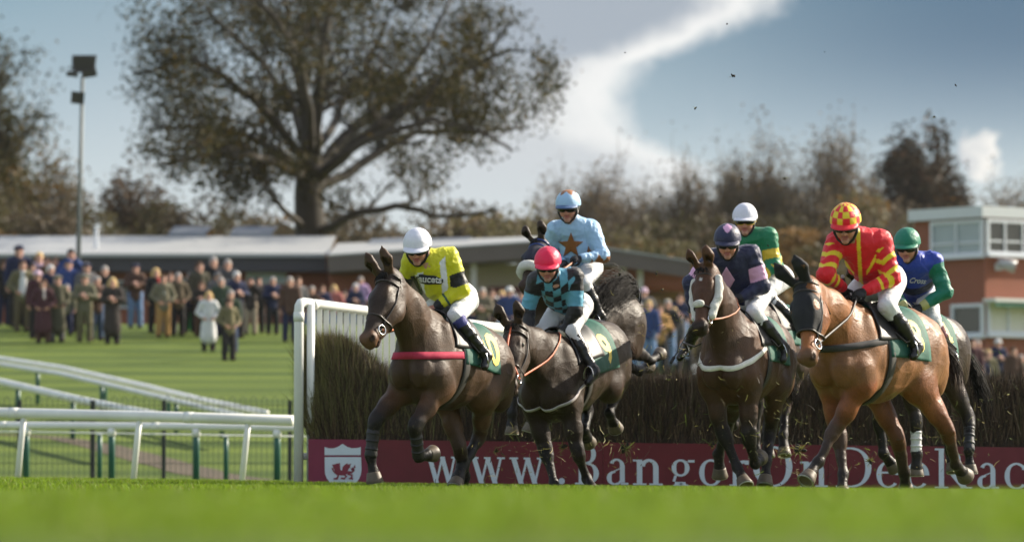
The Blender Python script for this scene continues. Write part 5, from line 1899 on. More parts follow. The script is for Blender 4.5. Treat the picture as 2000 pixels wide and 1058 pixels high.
            if tk.get('cups'):
                for y in (-1, 1):
                    b = Body(); b.ell(H(0.15, y * 0.11, -0.01), np.array((0.05, 0.025, 0.055)) * K, 0.01, None, np.array([s.h, s.sd, s.n]))
                    b.ell(H(0.19, y * 0.105, -0.01), np.array((0.05, 0.022, 0.045)) * K, 0.01, None, np.array([s.h, s.sd, s.n]), sub=True)
                    v, f = b.surface(0.007)
                    mesh_from('blinker_cup', v, f, mat('blinker', (0.012, 0.012, 0.015), 0.4), s.root)
        # number cloth lying over the back behind the saddle, with its number on both sides
        cl = mat('number cloth', tk.get('cloth', (0.008, 0.085, 0.058)), 0.7, var=0.12, vscale=14, bump=0.25, bscale=25)
        x0, x1 = tk.get('cloth_x', (0.22, -0.40))
        amax = R(tk.get('cloth_a', 80))
        xs = np.linspace(x0, x1, 15); an = np.linspace(-amax, amax, 41)
        X, AA = np.meshgrid(xs, an, indexing='ij')
        # the cloth is cut back towards its rear corners
        Xs = X - 0.05 * np.abs(AA / amax) * (X - x0) / (x1 - x0)
        P = s.proj(Xs.ravel(), AA.ravel(), 0.012)
        wave = 0.004 * np.sin(Xs.ravel() * 40 + AA.ravel() * 3)
        P[:, 1] += wave * np.sign(P[:, 1])
        num = tk.get('number')
        if num: co = ribbon('number_cloth', P.reshape(15, 41, 3), cl, s.root, 0.006)
        if num:
            tv, tf = text_tris(num, tk.get('num_size', 0.36), bold=0.03)
            yel = mat('number yellow', (0.75, 0.56, 0.09), 0.6, var=0.06)
            xc = tk.get('num_x', -0.25); ac = R(tk.get('num_a', 50))
            for sg in (1, -1):
                # letters read along the horse: on the left side their right hand end is towards the tail
                rad = 0.36
                x_ = xc - sg * tv[:, 0] * 1.0
                a_ = sg * (ac - tv[:, 1] / rad)
                Q = s.proj(x_ - 0.0, a_, 0.0195)
                mesh_from('cloth_number', Q, tf[:, ::-1] if sg < 0 else tf, yel, co, smooth=True)
        # girth and breast girth
        ga = np.linspace(0.5, 2 * math.pi - 0.5, 40)
        gx = tk.get('girth_x', 0.20)
        rows = [s.proj(np.full(40, gx + dx), ga, 0.008) for dx in (-0.045, 0, 0.045)]
        ribbon('girth', np.array(rows), mat('girth webbing', tk.get('girth_col', (0.02, 0.018, 0.016)), 0.6, var=0.2), s.root, 0.008)
        if 'breast' in tk:
            bcol = tk['breast']
            zc = tk.get('breast_z', 1.20); wv = tk.get('breast_w', 0.03)
            th = np.linspace(-R(98), R(98), 41)
            rows = []
            for dz in (-wv, 0, wv):
                o = s.T(0.28, 0, zc + dz)
                up = nrm(s.T(0, 0, 2) - s.T(0, 0, 1)); fwd = nrm(s.T(1, 0, 1) - s.T(0, 0, 1))
                tilt = tk.get('breast_tilt', 0.0)
                d = np.cos(th)[:, None] * (fwd - up * tilt) + np.sin(th)[:, None] * V3(0, 1, 0)
                d /= np.linalg.norm(d, axis=1)[:, None]
                NB = Body(); NB.p = s.TB.p + [p for p in s.B.p if p['tag'] == 'neck']
                t = march(NB, o, d, 0.75)
                rows.append(o + d * (t + 0.008)[:, None])
            ribbon('breast_girth', np.array(rows), mat('breast girth %s' % (bcol,), bcol, 0.75, var=0.2, vscale=30, spec=0.2), s.root, 0.005)
        # small racing saddle
        sx = np.linspace(0.27, -0.14, 13); sa = np.linspace(-R(56), R(56), 25)
        X, AA = np.meshgrid(sx, sa, indexing='ij')
        u = (X - 0.27) / -0.41
        Xf = X + 0.10 * (np.abs(AA) / R(56)) ** 2 * (1 - u)
        P = s.proj(Xf.ravel(), AA.ravel(), 0.0)
        lift = (0.012 + 0.014 * np.cos(AA / R(56) * 1.5) + 0.035 * np.exp(-((u - 0.0) / 0.18) ** 2) * np.exp(-(AA / 0.35) ** 2) + 0.05 * np.exp(-((u - 1.0) / 0.22) ** 2) * np.exp(-(AA / 0.5) ** 2)).ravel()
        up = nrm(s.T(0, 0, 2) - s.T(0, 0, 1))
        o = np.array([s.T(a, 0, 1.15) for a in Xf.ravel()])
        d = P - o; d /= np.linalg.norm(d, axis=1)[:, None]
        P = P + d * lift[:, None]
        ribbon('saddle', P.reshape(13, 25, 3), mat('saddle leather', tk.get('saddle', (0.012, 0.011, 0.011)), 0.5, var=0.15), s.root, 0.014)

    def stirrup_and_reins(s, hands, feet):
        """called once the rider is posed: hands and feet in world space (left, right)"""
        tk = s.c['tack']
        rc = tk.get('rein', (0.03, 0.025, 0.02))
        mb = MB()
        for ring, hd in zip((s.rings[1], s.rings[0]), hands):
            b = s.loc(hd)
            n = 12
            pts = []
            sag = tk.get('sag', 0.04)
            yo = 0.0
            for k in range(n + 1):
                t = k / n
                p = ring * (1 - t) + b * t - V3(0, 0, sag * 4 * t * (1 - t))
                # keep the rein outside the neck
                NB = s.NBV if hasattr(s, 'NBV') else None
                if NB is None:
                    NB = s.NBV = Body(); NB.p = [q for q in s.B.p if not q.get('sub') and q['tag'] in ('neck', 'trunk', 'breast', 'shoulder', 'head', 'cheek')]
                for _ in range(8):
                    dv = NB.value(p[None])[0]
                    if dv > 0.010: break
                    g = V3(*[NB.value((p + e_)[None])[0] - dv for e_ in np.eye(3) * 0.01])
                    p = p + nrm(g) * (0.012 - dv)
                pts.append(p)
            for rnd in range(4):
                for _ in range(2):
                    pts = [pts[0]] + [(pts[i - 1] + pts[i] * 2 + pts[i + 1]) / 4 for i in range(1, n)] + [pts[n]]
                for i in range(1, n):
                    p = pts[i]
                    for _ in range(6):
                        dv = NB.value(p[None])[0]
                        if dv > 0.012: break
                        g = V3(*[NB.value((p + e_)[None])[0] - dv for e_ in np.eye(3) * 0.01])
                        p = p + nrm(g) * (0.014 - dv)
                    pts[i] = p
            mb.tube(pts, 0.0105, 6, flat=(V3(0, 1, 0), 0.5))
        mb.build('reins', mat('rein %s' % (rc,), rc, 0.55, var=0.2, vscale=30), s.root, smooth=True)
        for sg, ft in zip((1, -1), feet):
            b = s.loc(ft)
            top = s.proj(0.12, sg * R(48), 0.03)[0]
            st = MB()
            st.tube([top, (top + b) / 2 + V3(0, sg * 0.02, 0), b + V3(0, 0, 0.10)], 0.009, 6)
            lr = st.build('stirrup_leather', LEATHER(), s.root, smooth=True)
            ir = MB()
            q = b + V3(0, 0, -0.022)
            arch = [q + V3(0, 0.055 * math.cos(a), 0.13 * max(0, math.sin(a))) for a in np.linspace(0, math.pi, 9)]
            ir.tube(arch, 0.006, 6); ir.tube([arch[0], arch[-1]], 0.009, 6)
            ir.build('stirrup_iron', STEEL(), lr, smooth=True)
DKB = dict(body=(0.030, 0.019, 0.013))
COATS = {
    'dark_brown': {'body': (0.060, 0.034, 0.020), 'belly': (0.05, 0.033, 0.022), 'head': (0.034, 0.021, 0.015), 'muzzle': (0.11, 0.055, 0.03),
                   'chin': (0.05, 0.035, 0.03), 'arm': (0.05, 0.03, 0.02), 'forearm': (0.085, 0.042, 0.022), 'forearm2': (0.06, 0.03, 0.018), 'forearm2>': (0.016, 0.012, 0.011),
                   'knee': (0.014, 0.012, 0.012), 'cannon': (0.013, 0.012, 0.012), 'fetlock': (0.013, 0.012, 0.012), 'pastern': (0.014, 0.012, 0.012),
                   'gaskin': (0.095, 0.048, 0.024), 'gaskin2': (0.085, 0.042, 0.02), 'gaskin2>': (0.045, 0.028, 0.018), 'hock': (0.04, 0.025, 0.017)},
    'near_black': {'body': (0.040, 0.025, 0.016), 'head': (0.034, 0.021, 0.014), 'muzzle': (0.05, 0.028, 0.018), 'forearm': (0.03, 0.019, 0.014), 'forearm2': (0.022, 0.015, 0.012),
                   'knee': (0.012, 0.010, 0.010), 'cannon': (0.011, 0.010, 0.010), 'fetlock': (0.011, 0.01, 0.01), 'pastern': (0.012, 0.01, 0.01),
                   'gaskin': (0.045, 0.025, 0.016), 'gaskin2': (0.02, 0.014, 0.012), 'hock': (0.016, 0.012, 0.011)},
    'bay': {'body': (0.074, 0.034, 0.017), 'head': (0.078, 0.034, 0.017), 'neck': (0.05, 0.026, 0.016), 'breast': (0.06, 0.030, 0.017), 'cheek': (0.07, 0.03, 0.016), 'muzzle': (0.022, 0.014, 0.011), 'chin': (0.05, 0.03, 0.02),
            'forearm': (0.055, 0.028, 0.016), 'forearm2': (0.035, 0.02, 0.013), 'forearm2>': (0.014, 0.011, 0.010), 'knee': (0.013, 0.011, 0.010), 'cannon': (0.012, 0.010, 0.010),
            'fetlock': (0.012, 0.01, 0.01), 'pastern': (0.012, 0.01, 0.01), 'haunch': (0.085, 0.045, 0.024), 'gaskin': (0.06, 0.03, 0.017), 'gaskin2': (0.03, 0.018, 0.012), 'gaskin2>': (0.014, 0.011, 0.01), 'hock': (0.014, 0.011, 0.01)},
    'chestnut': {'body': (0.205, 0.093, 0.039), 'belly': (0.25, 0.122, 0.055), 'neck': (0.215, 0.088, 0.032), 'head': (0.25, 0.090, 0.028), 'cheek': (0.22, 0.08, 0.026), 'muzzle': (0.13, 0.065, 0.035), 'chin': (0.06, 0.035, 0.025),
                 'shoulder': (0.20, 0.090, 0.038), 'breast': (0.185, 0.083, 0.035), 'haunch': (0.215, 0.098, 0.041), 'arm': (0.22, 0.095, 0.04), 'forearm': (0.205, 0.068, 0.026), 'forearm2': (0.165, 0.055, 0.022), 'forearm2>': (0.075, 0.036, 0.022),
                 'knee': (0.06, 0.034, 0.024), 'cannon': (0.06, 0.034, 0.024), 'cannon>': (0.03, 0.02, 0.016), 'fetlock': (0.022, 0.016, 0.014), 'pastern': (0.02, 0.015, 0.013),
                 'gaskin': (0.21, 0.078, 0.03), 'gaskin2': (0.16, 0.055, 0.022), 'gaskin2>': (0.10, 0.04, 0.018), 'hock': (0.09, 0.036, 0.017)},
    'grey_brown': {'body': (0.075, 0.052, 0.042), 'head': (0.05, 0.035, 0.028), 'knee': (0.02, 0.016, 0.015), 'cannon': (0.02, 0.016, 0.015), 'fetlock': (0.018, 0.015, 0.014), 'pastern': (0.018, 0.015, 0.014)},
}
HORSES = {
    'A': dict(seed=11, label='dark brown horse with a pink breast girth, ridden by the jockey in yellow', s=217, yaw=26, pitch=6.5, girth=(846, 711), S=1.06,
              poll=(757, 545, True), muzzle=(713, 668, True), head_yaw=-24, coat=COATS['dark_brown'],
              LF=dict(px=[(810, 832, True), (818, 893, False), (846, 885, False)], off=(0.02, 0)),
              RF=dict(px=[(731, 822, True), (724, 892, True), (733, 946, True)], off=(0.05, 0)),
              LH=dict(px=[(938, 850, False), (903, 910, True), (889, 950, True)], off=(0.06, -0.02)),
              RH=dict(px=[(898, 872, True), (907, 930, False), (902, 968, False)], off=(0.12, -0.02)),
              tail=[(985, 720, 1.2), (990, 790, 1.1)], tailspread=0.05,
              boots={'LF': (0.014, 0.013, 0.014), 'RF': (0.014, 0.013, 0.014)}, hoof=(0.10, 0.075, 0.05),
              tack=dict(breast=(0.42, 0.035, 0.075), breast_z=1.27, breast_tilt=0.14, number='10', rein=(0.45, 0.15, 0.06))),
    'B': dict(seed=12, earL=0.9, label='near black horse in an orange face strap, ridden by the jockey in the red cap', s=204, yaw=26, pitch=-9, girth=(1090, 738), S=1.06,
              poll=(1005, 643, True), muzzle=(990, 762, True), head_yaw=-2, coat=COATS['near_black'],
              LF=dict(px=[(1130, 892, True), (1146, 934, False), (1164, 966, True)], off=(0, 0)),
              RF=dict(px=[(1068, 890, True), (1082, 944, True), (1090, 985, True)], off=(0.03, 0)),
              LH=dict(px=[(1205, 765, False), (1190, 806, True), (1203, 838, False)], off=(0.0, 0.0)),
              RH=dict(px=[(1150, 800, False), (1140, 840, True), (1150, 865, False)], off=(0.05, 0.0)),
              tail=[(1225, 660, 1.2), (1228, 720, 1.1)], tailspread=0.04, hair=(0.014, 0.011, 0.010),
              tack=dict(number='9', rein=(0.55, 0.13, 0.05), face_strap=(0.60, 0.12, 0.04), breast=(0.50, 0.46, 0.46), breast_z=1.15, breast_w=0.016, breast_tilt=0.42)),
    'C': dict(seed=13, label='black horse landing over the fence with a white sheepskin noseband and blue browband', s=190, yaw=40, pitch=3, girth=(1095, 632), S=1.0, earL=0.72,
              poll=(1052, 478, True), muzzle=(1022, 562, True), head_yaw=-4, coat=COATS['near_black'],
              LF=dict(px=[(1048, 770, True), (1040, 815, True), (1031, 848, True)], off=(0.05, 0)),
              RF=dict(px=[(1000, 775, True), (998, 825, True), (999, 860, True)], off=(0.08, 0)),
              LH=dict(px=[(1250, 690, False), (1272, 704, False), (1290, 690, False)], off=(-0.1, 0.0)),
              RH=dict(px=[(1225, 715, False), (1248, 724, False), (1268, 715, False)], off=(-0.1, 0.0)),
              tail=[(1238, 548, 0.8), (1196, 540, 0.2), (1164, 610, -0.1)], tailspread=0.12, tailn=900, hair=(0.018, 0.015, 0.014),
              tack=dict(number=None, hood=(0.012, 0.013, 0.03), hood_u=0.27, cups=True, sheep_nose=(0.36, 0.045, 1.6), bridle_col=(0.02, 0.05, 0.22), rein=(0.40, 0.16, 0.07))),
    'D': dict(seed=14, earL=0.9, label='bay horse with white sheepskin cheekpieces and a white breast girth', s=208, yaw=19, pitch=2, girth=(1437, 706), S=1.08,
              poll=(1378, 530, True), muzzle=(1364, 646, True), headL=1.0, head_yaw=-14, coat=COATS['bay'], white=[(0.12, 0.0, 0.020)],
              LF=dict(px=[(1462, 884, True), (1476, 905, False), (1484, 893, False)], off=(0, 0)),
              RF=dict(px=[(1418, 868, True), (1440, 912, True), (1456, 948, True)], off=(0.03, 0)),
              LH=dict(px=[(1504, 846, False), (1498, 902, True), (1494, 946, True)], off=(0.05, 0)),
              RH=dict(px=[(1422, 828, False), (1404, 886, False), (1406, 930, False)], off=(0.1, -0.05)),
              tail=[(1545, 730, 1.2), (1550, 800, 1.1)], tailspread=0.04,
              tack=dict(number='6', sheep_cheeks=True, sheep_nose=(0.36, 0.024, 0.30), breast=(0.66, 0.64, 0.58), breast_w=0.023, breast_z=1.31, breast_tilt=0.42, rein=(0.35, 0.12, 0.05))),
    'E': dict(seed=15, label='grey brown horse mostly hidden behind the jockey in navy and pink', s=192, yaw=22, pitch=2, girth=(1484, 672), S=1.0,
              poll=(1425, 545, True), muzzle=(1412, 640, True), coat=COATS['grey_brown'],
              LF=dict(px=[(1470, 820, True), (1472, 870, True), (1476, 905, True)], off=(0, 0)),
              RF=dict(px=[(1425, 800, True), (1432, 830, False), (1436, 820, False)], off=(0.03, 0)),
              LH=dict(px=[(1535, 790, False), (1530, 850, True), (1532, 888, True)], off=(0.0, 0)),
              RH=dict(px=[(1500, 800, False), (1498, 850, True), (1500, 890, True)], off=(0.1, 0)),
              tail=[(1570, 680, 1.2), (1580, 740, 1.1)], tailspread=0.04,
              tack=dict(number='13', num_size=0.22, rein=(0.03, 0.025, 0.02))),
    'F': dict(seed=16, label='chestnut horse in a black ear hood striding past, nearest the camera', s=236, yaw=34, pitch=2, girth=(1674, 698), S=1.03,
              poll=(1570, 560, True), muzzle=(1574, 706, True), head_yaw=-10, coat=COATS['chestnut'], rough=0.40, forelock=False,
              LF=dict(px=[(1624, 848, True), (1598, 902, True), (1574, 938, True)], off=(0.06, 0)),
              RF=dict(px=[(1640, 868, True), (1646, 925, True), (1646, 972, True)], off=(-0.02, 0)),
              LH=dict(px=[(1852, 842, False), (1866, 906, False), (1886, 930, False)], off=(0.0, -0.02)),
              RH=dict(px=[(1757, 862, True), (1766, 920, False), (1770, 964, False)], off=(0.14, -0.03)),
              tail=[(1872, 690, 1.2), (1864, 765, 1.1)], tailspread=0.035, hair=(0.022, 0.015, 0.012), hoof=(0.07, 0.055, 0.045),
              tack=dict(number='8', hood=(0.008, 0.008, 0.010), hood_u=0.36, breast=(0.05, 0.048, 0.05), breast_z=1.33, breast_tilt=0.18, breast_w=0.028, girth_col=(0.016, 0.016, 0.018), rein=(0.05, 0.045, 0.045))),
    'G': dict(seed=17, label='almost black horse at the far side of the chestnut, with white foreleg bandages', s=203, yaw=31, pitch=2, girth=(1757, 692), S=1.0,
              poll=(1690, 565, True), muzzle=(1668, 690, True), coat=COATS['near_black'], rough=0.36,
              LF=dict(px=[(1797, 862, True), (1790, 915, True), (1790, 952, True)], off=(0.02, 0)),
              RF=dict(px=[(1722, 868, True), (1728, 905, False), (1748, 915, False)], off=(0.03, 0)),
              LH=dict(px=[(1893, 815, False), (1893, 880, True), (1896, 935, True)], off=(0.0, 0)),
              RH=dict(px=[(1850, 830, False), (1856, 880, True), (1862, 920, True)], off=(0.08, 0)),
              tail=[(1918, 720, 1.2), (1925, 815, 1.1)], tailspread=0.045, boots={'LF': (0.55, 0.55, 0.56), 'LH': (0.022, 0.024, 0.03)},
              tack=dict(number='4', rein=(0.30, 0.11, 0.06))),
}
HB_ = {k: Horse(c) for k, c in HORSES.items()}
# ------------------------------------------------------------------ riders
def head_body(B, o, f, l, u, k=1.0):
    """a human head: o centre of the skull, f forward, l left, u up"""
    M = np.array([f, l, u])
    q = lambda x, y, z: o + f * (x * k) + l * (y * k) + u * (z * k)
    e = lambda c, r, kk, tag: B.ell(q(*c), np.array(r) * k, kk * k, tag, M)
    e((0, 0, 0.025), (0.100, 0.078, 0.105), 0.03, 'skin')
    B.cone(q(0.025, 0, -0.055), q(0.062, 0, -0.092), 0.060 * k, 0.030 * k, 0.04 * k, 'jaw', l, 1.0)
    for y in (-1, 1):
        e((0.050, y * 0.038, -0.028), (0.040, 0.028, 0.038), 0.03, 'cheek')
        e((-0.005, y * 0.080, -0.012), (0.020, 0.010, 0.032), 0.012, 'ear')
        e((0.100, y * 0.012, -0.036), (0.011, 0.009, 0.008), 0.008, 'nose')
        B.ell(q(0.094, y * 0.032, 0.004), np.array((0.016, 0.015, 0.010)) * k, 0.01 * k, None, M, sub=True)
    e((0.085, 0, 0.026), (0.020, 0.058, 0.012), 0.02, 'skin')
    B.cone(q(0.094, 0, 0.012), q(0.116, 0, -0.032), 0.010 * k, 0.0135 * k, 0.018 * k, 'nose')
    e((0.094, 0, -0.062), (0.010, 0.024, 0.0065), 0.006, 'lip')
    e((0.091, 0, -0.073), (0.010, 0.021, 0.0070), 0.006, 'lip')
    e((0.080, 0, -0.096), (0.020, 0.022, 0.016), 0.02, 'jaw')
    return q


def hand_body(w, d, pn, side, k=1.0, curl=1.0):
    """a closed hand from the wrist w: d towards the knuckles, pn the palm's normal, side +1 when the thumb is on d x pn"""
    B = Body()
    l = nrm(np.cross(d, pn)) * side
    pn = nrm(np.cross(l * side, d))
    M = np.array([d, l, pn])
    B.cone(w - d * 0.03, w + d * 0.02, 0.028 * k, 0.030 * k, 0.015, 'hand')
    B.ell(w + d * 0.055 * k, np.array((0.052, 0.042, 0.019)) * k, 0.012, 'hand', M)
    for i, (y, ln) in enumerate(((0.031, 0.92), (0.010, 1.0), (-0.011, 0.94), (-0.031, 0.78))):
        b0 = w + d * (0.092 - abs(y - 0.01) * 0.25) * k + l * y * k
        a1, a2, a3 = 0.9 * curl + 0.05 * i, 2.0 * curl, 2.9 * curl
        d1 = d * math.cos(a1) + pn * math.sin(a1); d2 = d * math.cos(a2) + pn * math.sin(a2); d3 = d * math.cos(a3) + pn * math.sin(a3)
        p1 = b0 + d1 * 0.042 * ln * k; p2 = p1 + d2 * 0.027 * ln * k; p3 = p2 + d3 * 0.020 * ln * k
        B.cone(b0, p1, 0.0100 * k, 0.0092 * k, 0.004, 'hand'); B.cone(p1, p2, 0.0092 * k, 0.0085 * k, 0.004, 'hand'); B.cone(p2, p3, 0.0085 * k, 0.0075 * k, 0.004, 'hand')
    t0 = w + d * 0.035 * k + l * 0.034 * k
    t1 = t0 + (d * 0.6 + l * 0.45 + pn * 0.55) * 0.038 * k
    t2 = t1 + nrm(d * 0.75 - l * 0.25 + pn * 0.7) * 0.034 * k
    B.cone(t0, t1, 0.0125 * k, 0.0108 * k, 0.008, 'hand'); B.cone(t1, t2, 0.0108 * k, 0.0085 * k, 0.004, 'hand')
    return B


SKIN = dict(skin=(0.56, 0.30, 0.215), jaw=(0.48, 0.255, 0.19), cheek=(0.60, 0.28, 0.205), nose=(0.60, 0.28, 0.205), lip=(0.36, 0.12, 0.10), ear=(0.48, 0.22, 0.16))
cloth_mat = lambda: mat('silks cloth', attr=True, rough=0.48, var=0.07, vscale=18, spec=0.35, bump=0.35, bscale=26, sheen=0.12)


class Jockey:
    def __init__(s, c, horse):
        s.c, s.h = c, horse
        h = horse
        lf, fw = h.lf, h.fw
        up = V3(0, 0, 1)
        pv = h.wld(h.T(*c.get('pelvis', (-0.16, 0, 1.92))))
        s.root = empty('person', pv - up * 0.12, h.root.rotation_euler[2], c['label'], 'jockey', 'jockeys riding in the race')
        s.o = np.array(s.root.location)
        cs, sn = math.cos(-s.root.rotation_euler[2]), math.sin(-s.root.rotation_euler[2])
        s.Rm = np.array([[cs, -sn, 0], [sn, cs, 0], [0, 0, 1]])
        nb = solve(pv, *c['neck'][:2], c['neck'][3] if len(c['neck']) > 3 else 0.52, c['neck'][2])
        spine = nrm(nb - pv)
        hd = solve(nb, *c['head'][:2], c.get('neckL', 0.17), c['head'][2])
        f = nrm(V3(c['face'][0], -1, c['face'][1]))
        l = nrm(np.cross(up + V3(c.get('roll', 0), 0, 0), f)); u = np.cross(f, l)
        ch = nb - spine * 0.06
        J = s.J = {}
        for sd, q in (('L', 1), ('R', -1)):
            J['S' + sd] = solve(ch, *c['sh' + sd][:2], 0.19, c['sh' + sd][2])
            J['E' + sd] = solve(J['S' + sd], *c['el' + sd][:2], 0.32, c['el' + sd][2])
            J['W' + sd] = solve(J['E' + sd], *c['wr' + sd][:2], 0.28, c['wr' + sd][2])
            J['H' + sd] = pv + lf * 0.10 * q
            if c.get('kn' + sd):
                J['K' + sd] = s.out(solve(J['H' + sd], *c['kn' + sd][:2], 0.41, c['kn' + sd][2]), q, 0.062)
                J['A' + sd] = solve(J['K' + sd], *c['an' + sd][:2], 0.39, c['an' + sd][2])
                J['A' + sd] = s.out(J['A' + sd], q, 0.058)
                J['T' + sd] = solve(J['A' + sd], *c['to' + sd][:2], 0.17, c['to' + sd][2])
                J['T' + sd] = s.out(J['T' + sd], q, 0.05)
        if not c.get('knR'):
            for a in 'KAT':
                p = h.loc(J[a + 'L']); p[1] = -p[1]
                J[a + 'R'] = h.wld(p)
        lat = nrm(J['SL'] - J['SR'])
        front = nrm(np.cross(lat, spine))
        if front @ V3(0, 0, 1) > 0 and spine @ fw > 0.5: front = front
        front = nrm(np.cross(lat, spine)); 
        if front[2] > 0.3: front = -front
        lx = lambda w: (np.asarray(w) - s.o) @ s.Rm.T
        J = {k: lx(v) for k, v in J.items()}
        pv, nb, hd, ch = lx(pv), lx(nb), lx(hd), lx(ch)
        f, l, u, spine, lat, front = [v @ s.Rm.T for v in (f, l, u, spine, lat, front)]
        s.__dict__.update(pv=pv, nb=nb, hd=hd, ch=ch, f=f, l=l, u=u, spine=spine, lat=lat, front=front, J=J)
        # ---- the body under the clothes, one skin
        B = Body()
        head_body(B, hd, f, l, u, 1.09)
        B.cone(hd - u * 0.05 - f * 0.012, nb + spine * 0.02, 0.056, 0.062, 0.03, 'skin')
        B.cone(nb - spine * 0.05, pv, 0.12, 0.12, 0.08, 'skin')
        B.cone(J['SL'], J['SR'], 0.055, 0.055, 0.06, 'skin')
        for sd in 'LR':
            B.cone(J['S' + sd], J['E' + sd], 0.048, 0.038, 0.03, 'skin'); B.cone(J['E' + sd], J['W' + sd], 0.038, 0.027, 0.02, 'skin')
            B.cone(J['H' + sd], J['K' + sd], 0.085, 0.055, 0.05, 'skin'); B.cone(J['K' + sd], J['A' + sd], 0.052, 0.035, 0.03, 'skin')
            dn_ = nrm(J['A' + sd] - J['K' + sd]) * 0.035
            B.cone(J['A' + sd], J['A' + sd] + dn_, 0.028, 0.024, 0.02, 'skin'); B.cone(J['A' + sd] + dn_, (J['T' + sd] + dn_) * .7 + (J['A' + sd] + dn_) * .3, 0.022, 0.018, 0.02, 'skin')
        v, fc = B.surface(0.0075)
        v = relax(v, fc, 1, 0.4)
        idx, t = B.nearest(v)
        cols = np.array([SKIN.get(B.p[i]['tag'], SKIN['skin']) for i in idx])
        for _ in range(3): cols = relax(cols, fc, 1, 0.5)
        gl = c.get('glove')
        V, F, Cc = [v], [fc], [cols]
        base = len(v)
        s.hands = {}
        for sd, q in (('L', 1), ('R', -1)):
            d = nrm(J['W' + sd] - J['E' + sd]); d = nrm(d * 0.8 + nrm(V3(1, -q * 0.1, -0.25)) * 0.55)
            pn = nrm(V3(0.0, -q * 0.75, -0.65)); pn = nrm(pn - d * (pn @ d))
            HBd = hand_body(J['W' + sd], d, pn, q, 1.05)
            hv, hf = HBd.surface(0.0042)
            V.append(hv); F.append(hf + base); base += len(hv)
            Cc.append(np.tile(np.array(gl if gl else (0.44, 0.20, 0.14)), (len(hv), 1)))
            s.hands[sd] = s.o + (J['W' + sd] + d * 0.075 + pn * 0.03) @ s.Rm
        mesh_from('body', np.concatenate(V), np.concatenate(F), mat('skin', attr=True, rough=0.5, var=0.08, vscale=40, spec=0.3), s.root, np.concatenate(Cc))
        s.silks(); s.breeches(); s.boots(); s.helmet()
        s.feet = {sd: s.o + (J['A' + sd] * 0.35 + J['T' + sd] * 0.65 - V3(0, 0, 0.02)) @ s.Rm for sd in 'LR'}

    def out(s, w, q, gap):
        """move a point of the rider's leg sideways until it lies outside the horse"""
        p = s.h.loc(w)
        for _ in range(30):
            d = s.h.TB.value(p[None])[0]
            if d >= gap: break
            p = p + V3(0, q, 0.15) * max(gap - d, 0.004) * 0.7
        return s.h.wld(p)

    def cloth(s, B, name, colfn, amp, res=0.0085, mt=None, parent=None, seed=1):
        v, f = B.surface(res)
        v = relax(v, f, 1, 0.4)
        fn = np.cross(v[f[:, 2]] - v[f[:, 0]], v[f[:, 3]] - v[f[:, 1]])
        N = np.zeros_like(v)
        for i in range(4): np.add.at(N, f[:, i], fn)
        N /= np.maximum(np.linalg.norm(N, axis=1), 1e-9)[:, None]
        idx, t = B.nearest(v)
        tags = np.array([p['tag'] for p in B.p])[idx]
        cols = colfn(v, tags, t)
        # creases: ridged noise
        # folds run across the pull of the cloth: noise stretched over each limb
        ax = np.array([nrm(p['b'] - p['a']) if p['kind'] == 0 else V3(0, 0, 1) for p in B.p])[idx]
        al = (v * ax).sum(1)[:, None] * ax
        r1 = 1 - np.abs(fnoise(al * 1.0 + (v - al) * 0.45, 46, seed)); r2 = 1 - np.abs(fnoise(v, 80, seed + 3)); r3 = fnoise(al * .5 + (v - al), 30, seed + 7)
        v = v + N * (amp * (1.5 * (r1 - 0.6) + 0.6 * (r2 - 0.6) + 0.5 * r3))[:, None]
        return mesh_from(name, v, f, mt or cloth_mat(), parent or s.root, cols)

    def silks(s):
        J, c = s.J, s.c
        B = s.SB = Body()
        mid = s.pv * 0.5 + s.nb * 0.5
        B.cone(s.pv + s.spine * 0.03, mid, 0.160, 0.175, 0.05, 'torso', s.front, 0.86)
        B.cone(mid, s.ch - s.spine * 0.03, 0.182, 0.165, 0.06, 'torso', s.front, 0.84)
        B.cone(J['SL'] * 0.8 + s.ch * 0.2, J['SR'] * 0.8 + s.ch * 0.2, 0.096, 0.096, 0.07, 'torso')
        B.cone(s.ch, s.nb + s.spine * 0.02, 0.095, 0.075, 0.05, 'torso')
        B.cone(s.nb, s.nb + (s.hd - s.nb) * 0.42 - s.f * 0.012, 0.078, 0.070, 0.03, 'torso')
        for sd in 'LR':
            B.cone(J['S' + sd], J['E' + sd], 0.090, 0.069, 0.05, 'ua' + sd)
            B.cone(J['E' + sd], J['E' + sd] + (J['W' + sd] - J['E' + sd]) * 0.93, 0.069, 0.046, 0.035, 'fa' + sd)
        pat = c['pattern']

        def colfn(v, tags, t):
            Y = (v - s.ch) @ s.lat; Z = (v - s.pv) @ s.spine; X = (v - s.ch) @ s.front
            arm = np.array([x[0] in 'uf' and x != 'torso' for x in tags])
            at_ = np.where(np.array([x[:2] == 'fa' for x in tags]), 1 + t, t)
            # angle around the arm, for seams
            return pat(s, v, arm, at_, X, Y, Z)
        s.silk = s.cloth(B, 'silks', colfn, 0.0075, seed=c['seed'])

    def decal(s, name, V2, F, center_px, depth_ref, size, rot, mt, off=0.006, aim=None):
        """lettering or emblem laid on the front of the silks, following their surface"""
        ctr = (at(center_px[0], center_px[1], depth_ref) - s.o) @ s.Rm.T
        n = V3(*(V3(0, -1, 0) @ s.Rm.T)) if aim is None else aim
        U = V3(1, 0, 0) @ s.Rm.T; Z = V3(0, 0, 1)
        ca, sa = math.cos(rot), math.sin(rot)
        P = ctr + n * 0.5 + np.outer(V2[:, 0] * ca - V2[:, 1] * sa, U) * size + np.outer(V2[:, 0] * sa + V2[:, 1] * ca, Z) * size
        t = np.zeros(len(P))
        for _ in range(60):
            d = s.SB.value(P - n * t[:, None])
            t += np.clip(d, -0.01, 0.1) * 0.8
        P = P - n * (t - off)[:, None]
        o = mesh_from(name, P, F, mt, s.silk)
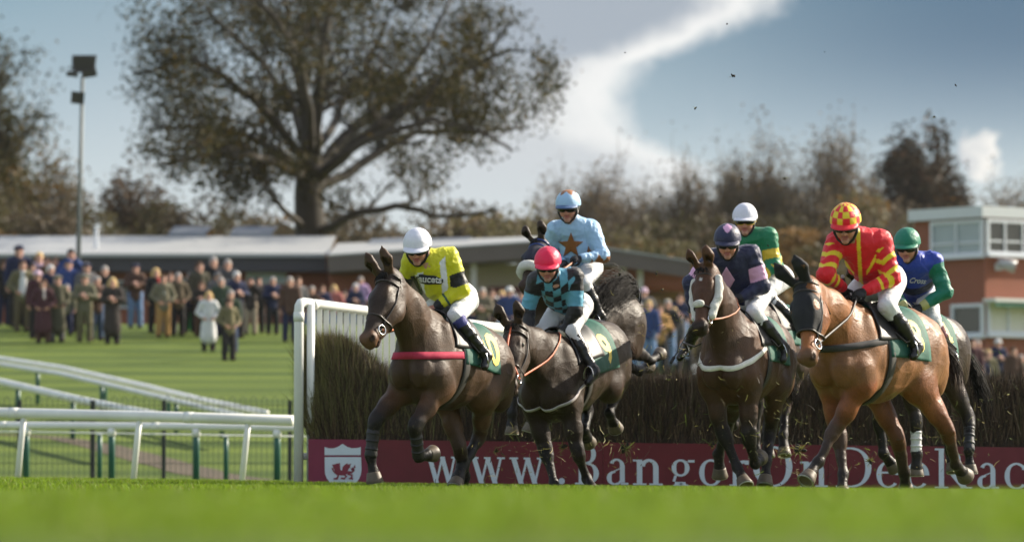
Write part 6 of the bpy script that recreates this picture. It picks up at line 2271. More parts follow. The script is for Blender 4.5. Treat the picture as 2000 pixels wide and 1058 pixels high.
        sd = o.modifiers.new('thickness', 'SOLIDIFY'); sd.thickness = 0.003; sd.offset = 1
        return o

    def breeches(s):
        J, c = s.J, s.c
        B = Body()
        M = np.array([s.front, s.lat, s.spine])
        B.ell(s.pv, (0.135, 0.17, 0.15), 0.05, 'p', M)
        for sd in 'LR':
            B.cone(J['H' + sd], J['K' + sd], 0.118, 0.074, 0.06, 't')
            B.cone(J['K' + sd], J['K' + sd] + (J['A' + sd] - J['K' + sd]) * 0.30, 0.074, 0.064, 0.03, 'k')
        bc = np.array(c.get('breech', (0.66, 0.66, 0.67)))
        top = c.get('boot_top')

        def fn(v, tags, t):
            q = np.tile(bc, (len(v), 1))
            if top:
                q[(tags == 'k') & (t > 0.05)] = top
            return q
        s.cloth(B, 'breeches', fn, 0.005, seed=c['seed'] + 2, mt=mat('breeches cloth', attr=True, rough=0.6, var=0.05, vscale=14, spec=0.3, bump=0.3, bscale=30))

    def boots(s):
        J, c = s.J, s.c
        for sd in 'LR':
            B = Body()
            K, A, T = J['K' + sd], J['A' + sd], J['T' + sd]
            d = nrm(A - K)
            td = nrm(T - A)
            heel = A + d * 0.055 - td * 0.03
            B.cone(K + d * 0.085, K + d * 0.20, 0.068, 0.064, 0.02, 'shaft')
            B.cone(K + d * 0.20, A, 0.064, 0.046, 0.02, 'shaft')
            B.cone(A, heel, 0.046, 0.034, 0.03, 'foot')
            B.cone(heel + td * 0.03, T + d * 0.035, 0.044, 0.036, 0.03, 'foot')
            col = np.array(c.get('boot', (0.012, 0.011, 0.011)))
            up2 = c.get('boot_upper')

            def fn(v, tags, t):
                q = np.tile(col, (len(v), 1))
                if up2:
                    q[((v - K) @ d) < 0.20] = up2
                return q
            s.cloth(B, 'boot', fn, 0.004, mt=mat('boot leather', attr=True, rough=0.28, var=0.1, spec=0.5, bump=0.3, bscale=40), seed=c['seed'] + 4)

    def helmet(s):
        c = s.c
        k = 1.13
        o = s.hd + s.u * 0.055 - s.f * 0.004
        q = lambda x, y, z: o + s.f * (x * k) + s.l * (y * k) + s.u * (z * k)
        cap = c['cap']
        V, C2 = [], []
        nt, npn = 30, 64
        r = (0.130, 0.108, 0.122)
        for i in range(nt + 1):
            th = R(2 + 96 * i / nt)
            for j in range(npn):
                ph = 2 * math.pi * j / npn - math.pi
                fl = 1.0 + 0.012 * math.cos(ph * 2)
                puff = 1 + 0.018 * math.sin(ph * 4 + .5) * math.sin(th) + 0.012 * mnoise.noise(Vector((math.cos(ph) * 3, math.sin(ph) * 3, th * 4 + c['seed'])))
                V.append(q(r[0] * math.sin(th) * math.cos(ph) * fl * puff, r[1] * math.sin(th) * math.sin(ph) * puff, r[2] * math.cos(th) * puff))
                C2.append(cap(th, ph))
        idx = np.arange((nt + 1) * npn).reshape(nt + 1, npn)
        nx = np.roll(idx, -1, 1)
        F = np.stack([idx[:-1], idx[1:], nx[1:], nx[:-1]], -1).reshape(-1, 4)
        F4 = [tuple(a) for a in F] + [tuple(idx[0][::-1])]
        cp = mesh_from('helmet_cover', np.array(V), F4, cloth_mat(), s.root, np.array(C2))
        sdm = cp.modifiers.new('thickness', 'SOLIDIFY'); sdm.thickness = 0.006; sdm.offset = 1
        # peak: cloth above, dark underneath
        rows = []
        ph = np.linspace(-1.15, 1.15, 25)
        for t in np.linspace(0, 1, 6):
            ext = 0.066 * np.cos(ph / 1.15 * math.pi / 2) ** 0.7
            a = np.sin(R(92))
            rows.append([q((r[0] * 0.985 + ext[i] * t) * math.cos(p), (r[1] * 0.985 + ext[i] * t * 0.7) * math.sin(p), -0.004 - 0.016 * t * t - 0.008 * t) for i, p in enumerate(ph)])
        pc = np.tile(np.array(c.get('peak', cap(R(90), 0))), (6 * 25, 1))
        ribbon('helmet_peak', np.array(rows), cloth_mat(), cp, 0.004, cols=pc)
        dark = mat('helmet shell', (0.014, 0.014, 0.015), 0.5, var=0.1)
        rows2 = [[p - s.u * 0.006 for p in rr] for rr in rows]
        ribbon('peak_lining', np.array(rows2), dark, cp, 0.003)
        # padded shell round the ears and nape, and the chin harness
        V, npn = [], 48
        for i, th in enumerate(np.linspace(R(90), R(124), 8)):
            for j in range(npn):
                p = R(62) + (2 * math.pi - 2 * R(62)) * j / (npn - 1)
                V.append(q(0.120 * math.sin(th) * math.cos(p), 0.101 * math.sin(th) * math.sin(p), 0.118 * math.cos(th)))
        ribbon('helmet_shell', np.array(V).reshape(8, npn, 3), dark, cp, 0.012)
        g = lambda x, y, z: s.hd + s.f * (x * 1.09) + s.l * (y * 1.10) + s.u * (z * 1.09)
        mb = MB()
        for y in (-1, 1):
            mb.tube([g(0.030, y * 0.090, 0.02), g(0.038, y * 0.083, -0.04), g(0.048, y * 0.060, -0.088), g(0.055, y * 0.02, -0.124), g(0.055, 0, -0.128)], [0.013, 0.012, 0.011, 0.010, 0.010], 6)
            mb.tube([g(-0.045, y * 0.088, 0.0), g(0.0, y * 0.086, -0.045), g(0.045, y * 0.062, -0.086)], 0.008, 6)
        mb.build('chin_strap', dark, cp, smooth=True)
        # goggles
        gd = c.get('goggle', (0.006, 0.006, 0.007))
        rows = []
        for z in np.linspace(-1, 1, 9):
            row = []
            for p in np.linspace(-R(66), R(66), 25):
                hgt = 0.029 * (1 - 0.25 * (abs(p) / R(66)) ** 3)
                dip = 0.010 * math.exp(-(p / 0.16) ** 2) if z < 0 else 0
                bul = 0.010 * (1 - z * z)
                row.append(g((0.112 + bul) * math.cos(p) ** 0.9 if math.cos(p) > 0 else 0, (0.090 + bul * .6) * math.sin(p), 0.010 + z * hgt + dip))
            rows.append(row)
        go = ribbon('goggles', np.array(rows), mat('goggle lens', gd, 0.07, var=0, spec=0.6), s.root, 0.008)
        mb = MB()
        fr = rows[0] + [r_[-1] for r_ in rows[1:-1]] + rows[-1][::-1] + [r_[0] for r_ in rows[1:-1]][::-1]
        mb.tube(fr + [fr[0]], 0.006, 6, cap=False)
        for y in (-1, 1):
            mb.tube([g(0.045, y * 0.087, 0.010), g(0.0, y * 0.104, 0.012), g(-0.05, y * 0.098, 0.014)], 0.012, 6, flat=(s.l, 0.3))
        mb.build('goggle_frame', mat('goggle frame %s' % (c.get('gframe', 0),), c.get('gframe', (0.012, 0.012, 0.012)), 0.45), go, smooth=True)
def sel(n, base):
    return np.tile(np.array(base, float), (n, 1))


YEL, WHT, BLK = (0.60, 0.58, 0.012), (0.70, 0.71, 0.76), (0.014, 0.014, 0.016)


def pat_A(s, v, arm, t, X, Y, Z):
    c = sel(len(v), YEL)
    c[(~arm) & (np.abs(np.abs(Y) - 0.105) < 0.027) & (Z < 0.52)] = WHT
    c[arm & (t > 0.52) & (t < 0.90)] = BLK
    c[arm & (t > 1.86)] = BLK
    c[arm & (t > 1.60) & (t < 1.68)] = (0.02, 0.08, 0.07)
    return c


def pat_B(s, v, arm, t, X, Y, Z):
    blu = (0.115, 0.36, 0.50)
    c = sel(len(v), BLK)
    u = np.floor((Y + 0.035) / 0.075).astype(int); w = np.floor(Z / 0.075).astype(int)
    c[(~arm) & ((u + w) % 2 == 0)] = blu
    c[arm & (t > 0.42) & (t < 0.88)] = blu
    c[arm & (t > 1.90)] = (0.62, 0.55, 0.42)
    return c


def pat_C(s, v, arm, t, X, Y, Z):
    br = (0.235, 0.085, 0.018)
    c = sel(len(v), (0.34, 0.53, 0.74))
    low = v[:, 2] < (s.J['EL'][2] + 0.02)
    tri = np.abs(((t * 2.2) % 1.0) - 0.5) * 2
    for sd in 'LR':
        ax = nrm(s.J['W' + sd] - s.J['E' + sd])
        dn = nrm(V3(0, 0, -1) - ax * (V3(0, 0, -1) @ ax))
        side = (v - s.J['E' + sd]) @ dn
        near = np.linalg.norm(v - s.J['E' + sd], axis=1) < 0.26
        c[arm & near & (side > 0.050 - 0.075 * tri) & (t > 0.75) & (t < 1.72)] = br
    c[(~arm) & (np.abs(Y) > 0.135) & (Z < 0.34) & (Z > 0.12) & (np.abs(Y) > 0.135 + 0.2 * np.abs(Z - 0.23))] = br
    return c


def pat_D(s, v, arm, t, X, Y, Z):
    c = sel(len(v), (0.016, 0.020, 0.062))
    c[arm & (t > 0.40) & (t < 0.82)] = (0.66, 0.36, 0.56)
    c[arm & (t > 1.92)] = (0.012, 0.012, 0.014)
    return c


def pat_E(s, v, arm, t, X, Y, Z):
    c = sel(len(v), (0.004, 0.17, 0.075))
    gold = (0.66, 0.46, 0.03)
    c[(~arm) & (((Z > 0.24) & (Z < 0.29)) | ((Z > 0.14) & (Z < 0.19)) | ((Z > 0.04) & (Z < 0.09)))] = gold
    c[arm & (((t > 0.42) & (t < 0.72)) | ((t > 0.95) & (t < 1.18)) | ((t > 1.40) & (t < 1.65)))] = gold
    return c


def pat_F(s, v, arm, t, X, Y, Z):
    c = sel(len(v), (0.70, 0.010, 0.022))
    ye = (0.78, 0.58, 0.022)
    aY = np.abs(Y)
    c[(~arm) & (np.abs(Y) < 0.016) & (X > 0)] = ye
    c[(~arm) & (np.abs((Z - 0.30) - (aY - 0.06) * 1.1) < 0.022) & (aY > 0.05)] = ye
    c[(~arm) & (np.abs(Z - 0.13) < 0.02) & (aY > 0.12)] = ye
    for sd in 'LR':
        a, b = s.J['S' + sd], s.J['E' + sd]
        ax = nrm(b - a); fr = nrm(V3(1, 0, 0) - ax * ax[0])
        near = np.linalg.norm(v - b, axis=1) < 0.36
        ang = np.abs((v - a) @ nrm(np.cross(ax, fr)))
        ph = (t * 2.9 + ang * 5.0) % 1.0
        c[arm & near & (ph > 0.42) & (ph < 0.80) & (t > 0.18) & (t < 1.62)] = ye
    return c


def pat_G(s, v, arm, t, X, Y, Z):
    c = sel(len(v), (0.020, 0.050, 0.36))
    c[arm & (t > 0.12)] = (0.002, 0.155, 0.10)
    c[(~arm) & (Z > 0.20) & (Z < 0.31) & (X > 0.02)] = (0.010, 0.012, 0.05)
    c[arm & (t > 1.85)] = (0.45, 0.42, 0.16)
    return c


def cap_star(th, ph):
    a = (ph % (math.pi * 2 / 5)) - math.pi / 5
    return (0.27, 0.095, 0.02) if th < R(34) + R(24) * (1 - abs(a) / (math.pi / 5)) - R(8) else (0.34, 0.53, 0.74)


def cap_D(th, ph):
    d = abs(th - R(28)) / R(30) + abs(ph) / 0.75
    return (0.66, 0.36, 0.56) if d < 1 else (0.016, 0.020, 0.062)


def cap_F(th, ph):
    i = int(math.floor(th / R(24))); j = int(math.floor((ph + math.pi) / (2 * math.pi) * 14))
    return (0.78, 0.58, 0.022) if (i + j) % 2 else (0.70, 0.010, 0.022)


JOCKEYS = {
    'A': dict(seed=1, label='jockey in yellow and white silks with a plain white cap and black armbands', pattern=pat_A, cap=lambda a, b: (0.72, 0.72, 0.80),
              pelvis=(-0.12, 0.0, 1.80), neck=(836, 512, True), head=(816, 487, True), face=(-0.18, -0.34),
              shL=(878, 500, True), shR=(793, 503, True), elL=(905, 573, True), wrL=(850, 601, True), elR=(787, 556, False), wrR=(806, 612, True),
              knL=(876, 622, True), anL=(913, 694, False), toL=(918, 716, True), boot_top=(0.05, 0.055, 0.22)),
    'B': dict(seed=2, label='jockey in black and light blue checked silks with a red cap', pattern=pat_B, cap=lambda a, b: (0.80, 0.012, 0.075), glove=(0.014, 0.014, 0.015),
              pelvis=(-0.14, 0.0, 1.80), neck=(1082, 548, True), head=(1070, 521, True), face=(-0.10, -0.30),
              shL=(1124, 540, True), shR=(1046, 546, True), elL=(1124, 614, True), wrL=(1092, 662, True), elR=(1030, 608, False), wrR=(1037, 654, True),
              knL=(1112, 645, True), anL=(1126, 724, False), toL=(1138, 742, True)),
    'C': dict(seed=3, label='jockey in pale blue silks with a brown star on the chest and cap', pattern=pat_C, cap=cap_star, peak=(0.05, 0.11, 0.24), glove=(0.012, 0.012, 0.016),
              pelvis=(-0.10, 0.0, 1.80), neck=(1117, 436, True), head=(1110, 408, True), face=(-0.22, -0.16),
              shL=(1158, 448, True), shR=(1081, 450, True), elL=(1178, 500, True), wrL=(1135, 504, True), elR=(1072, 500, False), wrR=(1100, 512, True),
              knL=(1140, 552, True), anL=(1150, 620, False), toL=(1152, 640, True)),
    'D': dict(seed=4, label='jockey in navy silks with a pink diamond and pink armbands', pattern=pat_D, cap=cap_D,
              pelvis=(-0.14, 0.0, 1.80), neck=(1427, 502, True), head=(1421, 477, True), face=(-0.06, -0.25),
              shL=(1470, 495, True), shR=(1373, 500, True), elL=(1493, 570, True), wrL=(1440, 584, True), elR=(1340, 560, False), wrR=(1352, 610, True),
              knL=(1470, 612, True), anL=(1500, 678, False), toL=(1506, 700, True), knR=(1372, 620, True), anR=(1346, 670, False), toR=(1330, 694, True)),
    'E': dict(seed=5, label='jockey in green silks with gold hoops and a white cap', pattern=pat_E, cap=lambda a, b: (0.66, 0.66, 0.74), glove=(0.016, 0.016, 0.018),
              goggle=(0.012, 0.012, 0.014), gframe=(0.62, 0.42, 0.02),
              pelvis=(-0.16, 0.0, 1.90), neck=(1466, 462, True), head=(1455, 434, True), face=(-0.08, -0.10),
              shL=(1502, 462, True), shR=(1432, 470, True), elL=(1512, 522, True), wrL=(1474, 548, True), elR=(1424, 525, False), wrR=(1440, 560, True),
              knL=(1494, 575, True), anL=(1508, 640, False), toL=(1512, 660, True)),
    'F': dict(seed=6, label='jockey in red and yellow silks with a chequered cap', pattern=pat_F, cap=cap_F, peak=(0.70, 0.010, 0.022), glove=(0.012, 0.012, 0.013),
              pelvis=(-0.14, 0.0, 1.84), neck=(1671, 466, True, 0.54), head=(1652, 442, True), face=(-0.20, -0.34),
              shL=(1724, 470, True), shR=(1620, 476, True), elL=(1742, 545, True), wrL=(1690, 568, True), elR=(1612, 535, True), wrR=(1646, 562, False),
              knL=(1733, 598, True), anL=(1757, 676, False), toL=(1744, 702, True)),
    'G': dict(seed=7, label='jockey in royal blue silks with green sleeves and a green cap', pattern=pat_G, cap=lambda a, b: (0.002, 0.17, 0.10), glove=(0.012, 0.012, 0.014),
              pelvis=(-0.10, 0.0, 1.82), neck=(1786, 512, True), head=(1772, 484, True), face=(-0.24, -0.22),
              shL=(1828, 508, True), shR=(1752, 512, True), elL=(1847, 572, True), wrL=(1800, 598, True), elR=(1745, 570, False), wrR=(1766, 602, True),
              knL=(1822, 626, True), anL=(1852, 690, False), toL=(1866, 712, True), boot_upper=(0.11, 0.014, 0.025)),
}
JK = {}
for k_, c_ in JOCKEYS.items():
    j_ = JK[k_] = Jockey(c_, HB_[k_])
    HB_[k_].stirrup_and_reins((j_.hands['L'], j_.hands['R']), (j_.feet['L'], j_.feet['R']))


def poly_tris(pts, n=6):
    """fill an outline and subdivide it finely"""
    bm = bmesh.new()
    vs = [bm.verts.new((p[0], p[1], 0)) for p in pts]
    bm.faces.new(vs)
    bmesh.ops.triangulate(bm, faces=bm.faces)
    for _ in range(n):
        L = [e for e in bm.edges if e.calc_length() > 0.16]
        if not L: break
        bmesh.ops.subdivide_edges(bm, edges=L, cuts=1)
        bmesh.ops.triangulate(bm, faces=bm.faces)
    bm.verts.index_update()
    v = np.array([(q.co.x, q.co.y) for q in bm.verts]); f = np.array([[q.index for q in fc.verts] for fc in bm.faces])
    bm.free()
    return v, f


star = [((1 if i % 2 == 0 else 0.42) * math.sin(i * math.pi / 5), (1 if i % 2 == 0 else 0.42) * math.cos(i * math.pi / 5)) for i in range(10)]
JK['C'].decal('star_emblem', *poly_tris(star), (1116, 476), FPX / 190 - .35, 0.135, 0.0, mat('brown star', (0.235, 0.085, 0.018), 0.55))
JK['D'].decal('diamond_emblem', *poly_tris([(0, 1), (0.62, 0), (0, -1), (-0.62, 0)]), (1424, 543), FPX / 208 - .4, 0.125, 0.05, mat('pink diamond', (0.66, 0.36, 0.56), 0.55))
blob = [(math.cos(a) * (1.0 + 0.06 * math.sin(5 * a)), math.sin(a) * 0.26 * (1 + 0.1 * math.sin(7 * a)) - 0.06 * math.cos(a)) for a in np.linspace(0, 2 * math.pi, 36, endpoint=False)]
JK['A'].decal('lettering_patch', *poly_tris(blob), (833, 541), FPX / 217 - .4, 0.155, -0.06, mat('patch black', (0.012, 0.012, 0.016), 0.5), 0.005)
tv_, tf_ = text_tris('Faucets', 0.5, bold=0.03)
JK['A'].decal('sponsor_lettering', tv_, tf_, (834, 541), FPX / 217 - .4, 0.165, -0.07, mat('letter white', (0.72, 0.72, 0.75), 0.5), 0.009)
tv_, tf_ = text_tris('Blue Cross', 0.5, shear=0.35, bold=0.012)
JK['G'].decal('sponsor_lettering', tv_, tf_, (1783, 545), FPX / 203 - .4, 0.135, -0.05, mat('letter white', (0.72, 0.72, 0.75), 0.5), 0.008)
# ------------------------------------------------------------------ spectators
def spectator_kit():
    """meshes of the standing figures: several poses, each body one skin, with clothes made to fit"""
    kits = {}
    poses = {
        'down': dict(eL=(0.05, 0.25, 1.12), hL=(0.12, 0.24, 0.88), eR=(0.02, -0.25, 1.12), hR=(0.08, -0.25, 0.87)),
        'pockets': dict(eL=(-0.02, 0.31, 1.13), hL=(0.13, 0.17, 0.98), eR=(-0.02, -0.31, 1.13), hR=(0.13, -0.17, 0.98)),
        'folded': dict(eL=(0.06, 0.27, 1.15), hL=(0.24, 0.03, 1.20), eR=(0.06, -0.27, 1.15), hR=(0.25, -0.05, 1.14)),
        'raised': dict(eL=(0.16, 0.27, 1.25), hL=(0.20, 0.07, 1.52), eR=(0.16, -0.27, 1.25), hR=(0.20, -0.07, 1.52)),
    }
    for pn, P in poses.items():
        for long_ in (False, True):
            if long_ and pn in ('raised', 'down'): continue
            rs = random.Random(len(kits))
            B = Body()
            hd = V3(0.03, 0, 1.60)
            head_body(B, hd, V3(1, 0, 0), V3(0, 1, 0), V3(0, 0, 1), 1.02)
            B.cone(V3(0, 0, 1.40), V3(0.02, 0, 1.55), 0.06, 0.055, 0.03, 'skin')
            B.cone(V3(0, 0, 1.38), V3(0, 0, 0.98), 0.12, 0.13, 0.08, 'skin')
            legs = {}
            for sd, q in (('L', 1), ('R', -1)):
                S_, E, H = V3(0, q * 0.18, 1.40), V3(*P['e' + sd]), V3(*P['h' + sd])
                B.cone(S_, E, 0.050, 0.038, 0.03, 'skin'); B.cone(E, H, 0.036, 0.027, 0.02, 'skin')
                hip, kn, an = V3(0, q * 0.09, 0.92), V3(0.03, q * 0.11, 0.50), V3(0.0, q * 0.12, 0.09)
                legs[sd] = (hip, kn, an)
                B.cone(hip, kn, 0.085, 0.055, 0.04, 'skin'); B.cone(kn, an, 0.052, 0.035, 0.03, 'skin')
                B.cone(an, an + V3(0.12, 0, -0.045), 0.035, 0.03, 0.02, 'skin')
            v, f = B.surface(0.013); v = relax(v, f, 1, .4)
            V, F = [v], [f]; base = len(v)
            for sd, q in (('L', 1), ('R', -1)):
                E, H = V3(*P['e' + sd]), V3(*P['h' + sd])
                hb = hand_body(H, nrm(H - E), nrm(V3(0.1, -q, -0.1)), q, 1.0, 0.6)
                hv, hf = hb.surface(0.0065); V.append(hv); F.append(hf + base); base += len(hv)
            kit = {'body': (np.concatenate(V), np.concatenate(F))}
            C = Body()
            C.cone(V3(0, 0, 1.36), V3(0, 0, 1.10), 0.175, 0.180, 0.06, 'c', V3(1, 0, 0), 0.78)
            C.cone(V3(0, 0.15, 1.405), V3(0, -0.15, 1.405), 0.080, 0.080, 0.07, 'c')
            C.cone(V3(0, 0, 1.41), V3(0.012, 0, 1.49), 0.085, 0.070, 0.03, 'c')
            if long_:
                C.cone(V3(0, 0, 1.10), V3(0.01, 0, 0.42), 0.180, 0.235, 0.05, 'c', V3(1, 0, 0), 0.80)
            else:
                C.cone(V3(0, 0, 1.10), V3(0.0, 0, 0.86), 0.180, 0.195, 0.05, 'c', V3(1, 0, 0), 0.80)
            for sd, q in (('L', 1), ('R', -1)):
                S_, E, H = V3(0, q * 0.18, 1.40), V3(*P['e' + sd]), V3(*P['h' + sd])
                C.cone(S_, E, 0.082, 0.066, 0.05, 'c'); C.cone(E, E + (H - E) * .94, 0.064, 0.050, 0.03, 'c')
            v, f = C.surface(0.014); v = relax(v, f, 1, .4)
            fl = fnoise(v, 22, len(kits)) * 0.007
            v = v + np.stack([fl, fl * .6, fl * 0], -1)
            kit['coat'] = (v, f)
            T = Body()
            for sd in 'LR':
                hip, kn, an = legs[sd]
                T.cone(hip, kn, 0.115, 0.088, 0.04, 't'); T.cone(kn, an + V3(0, 0, -.01), 0.088, 0.078, 0.03, 't')
            v, f = T.surface(0.014); fl = fnoise(v, 20, 5) * 0.006; kit['trousers'] = (v + np.stack([fl, fl, fl * 0], -1), f)
            Sh = Body()
            for sd in 'LR':
                an = legs[sd][2]
                Sh.cone(an + V3(-0.03, 0, -0.035), an + V3(0.15, 0, -0.045), 0.045, 0.04, 0.03, 's')
                Sh.cone(an + V3(0, 0, .03), an + V3(0, 0, -0.03), 0.05, 0.045, 0.03, 's')
            kit['shoes'] = Sh.surface(0.014)
            kits[(pn, long_)] = kit
    j = Body(); j.cone(V3(0.085, 0, 1.45), V3(0.135, 0, 1.20), 0.040, 0.018, 0.03, None, V3(1, 0, 0), 0.6); kits['shirt_front'] = j.surface(0.010)
    j = Body(); j.cone(V3(0.085, 0, 1.42), V3(0.120, 0, 0.95), 0.085, 0.105, 0.03, None, V3(1, 0, 0), 0.6); kits['jumper'] = j.surface(0.012)
    j = Body(); j.ell(V3(0.03, 0, 1.475), (0.085, 0.085, 0.04), 0.02); j.cone(V3(0.095, 0.03, 1.46), V3(0.145, 0.04, 1.22), 0.035, 0.03, 0.03); kits['scarf'] = j.surface(0.011)
    # hair and hats, on the same head
    o = V3(0.03, 0, 1.60)
    def cut(B, res=0.011): v, f = B.surface(res); return v, f
    h = Body(); h.ell(o + V3(-.008, 0, .038), (0.112, 0.092, 0.112), 0.02); h.ell(o + V3(-.05, 0, -.03), (0.07, 0.075, 0.08), 0.03); h.ell(o + V3(0.125, 0, -0.045), (0.10, 0.13, 0.115), 0.01, sub=True)
    kits['short_hair'] = cut(h)
    h = Body(); h.ell(o + V3(-.008, 0, .038), (0.115, 0.097, 0.115), 0.02)
    for q in (-1, 1): h.cone(o + V3(-.02, q * .075, 0), o + V3(-.02, q * .105, -.20), 0.05, 0.04, 0.04)
    h.cone(o + V3(-.06, 0, -.02), o + V3(-.08, 0, -.22), 0.075, 0.06, 0.05); h.ell(o + V3(0.130, 0, -0.05), (0.10, 0.085, 0.125), 0.01, sub=True)
    kits['long_hair'] = cut(h)
    h = Body(); h.ell(o + V3(0.0, 0, .085), (0.128, 0.108, 0.048), 0.03); h.ell(o + V3(-.01, 0, .06), (0.112, 0.094, 0.06), 0.03); h.cone(o + V3(.09, .04, .065), o + V3(.09, -.04, .065), 0.045, .045, 0.03, None, V3(0, 0, 1), 0.3)
    kits['flat_cap'] = cut(h)
    h = Body(); h.ell(o + V3(-.01, 0, .075), (0.11, 0.097, 0.082), 0.03); h.cone(o + V3(.0, 0, .045), o + V3(0.002, 0, .045), 0.16, 0.16, 0.02, None, V3(0, 0, 1), 0.07)
    kits['brimmed_hat'] = cut(h)
    return kits


KITS = spectator_kit()
KM = {}


def kit_mesh(key, part):
    k = (key, part)
    if k not in KM:
        v, f = KITS[key][part] if part else KITS[key]
        o = mesh_from('part', v, f, mat('spectator skin', (0.54, 0.29, 0.21), 0.6, var=0.15, vscale=6))
        KM[k] = o.data
        bpy.data.objects.remove(o)
    return KM[k]


def hash_(u):
    return int(u * 7 + 3)


def wool(c):
    c = tuple(min(0.62, 1.35 * k + 0.006) for k in c)
    return mat('clothing %.3f %.3f %.3f' % c, c, 0.85, var=0.14, vscale=7, spec=0.15, bump=0.2, bscale=40)


NAVY, BLACK, OLIVE_, TWEED, BROWN, MAROON, GREY, BLUE, JEAN, MUSTARD, PINK, CREAMC, LILAC, DKGREEN, BEIGE = (
    (0.014, 0.018, 0.045), (0.016, 0.015, 0.016), (0.095, 0.085, 0.048), (0.10, 0.095, 0.062), (0.060, 0.033, 0.024), (0.050, 0.020, 0.024), (0.085, 0.082, 0.085),
    (0.022, 0.040, 0.12), (0.11, 0.17, 0.29), (0.27, 0.155, 0.055), (0.50, 0.33, 0.40), (0.55, 0.50, 0.50), (0.26, 0.17, 0.30), (0.032, 0.046, 0.030), (0.26, 0.21, 0.16))
H_BROWN, H_GREY, H_WHITE, H_BLOND, H_DARK = (0.060, 0.032, 0.018), (0.26, 0.24, 0.23), (0.52, 0.50, 0.48), (0.42, 0.29, 0.13), (0.018, 0.013, 0.011)
SHOE = (0.020, 0.015, 0.012)


def spectator(u, vh, vf, pose, long_, coat, trous, top, topc, label, face=0.0, D=None, skin=None, group='racegoers watching'):
    """u, vh, vf: where the figure stands and how tall it shows; D fixes the distance where the feet are hidden"""
    if D is None:
        p = on_ground(u, vf, 78, 150)
    else:
        x = (u - 1000) / FPX * D
        p = V3(x, D, float(zg(x, D)))
    s = FPX / p[1]
    zh = HCAM + (HORIZON - vh) / s
    ht = zh - p[2]
    k = ht / 1.745
    if D is not None:
        k = min(max(k, 0.90), 1.10)
        p = V3(p[0], p[1], zh - 1.745 * k)
    root = empty('person', p, -math.pi / 2 + face, label, 'person', group)
    root.scale = (k * 1.04, k * 1.04, k)
    key = (pose, long_)
    def put(nm, me, m_):
        o = bpy.data.objects.new(nm, me); COL.objects.link(o); o.parent = root
        if m_:
            o.material_slots[0].link = 'OBJECT'; o.material_slots[0].material = m_
        return o
    put('body', kit_mesh(key, 'body'), None)
    put('coat', kit_mesh(key, 'coat'), wool(coat)); put('trousers', kit_mesh(key, 'trousers'), wool(trous)); put('shoes', kit_mesh(key, 'shoes'), wool(SHOE))
    for t, c in zip(top.split('+'), topc):
        put(t, kit_mesh(t, None), wool(c))
    if 'white jumper' in label and 'open' in label: put('jumper', kit_mesh('jumper', None), wool((0.55, 0.52, 0.46)))
    elif 'scarf' in label: put('scarf', kit_mesh('scarf', None), wool((0.40, 0.03, 0.03) if 'red' in label else (0.5, 0.4, 0.38)))
    elif 'suit' in label or 'white shirt' in label or (hash_(u) % 3 == 0 and not long_): put('shirt_front', kit_mesh('shirt_front', None), wool((0.58, 0.57, 0.55)))
    return root


